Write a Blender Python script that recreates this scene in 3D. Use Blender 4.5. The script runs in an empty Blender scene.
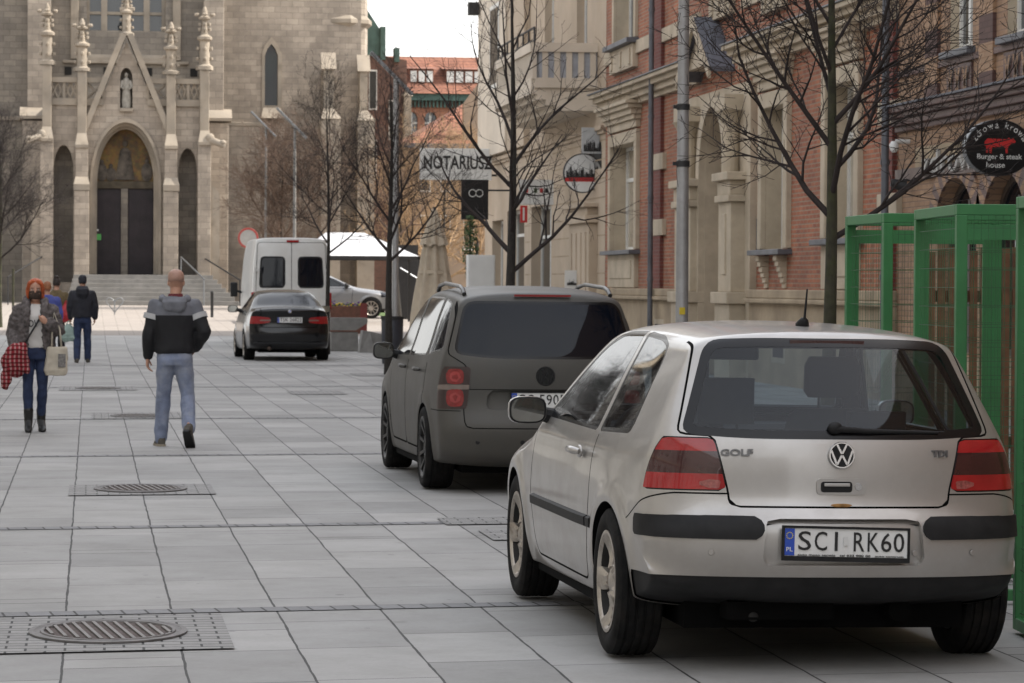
import bpy, bmesh, math, random
import numpy as np
from mathutils import Vector, Matrix, noise
from mathutils.geometry import tessellate_polygon
PI = math.pi
SC = bpy.context.scene
COL = SC.collection
rad = math.radians

# ------------------------------------------------------------------ camera
F, CH = 3080.0, 1.6
YAW, PIT, ROL = rad(7.8), math.atan((341.5-285.2)/3080), rad(0.3)
FW = Vector((math.sin(YAW)*math.cos(PIT), math.cos(YAW)*math.cos(PIT), -math.sin(PIT)))
R0 = Vector((math.cos(YAW), -math.sin(YAW), 0)); U0 = R0.cross(FW)
CR = R0*math.cos(ROL)+U0*math.sin(ROL); CU = U0*math.cos(ROL)-R0*math.sin(ROL)
cam = bpy.data.cameras.new('camera'); cam.sensor_width = 36; cam.lens = 36*F/1024
cam.clip_start = 0.5; cam.clip_end = 3000
cam.dof.use_dof = True; cam.dof.focus_distance = 14.5; cam.dof.aperture_fstop = 13
co = bpy.data.objects.new('camera', cam); COL.objects.link(co)
mw = Matrix((CR, CU, -FW)).transposed().to_4x4(); mw.translation = (0, 0, CH)
co.matrix_world = mw; SC.camera = co

def at(x, y, ax, v):
    """a measured direction meets the plane axis=v"""
    r = FW*F+CR*(x-512)+CU*(341.5-y)
    k = (v-(CH if ax == 2 else 0))/r[ax]
    return Vector((0, 0, CH))+r*k
def SZ(x, y, t=11.2):
    p = at(x, y, 0, t); return p.y, p.z
def XZ(x, y, s):
    p = at(x, y, 1, s); return p.x, p.z
def gz(s):
    return 0.0 if s < 75 else 0.0182*(min(s, 121)-75)

# ------------------------------------------------------------------ mesh building
class MB:
    def __init__(s): s.v = []; s.f = []; s.m = []
    def add(s, vs, fs, m=0):
        o = len(s.v); s.v += [tuple(p) for p in vs]
        for f in fs: s.f.append(tuple(o+i for i in f)); s.m.append(m)
    def box(s, a, b, m=0):
        x0, y0, z0 = a; x1, y1, z1 = b
        if x0 > x1: x0, x1 = x1, x0
        if y0 > y1: y0, y1 = y1, y0
        if z0 > z1: z0, z1 = z1, z0
        s.add([(x0,y0,z0),(x1,y0,z0),(x1,y1,z0),(x0,y1,z0),(x0,y0,z1),(x1,y0,z1),(x1,y1,z1),(x0,y1,z1)],
              [(0,3,2,1),(4,5,6,7),(0,1,5,4),(1,2,6,5),(2,3,7,6),(3,0,4,7)], m)
        return s
    def obox(s, mat, sx, sy, sz, m=0):
        q = MB().box((-sx/2,-sy/2,-sz/2), (sx/2,sy/2,sz/2))
        s.add([mat @ Vector(p) for p in q.v], q.f, m); return s
    def loft(s, rings, cap=True, close=True, m=0):
        n = len(rings[0]); vs = [p for r in rings for p in r]; fs = []
        for i in range(len(rings)-1):
            for j in range(n if close else n-1):
                k = (j+1) % n
                fs.append((i*n+j, i*n+k, (i+1)*n+k, (i+1)*n+j))
        if cap:
            fs.append(tuple(reversed(range(n)))); fs.append(tuple((len(rings)-1)*n+j for j in range(n)))
        s.add(vs, fs, m); return s
    def tube(s, pts, r, n=8, cap=True, m=0):
        pts = [Vector(p) for p in pts]
        rs = r if isinstance(r, (list, tuple)) else [r]*len(pts)
        rings = []; ref = None
        for i, p in enumerate(pts):
            d = (pts[min(i+1, len(pts)-1)]-pts[max(i-1, 0)])
            d = d.normalized() if d.length > 1e-9 else Vector((0,0,1))
            if ref is None:
                ref = d.orthogonal().normalized()
            ref = (ref-d*ref.dot(d)); ref = ref.normalized() if ref.length > 1e-6 else d.orthogonal().normalized()
            b = d.cross(ref)
            rings.append([p+(ref*math.cos(2*PI*k/n)+b*math.sin(2*PI*k/n))*rs[i] for k in range(n)])
        return s.loft(rings, cap, True, m)
    def limb(s, pts, rs, n=12):
        s.tube(pts, rs, n)
        for p, r in ((pts[0], rs[0]), (pts[-1], rs[-1])): s.ball(p, r, r, r, 10, 6)
        return s
    def ball(s, c, rx, ry, rz, n=14, k=9, m=0, rot=None):
        rings = []
        for i in range(1, k):
            a = PI*i/k
            rings.append([(rx*math.sin(a)*math.cos(2*PI*j/n), ry*math.sin(a)*math.sin(2*PI*j/n), -rz*math.cos(a)) for j in range(n)])
        q = MB().loft(rings, True)
        c = Vector(c)
        s.add([c+(rot @ Vector(p) if rot else Vector(p)) for p in q.v], q.f, m); return s
    def lathe(s, prof, n=24, mat=None, m=0, cap=False):
        rings = [[Vector((r*math.cos(2*PI*j/n), r*math.sin(2*PI*j/n), z)) for j in range(n)] for r, z in prof]
        q = MB().loft(rings, cap)
        s.add([(mat @ p if mat else p) for p in [Vector(p) for p in q.v]], q.f, m); return s
    def prism(s, poly, fn, d0, d1, holes=(), m=0, back=True):
        """polygon (u,v) with holes, swept from depth d0 (front) to d1; fn(u,v,d) -> point"""
        loops = [list(poly)]+[list(h) for h in holes]
        flat = [p for l in loops for p in l]
        tris = tessellate_polygon([[Vector((p[0], p[1], 0)) for p in l] for l in loops])
        s.add([fn(u, v, d0) for u, v in flat], tris, m)
        if back: s.add([fn(u, v, d1) for u, v in flat], [tuple(reversed(t)) for t in tris], m)
        for l in loops:
            n = len(l)
            s.add([fn(u, v, d0) for u, v in l]+[fn(u, v, d1) for u, v in l],
                  [(i, (i+1) % n, n+(i+1) % n, n+i) for i in range(n)], m)
        return s
    def xf(s, mat):
        s.v = [tuple(mat @ Vector(p)) for p in s.v]; return s

def rotm(loc, rz=0, rx=0, ry=0):
    return Matrix.Translation(loc) @ Matrix.Rotation(rz, 4, 'Z') @ Matrix.Rotation(rx, 4, 'X') @ Matrix.Rotation(ry, 4, 'Y')

def tag(o, label=None, cat=None, group=None, kind=None):
    if label: o['label'] = label
    if cat: o['category'] = cat
    if group: o['group'] = group
    if kind: o['kind'] = kind
    return o
def root_of(o):
    while o.parent: o = o.parent
    return o
def mesh_obj(name, V, Fc, mats, parent=None, smooth=False, mi=None, fix=True):
    me = bpy.data.meshes.new(name)
    me.from_pydata([tuple(p) for p in V], [], [tuple(f) for f in Fc])
    if not isinstance(mats, (list, tuple)): mats = [mats]
    for m in mats: me.materials.append(m)
    if mi is not None: me.polygons.foreach_set('material_index', mi)
    if fix:
        bm = bmesh.new(); bm.from_mesh(me)
        bmesh.ops.recalc_face_normals(bm, faces=bm.faces); bm.to_mesh(me); bm.free()
    if smooth:
        me.polygons.foreach_set('use_smooth', [True]*len(me.polygons))
        if smooth is not True: me.set_sharp_from_angle(angle=rad(smooth))
    me.update()
    o = bpy.data.objects.new(name, me); COL.objects.link(o)
    if parent: o.parent = parent
    return o
def part(name, mb, mats, parent=None, smooth=False, bevel=0, local=False, fix=True):
    """one mesh object; coordinates are world ones unless local, then stored relative to the thing's base"""
    V = mb.v
    if parent and not local:
        L = root_of(parent).location; V = [(p[0]-L[0], p[1]-L[1], p[2]-L[2]) for p in V]
    o = mesh_obj(name, V, mb.f, mats, parent, smooth, mb.m, fix)
    if bevel:
        b = o.modifiers.new('bevel', 'BEVEL'); b.width = bevel; b.segments = 2; b.limit_method = 'ANGLE'
    return o
def solo(name, mb, mats, label, cat, base, group=None, smooth=False, bevel=0, kind=None):
    L = Vector(base)
    o = mesh_obj(name, [(p[0]-L[0], p[1]-L[1], p[2]-L[2]) for p in mb.v], mb.f, mats, None, smooth, mb.m)
    o.location = L
    if bevel:
        b = o.modifiers.new('bevel', 'BEVEL'); b.width = bevel; b.segments = 2; b.limit_method = 'ANGLE'
    return tag(o, label, cat, group, kind)
def thing(name, label, cat, loc=(0,0,0), group=None, rz=0, rx=0, ry=0):
    o = bpy.data.objects.new(name, None); COL.objects.link(o); o.empty_display_size = .2
    o.location = loc; o.rotation_euler = (rx, ry, rz)
    return tag(o, label, cat, group)
def structure(name, mb, mats, smooth=False):
    o = mesh_obj(name, mb.v, mb.f, mats, None, smooth, mb.m); o['kind'] = 'structure'; return o
def kids(o): return [c for c in bpy.data.objects if c.parent == o]
def dup(o, parent=None):
    c = o.copy(); COL.objects.link(c)
    if parent: c.parent = parent
    for ch in kids(o): dup(ch, c)
    return c
def text_mesh(txt, size, extrude=0.002, bold=0.0, sx=1.0, align='CENTER', shear=0.0):
    cu = bpy.data.curves.new('txt', 'FONT'); cu.body = txt; cu.size = size; cu.extrude = extrude
    cu.offset = bold; cu.align_x = align; cu.align_y = 'CENTER'; cu.resolution_u = 3; cu.shear = shear
    o = bpy.data.objects.new('txt', cu); COL.objects.link(o)
    dg = bpy.context.evaluated_depsgraph_get()
    me = o.evaluated_get(dg).to_mesh()
    mb = MB(); mb.add([(v.co.x*sx, v.co.y, v.co.z) for v in me.vertices], [tuple(p.vertices) for p in me.polygons])
    o.evaluated_get(dg).to_mesh_clear(); bpy.data.objects.remove(o); bpy.data.curves.remove(cu)
    return mb
def lettering(txt, size, mat4, mat, parent, name='lettering', **k):
    """mat4 maps text plane (x right, y up, z to the reader) into world (or local) space"""
    loc = k.pop('local', False)
    mb = text_mesh(txt, size, **k).xf(mat4)
    return part(name, mb, mat, parent, local=loc, fix=False)
FRONT = Matrix.Rotation(PI/2, 4, 'X')           # text facing -Y (towards the camera)

# ------------------------------------------------------------------ cutting smooth skins along implicit lines
def cut(V, Fc, f):
    fl = f.tolist(); VV = [tuple(p) for p in V]; cache = {}
    out, inn = [], []
    def mid(a, b):
        k = (a, b) if a < b else (b, a)
        if k not in cache:
            t = fl[k[0]]/(fl[k[0]]-fl[k[1]]); p, q = VV[k[0]], VV[k[1]]
            VV.append((p[0]+(q[0]-p[0])*t, p[1]+(q[1]-p[1])*t, p[2]+(q[2]-p[2])*t)); cache[k] = len(VV)-1
        return cache[k]
    for fc in Fc:
        sg = [fl[i] > 0 for i in fc]
        if all(sg): out.append(fc)
        elif not any(sg): inn.append(fc)
        else:
            po, pi = [], []; n = len(fc)
            for i in range(n):
                a, b = fc[i], fc[(i+1) % n]
                (po if sg[i] else pi).append(a)
                if sg[i] != sg[(i+1) % n]:
                    m = mid(a, b); po.append(m); pi.append(m)
            if len(po) > 2: out.append(tuple(po))
            if len(pi) > 2: inn.append(tuple(pi))
    VV = np.array(VV)
    def comp(fs):
        used = sorted({i for f_ in fs for i in f_}); ix = {u: i for i, u in enumerate(used)}
        return (VV[used] if used else np.zeros((0, 3))), [tuple(ix[i] for i in f_) for f_ in fs]
    return comp(out), comp(inn)
def vnorm(V, Fc):
    N = np.zeros_like(V)
    for f in Fc:
        n = np.zeros(3); p0 = V[f[0]]
        for i in range(1, len(f)-1): n += np.cross(V[f[i]]-p0, V[f[i+1]]-p0)
        for i in f: N[i] += n
    l = np.linalg.norm(N, axis=1); l[l == 0] = 1
    return N/l[:, None]
def bedges(Fc):
    d = {}
    for f in Fc:
        for i in range(len(f)):
            a, b = f[i], f[(i+1) % len(f)]; k = (min(a, b), max(a, b)); d[k] = d.get(k, []) + [(a, b)]
    return [v[0] for v in d.values() if len(v) == 1]
def skin(name, VF, mat, parent, off=0.0, skirt=0.0):
    V, Fc = VF
    if not len(V): return None
    N = vnorm(V, Fc); V2 = V+N*off; Fc = list(Fc)
    o_ = len(V2)
    if skirt:
        e = bedges(Fc); W = V2-N*skirt; bv = sorted({i for a in e for i in a}); ix = {b: o_+k for k, b in enumerate(bv)}
        V2 = np.vstack([V2, W[bv]]); Fs = [(b, a, ix[a], ix[b]) for a, b in e]
    else: Fs = []
    o = mesh_obj(name, V2, Fc+Fs, mat, parent, 40 if skirt else True, fix=False)
    return o
def sdpoly(U, Vv, poly):
    P = np.array(poly, float); n = len(P)
    d = np.full(U.shape, 1e9); ins = np.zeros(U.shape, bool)
    for i in range(n):
        a = P[i]; b = P[(i+1) % n]; e = b-a; L = e.dot(e)
        if L < 1e-12: continue
        wu, wv = U-a[0], Vv-a[1]
        t = np.clip((wu*e[0]+wv*e[1])/L, 0, 1)
        d = np.minimum(d, (wu-e[0]*t)**2+(wv-e[1]*t)**2)
        c = ((a[1] <= Vv) & (b[1] > Vv)) | ((b[1] <= Vv) & (a[1] > Vv))
        with np.errstate(divide='ignore', invalid='ignore'):
            xi = a[0]+(Vv-a[1])*(e[0]/e[1] if e[1] else 0)
        ins ^= c & (U < xi)
    return np.where(ins, -1, 1)*np.sqrt(d)
def rnd(poly, r, k=5):
    out = []; n = len(poly)
    for i in range(n):
        p = Vector(poly[i][:2]); a = Vector(poly[i-1][:2]); b = Vector(poly[(i+1) % n][:2])
        rr = poly[i][2] if len(poly[i]) > 2 else r
        da, db = (a-p), (b-p); q = min(rr, da.length*.49, db.length*.49)
        A = p+da.normalized()*q; B = p+db.normalized()*q
        for j in range(k+1):
            t = j/k; out.append(tuple(A*(1-t)**2+p*2*t*(1-t)+B*t*t))
    return out
def smooth_fn(pts, sig=0.06):
    xs = [p[0] for p in pts]; ys = [p[1] for p in pts]
    g = np.linspace(xs[0]-.5, xs[-1]+.5, 1200); dx = g[1]-g[0]
    y = np.interp(g, xs, ys); k = int(sig*3/dx)+1
    ker = np.exp(-.5*(np.arange(-k, k+1)*dx/sig)**2); ker /= ker.sum()
    y = np.convolve(np.pad(y, k, mode='edge'), ker, 'valid')
    return lambda x: np.interp(x, g, y)
def catmull(P, n=12, closed=True):
    out = []; N = len(P)
    for i in range(N if closed else N-1):
        p = [np.array(P[(i+k-1) % N] if closed else P[min(max(i+k-1, 0), N-1)], float) for k in range(4)]
        for j in range(n):
            t = j/n
            out.append(.5*((2*p[1])+(-p[0]+p[2])*t+(2*p[0]-5*p[1]+4*p[2]-p[3])*t*t+(-p[0]+3*p[1]-3*p[2]+p[3])*t**3))
    if not closed: out.append(np.array(P[-1], float))
    return np.array(out)
def car_skin(prof, plan, sec, N=300, p=2.3, ne=16, ns=20, zc=.62, ya=0, yb=2, flare=None):
    C = catmull(prof); seg = np.linalg.norm(np.diff(np.vstack([C, C[:1]])[:, :2], axis=0), axis=1)
    cum = np.concatenate([[0], np.cumsum(seg)]); CC = np.vstack([C, C[:1]])
    u = np.linspace(0, cum[-1], N, endpoint=False)
    P = np.stack([np.interp(u, cum, CC[:, k]) for k in range(3)], 1)
    for _ in range(2): P = .5*P+.25*(np.roll(P, 1, 0)+np.roll(P, -1, 0))
    T = np.roll(P[:, :2], -1, 0)-np.roll(P[:, :2], 1, 0); T /= np.linalg.norm(T, axis=1)[:, None]
    nn = np.stack([T[:, 1], -T[:, 0]], 1)
    ctr = P[:, :2].mean(0)
    if (nn*(ctr-P[:, :2])).sum() < 0: nn = -nn
    for _ in range(8): nn = .5*nn+.25*(np.roll(nn, 1, 0)+np.roll(nn, -1, 0))
    nn /= np.linalg.norm(nn, axis=1)[:, None]
    I = P[:, :2]+nn*P[:, 2:3]
    for _ in range(12): I = .5*I+.25*(np.roll(I, 1, 0)+np.roll(I, -1, 0))
    pf, sf = smooth_fn(plan, .12), smooth_fn(sec, .035)
    def W(q):
        w = pf(q[:, 0])*sf(q[:, 1])
        if flare:
            for (fy, fz, fr, fa) in flare:
                d = np.hypot(q[:, 0]-fy, q[:, 1]-fz); w = w+fa*np.exp(-((d-fr)/.05)**2)
        return w
    cols = []
    for i in range(ne+1):
        th = i/ne*PI/2; X = math.sin(th)**(2/p); D = 1-max(math.cos(th), 0)**(2/p)
        q = P[:, :2]+(I-P[:, :2])*D; cols.append(np.column_stack([X*W(q), q]))
    tg = np.column_stack([np.clip(I[:, 0], ya, yb), np.full(N, zc)])
    for j in range(1, ns+1):
        q = I+(tg-I)*(j/ns); cols.append(np.column_stack([W(q), q]))
    V = [cols[0]]; K = len(cols)
    for sgn in (1, -1):
        for c in cols[1:]: V.append(c*np.array([sgn, 1, 1]))
    V = np.vstack(V); Fc = []
    def idx(sgn, c, i): return (i % N) if c == 0 else (N*(c if sgn > 0 else K-1+c)+i % N)
    for sgn in (1, -1):
        for c in range(K-1):
            for i in range(N):
                q = (idx(sgn, c, i), idx(sgn, c, i+1), idx(sgn, c+1, i+1), idx(sgn, c+1, i))
                Fc.append(q if sgn > 0 else q[::-1])
    # outward orientation test on a roof-centre face
    i = int(np.argmax(P[:, 1])); f = Fc[i]
    n = np.cross(V[f[1]]-V[f[0]], V[f[2]]-V[f[0]])
    if n[2] < 0: Fc = [f[::-1] for f in Fc]
    return V, Fc
def blob(shapes, voxel=.01, it=4, fac=.5, wob=0.0, wsc=6.0, seed=0, stretch=(1,1,1)):
    """closed overlapping solids fused to one continuous skin"""
    me = bpy.data.meshes.new('b'); me.from_pydata(shapes.v, [], shapes.f)
    bm = bmesh.new(); bm.from_mesh(me); bmesh.ops.recalc_face_normals(bm, faces=bm.faces); bm.to_mesh(me); bm.free()
    o = bpy.data.objects.new('b', me); COL.objects.link(o)
    r = o.modifiers.new('r', 'REMESH'); r.mode = 'VOXEL'; r.voxel_size = voxel
    s = o.modifiers.new('s', 'SMOOTH'); s.factor = fac; s.iterations = it
    dg = bpy.context.evaluated_depsgraph_get(); e = o.evaluated_get(dg).to_mesh()
    mb = MB(); vs = []
    for v in e.vertices:
        p = v.co.copy()
        if wob:
            q = Vector((p.x*stretch[0], p.y*stretch[1], p.z*stretch[2]))*wsc+Vector((seed, seed*.7, 0))
            p += v.normal*(wob*(noise.noise(q)+.5*noise.noise(q*2.1)))
        vs.append(p)
    mb.add(vs, [tuple(q.vertices) for q in e.polygons])
    o.evaluated_get(dg).to_mesh_clear(); bpy.data.objects.remove(o); bpy.data.meshes.remove(me)
    return mb
# ------------------------------------------------------------------ materials
def nodes(name):
    m = bpy.data.materials.new(name); m.use_nodes = True; nt = m.node_tree
    return m, nt, nt.nodes['Principled BSDF']
def N(nt, t, **k):
    n = nt.nodes.new(t)
    for a, b in k.items(): setattr(n, a, b)
    return n
def L(nt, a, b): nt.links.new(a, b)
def c4(c): return (c[0], c[1], c[2], 1)
def ramp(nt, stops, interp='LINEAR'):
    r = N(nt, 'ShaderNodeValToRGB'); e = r.color_ramp; e.interpolation = interp
    while len(e.elements) < len(stops): e.elements.new(.5)
    for el, (p, c) in zip(e.elements, stops): el.position = p; el.color = c4(c)
    return r
def objco(nt): return N(nt, 'ShaderNodeTexCoord').outputs['Object']
def mixc(nt, fac, a, b, mode='MIX'):
    n = N(nt, 'ShaderNodeMix', data_type='RGBA', blend_type=mode)
    for s, v in ((0, fac), (6, a), (7, b)):
        if hasattr(v, 'is_output') or isinstance(v, bpy.types.NodeSocket): L(nt, v, n.inputs[s])
        else: n.inputs[s].default_value = c4(v) if isinstance(v, (tuple, list)) else v
    return n.outputs[2]
def noisen(nt, sc, det=4, rough=.55, vec=None):
    n = N(nt, 'ShaderNodeTexNoise'); n.inputs['Scale'].default_value = sc
    n.inputs['Detail'].default_value = det; n.inputs['Roughness'].default_value = rough
    L(nt, vec or objco(nt), n.inputs['Vector']); return n
def bump(nt, bs, h, st=.3, dist=.01, inv=False):
    b = N(nt, 'ShaderNodeBump'); b.inputs['Strength'].default_value = st; b.inputs['Distance'].default_value = dist
    b.invert = inv; L(nt, h, b.inputs['Height']); L(nt, b.outputs[0], bs.inputs['Normal']); return b
def mat(name, col, rough=.6, metal=0, var=.15, sc=6, bmp=0, coat=0, dirt=None, spec=None):
    m, nt, b = nodes(name)
    n = noisen(nt, sc)
    r = ramp(nt, [(.3, [x*(1-var) for x in col]), (.7, [min(1, x*(1+var)) for x in col])]); L(nt, n.outputs['Fac'], r.inputs[0])
    o = r.outputs[0]
    if dirt:
        n2 = noisen(nt, dirt[0], 6, .7); r2 = ramp(nt, [(.45, (0,0,0)), (.7, (1,1,1))]); L(nt, n2.outputs['Fac'], r2.inputs[0])
        mu = N(nt, 'ShaderNodeMath', operation='MULTIPLY'); L(nt, r2.outputs[0], mu.inputs[0]); mu.inputs[1].default_value = dirt[2]
        o = mixc(nt, mu.outputs[0], o, dirt[1])
    L(nt, o, b.inputs['Base Color'])
    b.inputs['Roughness'].default_value = rough; b.inputs['Metallic'].default_value = metal
    if coat: b.inputs['Coat Weight'].default_value = coat; b.inputs['Coat Roughness'].default_value = .04
    if spec is not None: b.inputs['Specular IOR Level'].default_value = spec
    if bmp:
        nb = noisen(nt, sc*8, 5, .7); bump(nt, b, nb.outputs['Fac'], bmp, .01)
    return m
def wallvec(nt, ax):
    s = N(nt, 'ShaderNodeSeparateXYZ'); L(nt, objco(nt), s.inputs[0]); c = N(nt, 'ShaderNodeCombineXYZ')
    if ax == 'a':      # x+y runs along either wall direction
        a = N(nt, 'ShaderNodeMath', operation='ADD'); L(nt, s.outputs[0], a.inputs[0]); L(nt, s.outputs[1], a.inputs[1]); L(nt, a.outputs[0], c.inputs[0])
    else: L(nt, s.outputs['xyz'.index(ax)], c.inputs[0])
    L(nt, s.outputs[2], c.inputs[1]); return c.outputs[0]
def brick(name, c1, c2, mortar, w, h, ms=.012, ax='a', rough=.85, var=.25, bst=.5, dirt=None, bias=0, sc=1.3):
    m, nt, b = nodes(name); v = wallvec(nt, ax)
    t = N(nt, 'ShaderNodeTexBrick'); L(nt, v, t.inputs['Vector'])
    t.inputs['Color1'].default_value = c4(c1); t.inputs['Color2'].default_value = c4(c2); t.inputs['Mortar'].default_value = c4(mortar)
    t.inputs['Scale'].default_value = 1; t.inputs['Mortar Size'].default_value = ms; t.inputs['Mortar Smooth'].default_value = .3
    t.inputs['Brick Width'].default_value = w; t.inputs['Row Height'].default_value = h; t.inputs['Bias'].default_value = bias
    n = noisen(nt, sc, 7, .7); r = ramp(nt, [(.25, (1-var,)*3), (.75, (1+var*.6,)*3)]); L(nt, n.outputs['Fac'], r.inputs[0])
    o = mixc(nt, 1.0, t.outputs['Color'], r.outputs[0], 'MULTIPLY')
    if dirt:
        n2 = noisen(nt, dirt[0], 6, .7); r2 = ramp(nt, [(.45, (0,0,0)), (.72, (dirt[2],)*3)]); L(nt, n2.outputs['Fac'], r2.inputs[0])
        o = mixc(nt, r2.outputs[0], o, dirt[1])
    L(nt, o, b.inputs['Base Color']); b.inputs['Roughness'].default_value = rough
    n3 = noisen(nt, 40, 4, .7); ad = N(nt, 'ShaderNodeMath', operation='MULTIPLY_ADD'); L(nt, t.outputs['Fac'], ad.inputs[0]); ad.inputs[1].default_value = -1
    L(nt, n3.outputs['Fac'], ad.inputs[2]); bump(nt, b, ad.outputs[0], bst, .012)
    return m
def glass(name, tint=(.75,.8,.8), refl=1.0, alpha=.75, dark=(.01,.012,.014), base=.07):
    """thin pane: tinted see-through share plus a mirror share that grows to grazing"""
    m, nt, b = nodes(name); nt.nodes.remove(b); out = nt.nodes['Material Output']
    tr = N(nt, 'ShaderNodeBsdfTransparent'); tr.inputs[0].default_value = c4(tint)
    di = N(nt, 'ShaderNodeBsdfDiffuse'); di.inputs[0].default_value = c4(dark)
    m1 = N(nt, 'ShaderNodeMixShader'); m1.inputs[0].default_value = alpha; L(nt, di.outputs[0], m1.inputs[1]); L(nt, tr.outputs[0], m1.inputs[2])
    gl = N(nt, 'ShaderNodeBsdfGlossy'); gl.inputs['Roughness'].default_value = .03; gl.inputs[0].default_value = (refl, refl, refl, 1)
    lw = N(nt, 'ShaderNodeLayerWeight'); lw.inputs[0].default_value = .5; pw = N(nt, 'ShaderNodeMath', operation='POWER'); L(nt, lw.outputs['Facing'], pw.inputs[0]); pw.inputs[1].default_value = 4.2
    fr = N(nt, 'ShaderNodeMath', operation='MULTIPLY_ADD'); L(nt, pw.outputs[0], fr.inputs[0]); fr.inputs[1].default_value = .93; fr.inputs[2].default_value = base
    m2 = N(nt, 'ShaderNodeMixShader'); L(nt, fr.outputs[0], m2.inputs[0]); L(nt, m1.outputs[0], m2.inputs[1]); L(nt, gl.outputs[0], m2.inputs[2])
    L(nt, m2.outputs[0], out.inputs[0]); return m
def zbands(name, stops, rough=.3, lo=0, hi=1, ax=2, coat=0, wob=0, spec=None):
    """colour bands by object height"""
    m, nt, b = nodes(name); s = N(nt, 'ShaderNodeSeparateXYZ'); L(nt, objco(nt), s.inputs[0])
    mr = N(nt, 'ShaderNodeMapRange'); L(nt, s.outputs[ax], mr.inputs[0]); mr.inputs[1].default_value = lo; mr.inputs[2].default_value = hi
    r = ramp(nt, [((p-lo)/(hi-lo), c) for p, c in stops], 'CONSTANT'); L(nt, mr.outputs[0], r.inputs[0])
    n = noisen(nt, 9, 5); r2 = ramp(nt, [(.3, (.8,)*3), (.7, (1.15,)*3)]); L(nt, n.outputs['Fac'], r2.inputs[0])
    L(nt, mixc(nt, 1.0, r.outputs[0], r2.outputs[0], 'MULTIPLY'), b.inputs['Base Color'])
    b.inputs['Roughness'].default_value = rough
    if coat: b.inputs['Coat Weight'].default_value = coat
    if spec is not None: b.inputs['Specular IOR Level'].default_value = spec
    return m

M = {}
# cars
def carpaint(name, col, metal, rough, coat, dirt, damt):
    m, nt, b = nodes(name)
    n = noisen(nt, 3, 6, .65); s = N(nt, 'ShaderNodeSeparateXYZ'); L(nt, objco(nt), s.inputs[0])
    mr = N(nt, 'ShaderNodeMapRange'); L(nt, s.outputs[2], mr.inputs[0]); mr.inputs[1].default_value = .75; mr.inputs[2].default_value = .2
    ad = N(nt, 'ShaderNodeMath', operation='MULTIPLY_ADD'); L(nt, mr.outputs[0], ad.inputs[0]); ad.inputs[1].default_value = .55
    r0 = ramp(nt, [(.35, (0,0,0)), (.75, (.6,.6,.6))]); L(nt, n.outputs['Fac'], r0.inputs[0]); L(nt, r0.outputs[0], ad.inputs[2])
    mu = N(nt, 'ShaderNodeMath', operation='MULTIPLY', use_clamp=True); L(nt, ad.outputs[0], mu.inputs[0]); mu.inputs[1].default_value = damt
    L(nt, mixc(nt, mu.outputs[0], col, dirt), b.inputs['Base Color'])
    r = N(nt, 'ShaderNodeMapRange'); L(nt, mu.outputs[0], r.inputs[0]); r.inputs[3].default_value = rough; r.inputs[4].default_value = .7
    L(nt, r.outputs[0], b.inputs['Roughness']); b.inputs['Metallic'].default_value = metal
    b.inputs['Coat Weight'].default_value = coat; b.inputs['Coat Roughness'].default_value = .07
    return m
M['silver'] = carpaint('silver_paint', (.49,.475,.455), .72, .34, .7, (.27,.23,.185), .55)
M['matte'] = carpaint('matte_anthracite', (.070,.068,.062), .25, .42, 0, (.12,.105,.085), .45)
M['black'] = carpaint('black_paint', (.003,.0035,.005), 0, .16, .15, (.03,.027,.025), .15)
M['vanwhite'] = carpaint('van_paint', (.66,.66,.64), 0, .35, .5, (.4,.36,.3), .5)
M['grey_paint'] = carpaint('grey_paint', (.20,.205,.215), .6, .35, .6, (.3,.28,.25), .3)
M['plastic'] = mat('black_plastic', (.013,.013,.0135), .6, var=.3, sc=12, spec=.3)
M['seal'] = mat('gloss_black', (.006,.006,.007), .22, spec=.4)
M['under'] = mat('underbody', (.004,.004,.004), .95, var=.3, spec=.1)
M['tyre'] = mat('tyre_rubber', (.0085,.0085,.0085), .85, var=.5, sc=20, dirt=(9, (.035,.03,.026), .5), spec=.2)
M['rim'] = mat('alloy', (.52,.48,.43), .42, .8, var=.12, dirt=(8, (.16,.12,.09), .7))
M['rim_dark'] = mat('dark_alloy', (.05,.05,.05), .4, .5, var=.2)
M['disc'] = mat('brake_disc', (.10,.075,.06), .6, .5, var=.3)
M['chrome'] = mat('chrome', (.62,.62,.62), .18, 1, var=.03)
M['grey_render'] = mat('grey_render', (.25,.25,.245), .9, var=.15, sc=.8)
M['glass'] = glass('clear_glass', (.60,.68,.72), .8, .90, (.012,.016,.024), .05)
M['tint'] = glass('tinted_glass', (.10,.11,.12), .7, .35, (.006,.007,.009))
M['glass_blk'] = glass('dark_glass', (.05,.05,.05), .72, .02, (.004,.006,.011), .035)
M['interior'] = mat('cabin_fabric', (.014,.016,.022), .9, var=.2, sc=30)
M['mirror'] = mat('mirror_glass', (.40,.42,.43), .04, 1, var=0)
M['rail'] = mat('roof_rail_metal', (.10,.10,.10), .3, .8, var=.1)
M['lamp_red'] = mat('red_lens', (.30,.008,.010), .18, var=.15, sc=30, coat=.6)
M['lamp_smoke'] = mat('smoked_lens', (.045,.012,.012), .2, coat=.6)
M['lamp_clear'] = mat('clear_lens', (.17,.13,.11), .2, coat=.6)
M['white'] = mat('white_plate', (.74,.74,.72), .4, var=.05)
M['eu'] = mat('plate_blue', (.02,.07,.42), .4, var=.05)
M['ink'] = mat('black_print', (.012,.012,.012), .5, var=.1)
M['rust'] = mat('rust', (.32,.17,.06), .9, var=.4, sc=30)
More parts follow.
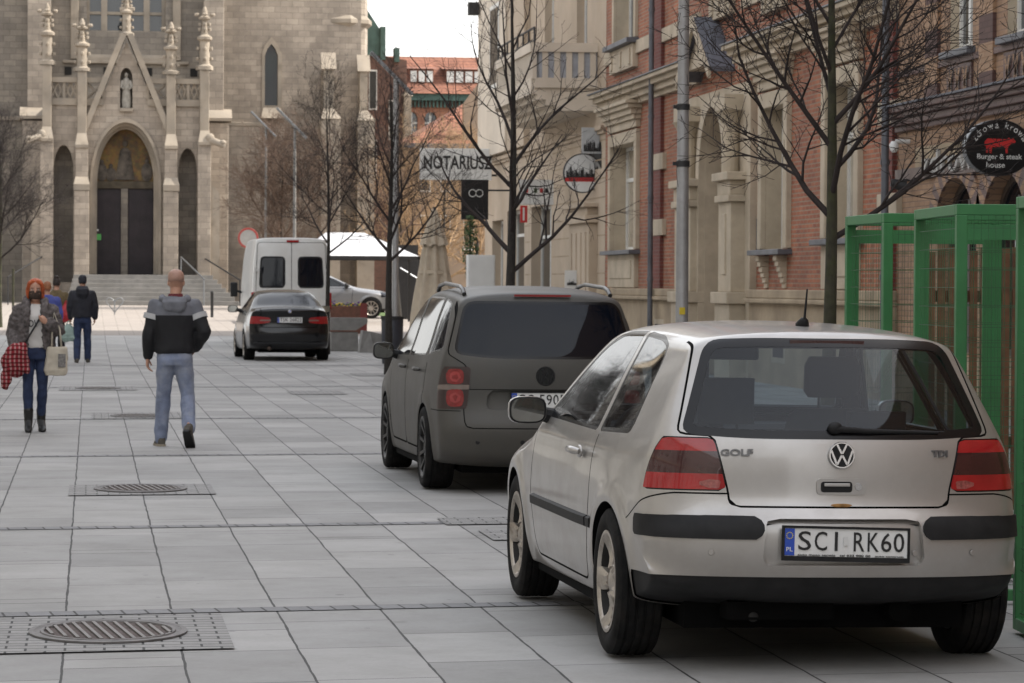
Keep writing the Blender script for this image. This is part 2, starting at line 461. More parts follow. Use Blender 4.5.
# masonry
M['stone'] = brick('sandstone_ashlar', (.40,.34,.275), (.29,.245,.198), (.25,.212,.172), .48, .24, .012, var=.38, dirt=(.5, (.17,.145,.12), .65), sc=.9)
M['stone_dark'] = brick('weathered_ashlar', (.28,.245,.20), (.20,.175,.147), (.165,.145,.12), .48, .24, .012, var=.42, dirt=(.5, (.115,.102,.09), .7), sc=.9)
M['stone_trim'] = mat('carved_sandstone', (.31,.262,.205), .85, var=.3, sc=2.2, bmp=.5, dirt=(1.1, (.13,.12,.105), .75))
M['steps'] = mat('granite_steps', (.22,.21,.195), .75, var=.25, sc=3, bmp=.2, dirt=(1.5, (.15,.14,.12), .6))
M['redbrick'] = brick('red_clinker', (.41,.145,.072), (.27,.085,.045), (.30,.21,.145), .25, .072, .013, var=.35, dirt=(.5, (.13,.055,.04), .5))
M['redbrick_dk'] = brick('dark_red_clinker', (.19,.050,.036), (.15,.040,.032), (.17,.10,.08), .25, .072, .009, var=.25)
M['yellowbrick'] = brick('ochre_clinker', (.39,.25,.155), (.30,.185,.112), (.24,.16,.11), .25, .075, .010, var=.25, dirt=(.5, (.2,.11,.07), .45))
M['purple'] = brick('glazed_brown_clinker', (.115,.058,.048), (.085,.042,.038), (.13,.08,.06), .25, .075, .008, var=.3, rough=.5)
M['stucco'] = mat('cream_stucco', (.45,.365,.275), .9, var=.12, sc=.8, bmp=.12, dirt=(.7, (.38,.29,.20), .5))
M['stucco_pale'] = mat('pale_stucco', (.62,.54,.44), .9, var=.10, sc=.8, bmp=.1, dirt=(.6, (.42,.36,.28), .45))
M['cream'] = mat('cream_moulding', (.46,.385,.285), .8, var=.15, sc=2, bmp=.15, dirt=(1.3, (.30,.25,.18), .55))
M['plinth'] = mat('plinth_sandstone', (.35,.275,.185), .88, var=.2, sc=1.5, bmp=.3, dirt=(.9, (.2,.15,.1), .6))
M['slate'] = mat('grey_slate', (.10,.105,.125), .6, var=.3, sc=5)
M['zinc'] = mat('zinc_sheet', (.12,.125,.14), .5, .4, var=.25, sc=3)
M['copper'] = mat('green_copper', (.055,.10,.085), .75, var=.3, sc=2)
M['tile'] = brick('roof_tiles', (.27,.115,.07), (.22,.09,.055), (.12,.05,.035), .30, .20, .02, var=.3)
M['wframe'] = mat('white_window_frame', (.68,.67,.63), .5, var=.08)
M['wframe_dk'] = mat('brown_window_frame', (.06,.045,.035), .5)
M['pane'] = glass('window_pane', (.2,.22,.23), .9, .12, (.035,.04,.042))
M['pane_beige'] = mat('beige_pane', (.42,.37,.29), .25, var=.2, sc=2, coat=.7)  # pane with its own beige base colour, paler than the plain panes
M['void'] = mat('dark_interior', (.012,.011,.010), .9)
M['doorwood'] = mat('dark_door_wood', (.016,.010,.013), .6, var=.4, sc=3)
M['iron'] = mat('black_iron', (.018,.018,.019), .55, var=.2)
M['steel'] = mat('galvanised_steel', (.24,.25,.26), .45, .7, var=.12, sc=4)
M['polesteel'] = mat('pole_steel', (.34,.335,.33), .5, .5, var=.15, sc=3, dirt=(2, (.2,.19,.17), .5))
M['green'] = mat('green_enamel', (.036,.18,.058), .45, var=.12, sc=5, dirt=(3, (.05,.15,.05), .4))
M['wire'] = mat('green_wire', (.05,.12,.06), .5, .3, var=.15)
M['wood'] = mat('brown_slats', (.13,.062,.028), .75, var=.35, sc=9)
M['bark'] = mat('dark_bark', (.028,.024,.020), .92, var=.4, sc=14, bmp=.6)
M['bark_moss'] = mat('mossy_bark', (.045,.042,.026), .92, var=.4, sc=10, bmp=.7, dirt=(7, (.06,.07,.02), .6))
M['twig'] = mat('dark_twigs', (.030,.022,.020), .9, var=.4)
M['twig_brown'] = mat('brown_twigs', (.13,.085,.06), .9, var=.4)
M['twig_tan'] = mat('tan_twigs', (.34,.225,.125), .9, var=.4)
M['signwhite'] = mat('sign_white', (.66,.66,.64), .5, var=.06, sc=2)
M['signblack'] = mat('sign_black', (.010,.010,.011), .35, var=.1, spec=.35)
M['signred'] = mat('sign_red', (.50,.022,.022), .45, var=.08)
M['grey_letter'] = mat('grey_letter', (.36,.35,.33), .5)
M['canvas'] = mat('beige_canvas', (.52,.44,.335), .9, var=.12, sc=5, bmp=.3)
M['awning'] = mat('white_canvas', (.48,.49,.51), .8, var=.06)
M['concrete'] = mat('grey_concrete', (.21,.205,.195), .85, var=.2, sc=5, bmp=.3)
M['corten'] = mat('brown_planter', (.13,.055,.035), .7, var=.3)
M['soil'] = mat('planting', (.05,.06,.02), .95, var=.5, sc=20)
M['pansy_y'] = mat('yellow_petals', (.70,.50,.03), .7)
M['pansy_p'] = mat('purple_petals', (.10,.02,.18), .7)
M['leaf'] = mat('hedge_leaf', (.045,.085,.022), .7, var=.4)
M['binblue'] = mat('dark_bin', (.030,.033,.042), .5)
M['bronze'] = mat('pale_statue', (.27,.25,.215), .8, var=.3, bmp=.3)
# people
M['skin'] = mat('skin', (.46,.25,.17), .55, var=.12, sc=8)
M['scalp'] = mat('shaved_scalp', (.40,.235,.175), .5, var=.15, sc=10)
M['hair_red'] = mat('red_hair', (.42,.085,.022), .5, var=.35, sc=30)
M['hair_ginger'] = mat('ginger_hair', (.26,.10,.04), .6, var=.35, sc=30)
M['hair_dark'] = mat('dark_hair', (.022,.014,.010), .6, var=.3, sc=30)
M['fur'] = mat('grey_fur', (.135,.118,.115), .95, var=.4, sc=26, bmp=.9)
M['denim'] = mat('dark_denim', (.018,.030,.075), .85, var=.3, sc=14, dirt=(5, (.05,.075,.15), .5))
M['denim_l'] = mat('washed_denim', (.20,.235,.33), .85, var=.22, sc=11, bmp=.3, dirt=(3.2, (.36,.38,.42), .8))
M['navy'] = mat('dark_jacket', (.010,.011,.018), .7, var=.4)
M['bluecoat'] = mat('blue_coat', (.055,.075,.30), .7, var=.25)
M['olive'] = mat('olive_coat', (.13,.095,.045), .85, var=.25)
M['boot'] = mat('black_boots', (.010,.010,.010), .45)
M['shoe'] = mat('grey_shoes', (.085,.075,.06), .7, var=.3)
M['sole'] = mat('pale_sole', (.30,.26,.20), .7)
M['tee'] = mat('white_tee', (.60,.58,.55), .85, var=.08)
M['tote'] = mat('cream_cotton', (.52,.47,.38), .9, var=.12, sc=7, bmp=.3)
M['greenbag'] = mat('green_plastic_bag', (.30,.40,.36), .5, var=.2)
M['redbag'] = mat('red_bag', (.42,.02,.03), .5)
M['mask'] = mat('patterned_mask', (.045,.028,.02), .8, var=.9, sc=60)
M['hood_jacket'] = zbands('two_tone_jacket', [(0, (.008,.008,.010)), (1.288, (.145,.15,.17))], .75, 0, 2)
def banded(name):
    m, nt, b = nodes(name); v = wallvec(nt, 'a'); t = N(nt, 'ShaderNodeTexBrick'); L(nt, v, t.inputs['Vector']); t.inputs['Scale'].default_value = 1
    t.inputs['Color1'].default_value = (.9,.9,.9,1); t.inputs['Color2'].default_value = (.7,.7,.7,1); t.inputs['Mortar'].default_value = (.6,.55,.5,1); t.inputs['Brick Width'].default_value = .25; t.inputs['Row Height'].default_value = .075; t.inputs['Mortar Size'].default_value = .01
    s = N(nt, 'ShaderNodeSeparateXYZ'); L(nt, objco(nt), s.inputs[0]); d = N(nt, 'ShaderNodeMath', operation='DIVIDE'); L(nt, s.outputs[2], d.inputs[0]); d.inputs[1].default_value = .72
    f = N(nt, 'ShaderNodeMath', operation='FRACT'); L(nt, d.outputs[0], f.inputs[0]); g = N(nt, 'ShaderNodeMath', operation='GREATER_THAN'); L(nt, f.outputs[0], g.inputs[0]); g.inputs[1].default_value = .5
    L(nt, mixc(nt, 1.0, mixc(nt, g.outputs[0], (.41,.255,.15), (.115,.058,.048)), t.outputs['Color'], 'MULTIPLY'), b.inputs['Base Color']); b.inputs['Roughness'].default_value = .7; return m
M['banded'] = banded('banded_clinker')
M['hood_grey'] = mat('grey_hood', (.16,.165,.185), .85, var=.2, sc=10)
def tartan():
    m, nt, b = nodes('red_tartan'); s = N(nt, 'ShaderNodeSeparateXYZ'); L(nt, objco(nt), s.inputs[0])
    outs = []
    for i in (0, 2):
        w = N(nt, 'ShaderNodeTexWave', wave_type='BANDS', bands_direction='X' if i == 0 else 'Z'); w.inputs['Scale'].default_value = 7; w.inputs['Distortion'].default_value = 3.0
        L(nt, objco(nt), w.inputs['Vector']); outs.append(w.outputs['Fac'])
    r = ramp(nt, [(.55, (.25,.016,.026)), (.85, (.40,.22,.21))]); L(nt, outs[0], r.inputs[0])
    r2 = ramp(nt, [(.5, (1,1,1)), (.8, (.35,.12,.12))]); L(nt, outs[1], r2.inputs[0])
    L(nt, mixc(nt, 1.0, r.outputs[0], r2.outputs[0], 'MULTIPLY'), b.inputs['Base Color']); b.inputs['Roughness'].default_value = .95; return m
M['tartan'] = tartan()
def mosaic():
    m, nt, b = nodes('gold_mosaic'); v = N(nt, 'ShaderNodeTexVoronoi'); v.inputs['Scale'].default_value = 9; L(nt, objco(nt), v.inputs['Vector'])
    n = noisen(nt, 1.6, 5, .7); r = ramp(nt, [(.3, (.05,.035,.03)), (.45, (.12,.072,.022)), (.6, (.21,.125,.03)), (.75, (.06,.04,.036))]); L(nt, n.outputs['Fac'], r.inputs[0])
    L(nt, mixc(nt, .25, r.outputs[0], v.outputs['Color'], 'MULTIPLY'), b.inputs['Base Color']); b.inputs['Roughness'].default_value = .6; return m
M['mosaic'] = mosaic()
M['mosaic_fig'] = mat('mosaic_figure', (.085,.07,.055), .7, var=.6, sc=5)

def paving():
    m, nt, b = nodes('granite_slabs'); s = N(nt, 'ShaderNodeSeparateXYZ')
    wob = noisen(nt, 1.7, 3, .5); vm = N(nt, 'ShaderNodeVectorMath', operation='MULTIPLY_ADD')
    sub = N(nt, 'ShaderNodeVectorMath', operation='SUBTRACT'); L(nt, wob.outputs['Color'], sub.inputs[0]); sub.inputs[1].default_value = (.5,.5,.5)
    L(nt, sub.outputs[0], vm.inputs[0]); vm.inputs[1].default_value = (.02,.02,0); L(nt, objco(nt), vm.inputs[2]); L(nt, vm.outputs[0], s.inputs[0])
    def mth(op, a, b_=None, c=None):
        n = N(nt, 'ShaderNodeMath', operation=op)
        for i, v in enumerate((a, b_, c)):
            if v is None: continue
            if isinstance(v, (int, float)): n.inputs[i].default_value = v
            else: L(nt, v, n.inputs[i])
        return n.outputs[0]
    cx = mth('DIVIDE', mth('ADD', s.outputs[0], .112+.51*200), .51); ci = mth('FLOOR', cx); fx = mth('FRACT', cx)
    wn = N(nt, 'ShaderNodeTexWhiteNoise', noise_dimensions='1D'); L(nt, ci, wn.inputs['W'])
    sk = mth('MULTIPLY_ADD', s.outputs[0], -.105, s.outputs[1])
    ry = mth('MULTIPLY_ADD', wn.outputs[0], 3.7, mth('DIVIDE', mth('ADD', sk, 60.0), 1.08)); ri = mth('FLOOR', ry); fy0 = mth('FRACT', ry)
    # every slab row is split at its own place, so lengths differ
    cv = N(nt, 'ShaderNodeCombineXYZ'); L(nt, ci, cv.inputs[0]); L(nt, ri, cv.inputs[1])
    w2 = N(nt, 'ShaderNodeTexWhiteNoise', noise_dimensions='2D'); L(nt, cv.outputs[0], w2.inputs['Vector'])
    sp = mth('MULTIPLY_ADD', w2.outputs[0], .55, .32)
    side = mth('MULTIPLY', mth('GREATER_THAN', fy0, sp), mth('GREATER_THAN', w2.outputs[0], .72))
    cv2 = N(nt, 'ShaderNodeCombineXYZ'); L(nt, ci, cv2.inputs[0]); L(nt, ri, cv2.inputs[1]); L(nt, side, cv2.inputs[2])
    w3 = N(nt, 'ShaderNodeTexWhiteNoise', noise_dimensions='3D'); L(nt, cv2.outputs[0], w3.inputs['Vector'])
    dx = mth('MULTIPLY', mth('MINIMUM', fx, mth('SUBTRACT', 1.0, fx)), .51)
    dy = mth('MULTIPLY', mth('MINIMUM', mth('MINIMUM', fy0, mth('SUBTRACT', 1.0, fy0)), mth('ADD', mth('ABSOLUTE', mth('SUBTRACT', fy0, sp)), mth('LESS_THAN', w2.outputs[0], .72))), 1.08)
    wx = mth('MULTIPLY_ADD', noisen(nt, 3.1, 3).outputs['Fac'], .009, .001)
    jx = mth('LESS_THAN', dx, wx); jy = mth('LESS_THAN', dy, mth('MULTIPLY_ADD', w2.outputs[0], .006, .0035))
    j = mth('MAXIMUM', jx, mth('MULTIPLY', jy, .75))
    r = ramp(nt, [(0, (.29,.287,.28)), (.5, (.345,.341,.332)), (1, (.395,.389,.378))]); L(nt, w3.outputs[0], r.inputs[0])
    nn = noisen(nt, 38, 6, .75); r2 = ramp(nt, [(.25, (.92,)*3), (.75, (1.08,)*3)]); L(nt, nn.outputs['Fac'], r2.inputs[0])
    big = noisen(nt, .55, 5, .65); r3 = ramp(nt, [(.3, (.80,.80,.79)), (.7, (1.1,1.1,1.1))]); L(nt, big.outputs['Fac'], r3.inputs[0])
    spot = noisen(nt, 4.5, 2, .5); r4 = ramp(nt, [(.0, (1,1,1)), (.70, (1,1,1)), (.78, (.80,.80,.79))]); L(nt, spot.outputs['Fac'], r4.inputs[0])
    o = mixc(nt, 1.0, mixc(nt, 1.0, mixc(nt, 1.0, r.outputs[0], r2.outputs[0], 'MULTIPLY'), r3.outputs[0], 'MULTIPLY'), r4.outputs[0], 'MULTIPLY')
    vg = N(nt, 'ShaderNodeTexVoronoi'); vg.inputs['Scale'].default_value = 3.2; L(nt, objco(nt), vg.inputs['Vector']); sg_ = mth('LESS_THAN', vg.outputs['Distance'], mth('MULTIPLY_ADD', noisen(nt, 2.0, 2).outputs['Fac'], .17, -.043))
    o = mixc(nt, mth('MULTIPLY', sg_, .45), o, (.09,.088,.085))
    st = noisen(nt, 1.3, 7, .75); r5 = ramp(nt, [(.42, (1,1,1)), (.58, (.84,.835,.82)), (.66, (.70,.695,.68))]); L(nt, st.outputs['Fac'], r5.inputs[0]); o = mixc(nt, .7, o, mixc(nt, 1.0, o, r5.outputs[0], 'MULTIPLY'))
    o = mixc(nt, j, o, (.028,.027,.026)); L(nt, o, b.inputs['Base Color'])
    b.inputs['Roughness'].default_value = .68
    hh = mth('MULTIPLY_ADD', w3.outputs[0], .5, mth('MULTIPLY_ADD', nn.outputs['Fac'], .06, mth('MULTIPLY', j, -1.2)))
    bump(nt, b, hh, .35, .006); return m
M['paving'] = paving()
def setts(name, w, h, c=(.255,.25,.245)):
    m, nt, b = nodes(name); t = N(nt, 'ShaderNodeTexBrick'); L(nt, objco(nt), t.inputs['Vector']); t.inputs['Scale'].default_value = 1
    t.inputs['Color1'].default_value = c4(c); t.inputs['Color2'].default_value = c4([x*.8 for x in c]); t.inputs['Mortar'].default_value = (.03,.029,.028,1)
    t.inputs['Brick Width'].default_value = w; t.inputs['Row Height'].default_value = h; t.inputs['Mortar Size'].default_value = .006; t.offset = .5
    n = noisen(nt, 25, 5, .7); r2 = ramp(nt, [(.25, (.8,)*3), (.75, (1.15,)*3)]); L(nt, n.outputs['Fac'], r2.inputs[0])
    L(nt, mixc(nt, 1.0, t.outputs['Color'], r2.outputs[0], 'MULTIPLY'), b.inputs['Base Color']); b.inputs['Roughness'].default_value = .7
    bump(nt, b, t.outputs['Fac'], .6, .008, True); return m
M['setts'] = setts('granite_setts', .17, .10, (.31,.305,.295))
M['setts_row'] = setts('dark_setts', .115, .19, (.23,.23,.235))
M['plaza'] = brick('plaza_slabs', (.30,.25,.21), (.26,.225,.19), (.12,.10,.09), .6, .6, .012, var=.12, bst=.2)
def plaza():
    m, nt, b = nodes('plaza_paving'); t = N(nt, 'ShaderNodeTexBrick'); L(nt, objco(nt), t.inputs['Vector']); t.inputs['Scale'].default_value = 1
    t.inputs['Color1'].default_value = (.30,.265,.235,1); t.inputs['Color2'].default_value = (.26,.23,.205,1); t.inputs['Mortar'].default_value = (.13,.115,.1,1)
    t.inputs['Brick Width'].default_value = .8; t.inputs['Row Height'].default_value = .5; t.inputs['Mortar Size'].default_value = .012
    L(nt, t.outputs['Color'], b.inputs['Base Color']); b.inputs['Roughness'].default_value = .8; return m
M['plaza'] = plaza()
M['castiron'] = mat('cast_iron', (.17,.16,.155), .6, .3, var=.3, sc=12)
M['grass'] = mat('lawn', (.06,.10,.025), .95, var=.4, sc=9)
# ------------------------------------------------------------------ vehicles (local axes: x right, y forward, z up, origin under the rear axle)
def fit_text(txt, w, h, ext=.0015, bold=0.0):
    q = text_mesh(txt, 1.0, ext, bold); V = np.array(q.v); lo, hi = V.min(0), V.max(0)
    sx, sy = w/(hi[0]-lo[0]), h/(hi[1]-lo[1])
    q.v = [((p[0]-(lo[0]+hi[0])/2)*sx, (p[1]-(lo[1]+hi[1])/2)*sy, p[2]) for p in q.v]; return q
def wheel(car, x, y, R, w, rr, style, matr):
    sg = 1 if x > 0 else -1
    T = Matrix.Translation((x, y, R)) @ Matrix.Rotation(PI/2*sg, 4, 'Y')      # local z looks outwards
    rim = MB()
    rim.lathe([(rr-.002, .40*w), (rr+.006, .44*w), (rr+.008, .47*w), (rr-.006, .475*w), (rr-.016, .44*w), (rr-.020, .41*w)], 36, T)
    bar_ = MB(); bar_.lathe([(rr-.021, .405*w), (rr-.028, .34*w), (rr-.045, 0), (rr-.03, -.40*w), (rr-.004, -.42*w)], 36, T)
    rim.lathe([(.001, .40*w), (.026, .40*w), (.034, .38*w), (.072, .34*w), (.085, .26*w)], 24, T)
    if style == 'five':
        for k in range(5):
            a0 = k*2*PI/5+.3
            for tw in (0,):
                rings = []
                for i in range(6):
                    t = i/5; r_ = .06+(rr-.075)*t; a = a0+.10*math.sin(t*PI)
                    hw = .030+.020*t*t*1.6; zc = (.36+.08*t-.10*math.sin(t*PI))*w
                    c, s = math.cos(a), math.sin(a); q = []
                    for (u, d) in ((-hw, -.03), (-hw*.9, .0), (-hw*.45, .010), (0, .004), (hw*.45, .010), (hw*.9, .0), (hw, -.03)):
                        q.append(T @ Vector((r_*c-u*s, r_*s+u*c, zc+d)))
                    rings.append(q)
                rim.loft(rings, True)
    else:
        nsp = 10 if style == 'ten' else 7
        for k in range(nsp):
            a = k*2*PI/nsp; c, s = math.cos(a), math.sin(a); rings = []
            for r_, hw, z in ((.05, .016, .37), (.12, .011, .34), (rr-.02, .016, .43)):
                rings.append([T @ Vector((r_*c-u*s, r_*s+u*c, z*w+d)) for u, d in ((-hw, -.02), (-hw, .004), (hw, .004), (hw, -.02))])
            rim.loft(rings, True)
    wo = part('wheel', rim, matr, car, 35, local=True); part('rim_barrel', bar_, M['disc_dark'], wo, 40, local=True)
    ty = MB(); P = [(rr, -.40*w), (rr+.01, -.455*w), (rr+.5*(R-rr), -.5*w), (R-.022, -.48*w), (R-.006, -.42*w)]
    for g in (-.27, -.09, .09, .27): P += [(R-.001, g*w-.007), (R-.009, g*w-.004), (R-.009, g*w+.004), (R-.001, g*w+.007)]
    P += [(R-.006, .42*w), (R-.022, .48*w), (rr+.5*(R-rr), .5*w), (rr+.01, .455*w), (rr, .40*w)]
    ty.lathe(P, 48, T); part('tyre', ty, M['tyre'], wo, 40, local=True)
    di = MB(); di.lathe([(.001, .06*w), (rr*.68, .06*w), (rr*.68, -.02*w), (rr*.70, -.03*w), (rr-.05, -.03*w), (rr-.05, -.2*w), (.001, -.2*w)], 30, T); part('brake_disc', di, M['disc_dark'], wo, 35, local=True)
def arches(car, VF, wheels, R, m, depth=.28):
    V, Fc = VF
    def f(V): 
        return np.minimum.reduce([np.hypot(V[:, 1]-wy, V[:, 2]-wz) for wy, wz in wheels])-R+np.where(np.abs(V[:, 0]) < .45, 9, 0)
    o, _ = cut(V, Fc, f(V)); V, Fc = o
    g = np.abs(np.minimum.reduce([np.hypot(V[:, 1]-wy, V[:, 2]-wz) for wy, wz in wheels])-R) < .004
    sk = MB()
    for a, b in bedges(Fc):
        if g[a] and g[b]:
            p, q = V[a], V[b]; s1 = np.array([np.sign(p[0])*depth, 0, 0])
            sk.add([p, q, q-s1, p-s1], [(0, 1, 2, 3)])
    for wy, wz in wheels:
        for sg in (-1, 1):
            q = MB()
            for k in range(0, len(sk.v), 4):
                if sk.v[k][0]*sg > 0 and abs(sk.v[k][1]-wy) < R+.05: q.add(sk.v[k:k+4], [(0,1,2,3)])
            if q.v: part('arch_lip', q, M['under'], car, 40, local=True)
    for wy, wz in wheels:
        for sg in (-1, 1):
            q = MB(); A = [PI*i/20 for i in range(21)]
            rr = [[(sg*x, wy+r*math.cos(a), wz+r*math.sin(a)) for a in A] for x, r in ((.66, R+.02), (.5, R+.02), (.5, .01))]
            q.loft(rr, False, False); part('wheel_arch', q, M['under'], car, 40, local=True)
    return V, Fc
def merge(A, B):
    if not len(A[0]): return B
    if not len(B[0]): return A
    V = np.vstack([A[0], B[0]]); key = np.round(V*2e5).astype(np.int64); _, first, inv = np.unique(key, axis=0, return_index=True, return_inverse=True); inv = inv.reshape(-1)
    Fc = []
    for f in list(A[1])+[tuple(i+len(A[0]) for i in f) for f in B[1]]:
        g = [int(inv[i]) for i in f]; g = [g[i] for i in range(len(g)) if g[i] != g[i-1]]
        if len(g) > 2: Fc.append(tuple(g))
    return V[first], Fc
def groove(VF, f, w=.0028, mask=None):
    """gap of width 2w along f=0 wherever mask holds; f is signed"""
    mk = (lambda V: np.full(len(V), -9.)) if mask is None else (lambda V: np.where(mask(V), -9., 9.))
    o, i = cut(VF[0], VF[1], np.maximum(f(VF[0])-w, mk(VF[0])))
    band, core = cut(i[0], i[1], f(i[0])+w)
    return merge(o, core), band
def plate(car, x, y, z, txt, tilt=0, roll=0, w=.52, h=.114, car_frame=True, tx=(-.205, .245), yaw=0, strip=None):
    T = Matrix.Translation((x, y, z)) @ Matrix.Rotation(yaw, 4, 'Z') @ Matrix.Rotation(roll, 4, 'Y') @ Matrix.Rotation(tilt, 4, 'X') @ FRONT
    b = MB(); b.obox(T @ Matrix.Translation((0, 0, -.004)), w, h, .006)
    p = part('number_plate', b, M['white'], car, local=True)
    fr = MB(); e = .010
    for (cx, cy, sx, sy) in ((0, h/2+e/2, w+2*e, e), (0, -h/2-e, w+2*e, 2*e), (-w/2-e/2, 0, e, h), (w/2+e/2, 0, e, h)): fr.obox(T @ Matrix.Translation((cx, cy, -.002)), sx, sy, .014)
    part('plate_frame', fr, M['plastic'], p, local=True)
    bl = MB(); bl.obox(T @ Matrix.Translation((-w/2+.021, 0, .0)), .042, h-.004, .004); part('plate_band', bl, M['eu'], p, local=True)
    st = MB()
    for k in range(12):
        a = k*PI/6; st.obox(T @ Matrix.Translation((-w/2+.021+.013*math.cos(a), .026+.013*math.sin(a), .002)), .004, .004, .002)
    for q in (st,): part('star_ring', q, mat_yel, p, local=True)
    q = fit_text('PL', .026, .017); part('lettering', q.xf(T @ Matrix.Translation((-w/2+.021, -.03, .0025))), M['white'], p, local=True, fix=False)
    q = MB()
    for tt, xa, xb in (tx if isinstance(tx, list) else [(txt, *tx)]):
        g = fit_text(tt, xb-xa, .078, bold=.002); g.xf(Matrix.Translation(((xa+xb)/2, .006, .0015))); q.add(g.v, g.f)
    part('lettering', q.xf(T), M['ink'], p, local=True, fix=False)
    if strip:
        q = fit_text(strip, w*.86, .008); part('lettering', q.xf(T @ Matrix.Translation((.02, -h/2+.006, .0018))), M['plastic'], p, local=True, fix=False)
    return p
mat_yel = mat('band_stars', (.6, .48, .05), .5)
def emblem(car, x, y, z, r, mt, back, tilt=0, name='emblem'):
    """ring with a V standing on a W"""
    T = Matrix.Translation((x, y, z)) @ Matrix.Rotation(tilt, 4, 'X') @ FRONT
    d = MB(); d.lathe([(.001, .002), (r*.9, .002), (r*.9, -.012)], 28, T)
    e = part(name, d, back, car, 40, local=True)
    g = MB(); g.lathe([(r*.84, .001), (r*.87, .005), (r*.96, .005), (r, 0), (r, -.012)], 32, T)
    def bar(a, b, w):
        a, b = Vector((*a, 0)), Vector((*b, 0)); v = b-a; ang = math.atan2(v.y, v.x); c = (a+b)/2
        g.obox(T @ Matrix.Translation((c.x*r, c.y*r, .003)) @ Matrix.Rotation(ang, 4, 'Z'), v.length*r, w*r, .006)
    w = .15
    for s in (-1, 1):
        bar((s*.36, .78), (s*.02, .10), w); bar((s*.80, .34), (s*.40, -.72), w); bar((s*.40, -.72), (s*.02, -.02), w)
    part('monogram', g, mt, e, 40, local=True)
def mirror(car, x, y, z, mb_mat, sx=.20, sz=.13, dark=False):
    m = MB(); sg = -1 if x < 0 else 1
    n = 20
    def ring(yy, k): return [(x+k*sx/2*np.sign(math.cos(a))*abs(math.cos(a))**.6, yy, z+k*sz/2*np.sign(math.sin(a))*abs(math.sin(a))**.6) for a in [2*PI*i/n for i in range(n)]]
    m.loft([ring(y, .93), ring(y-.006, 1.0), ring(y+.02, 1.03), ring(y+.08, .9), ring(y+.12, .55)], True)
    c = part('wing_mirror', m, mb_mat, car, 40, local=True)
    f = MB(); f.add(ring(y-.001, .86), [tuple(range(n))]); f.add(ring(y-.0085, .9), [tuple(range(n))])
    part('mirror_rim', MB().loft([ring(y-.007, .98), ring(y-.009, .88), ring(y+.004, .86)], False), M['plastic'], c, local=True)
    g = MB(); g.add(ring(y-.0075, .88), [tuple(range(n))]); part('mirror_glass', g, M['mirror'], c, local=True)
    a = MB(); a.tube([(x-sg*sx*.45, y+.03, z-.02), (x-sg*(sx*.5+.10), y+.06, z-.05)], [.035, .05], 8); part('mirror_arm', a, M['plastic'], c, 40, local=True)
def gpane(car, name, VF, f, frit=.03, gm='glass', fritmat='seal', frit_name='window_seal'):
    """take the region f<0 out of the skin: a dark border band and the pane inside it"""
    o, i = cut(VF[0], VF[1], f(VF[0]))
    fr, pn = cut(i[0], i[1], f(i[0])+frit)
    p = skin(name, pn, M[gm], car, -.002)
    if p is not None: skin(frit_name, fr, M[fritmat], p, -.001, .012)
    return o
def lining(car, VF, zmin, off=.03):
    V, Fc = VF; n = vnorm(V, Fc); k = [f for f in Fc if min(V[i][2] for i in f) > zmin]
    mesh_obj('cabin_lining', V-n*off, [f[::-1] for f in k], M['interior'], car, True, fix=False)
def seat(car, x, y, z, w=.50, back_h=.62, head=True, hw=.27):
    s = MB(); n = 16
    def ring(zz, yy, kx, ky): return [(x+kx*np.sign(math.cos(a))*abs(math.cos(a))**.55, yy+ky*math.sin(a), zz) for a in [2*PI*i/n for i in range(n)]]
    s.loft([ring(z, y, w/2, .08), ring(z+back_h*.6, y-.10, w/2, .07), ring(z+back_h*.95, y-.16, w*.40, .06), ring(z+back_h, y-.17, w*.34, .04)], True)
    s.loft([ring(z-.1, y+.22, w/2, .28), ring(z+.06, y+.22, w/2, .28)], True)
    o = part('seat', s, M['interior'], car, 50, local=True)
    if head:
        h = MB(); zz = z+back_h+.05
        h.loft([ring(zz, y-.17, hw*.42, .035), ring(zz+.03, y-.17, hw*.5, .05), ring(zz+.15, y-.18, hw*.5, .05), ring(zz+.19, y-.18, hw*.42, .03)], True)
        h.tube([(x-.06, y-.16, z+back_h-.02), (x-.06, y-.17, zz+.05)], .006, 6); h.tube([(x+.06, y-.16, z+back_h-.02), (x+.06, y-.17, zz+.05)], .006, 6)
        part('headrest', h, M['interior'], o, 50, local=True)

M['lamp_dull'] = mat('dull_red_lens', (.22,.012,.012), .25, var=.25, sc=25, coat=.3)
M['badge'] = mat('badge_metal', (.20,.20,.205), .35, .6, var=.05)
M['disc_dark'] = mat('dark_hub_back', (.016,.015,.014), .8, var=.3)
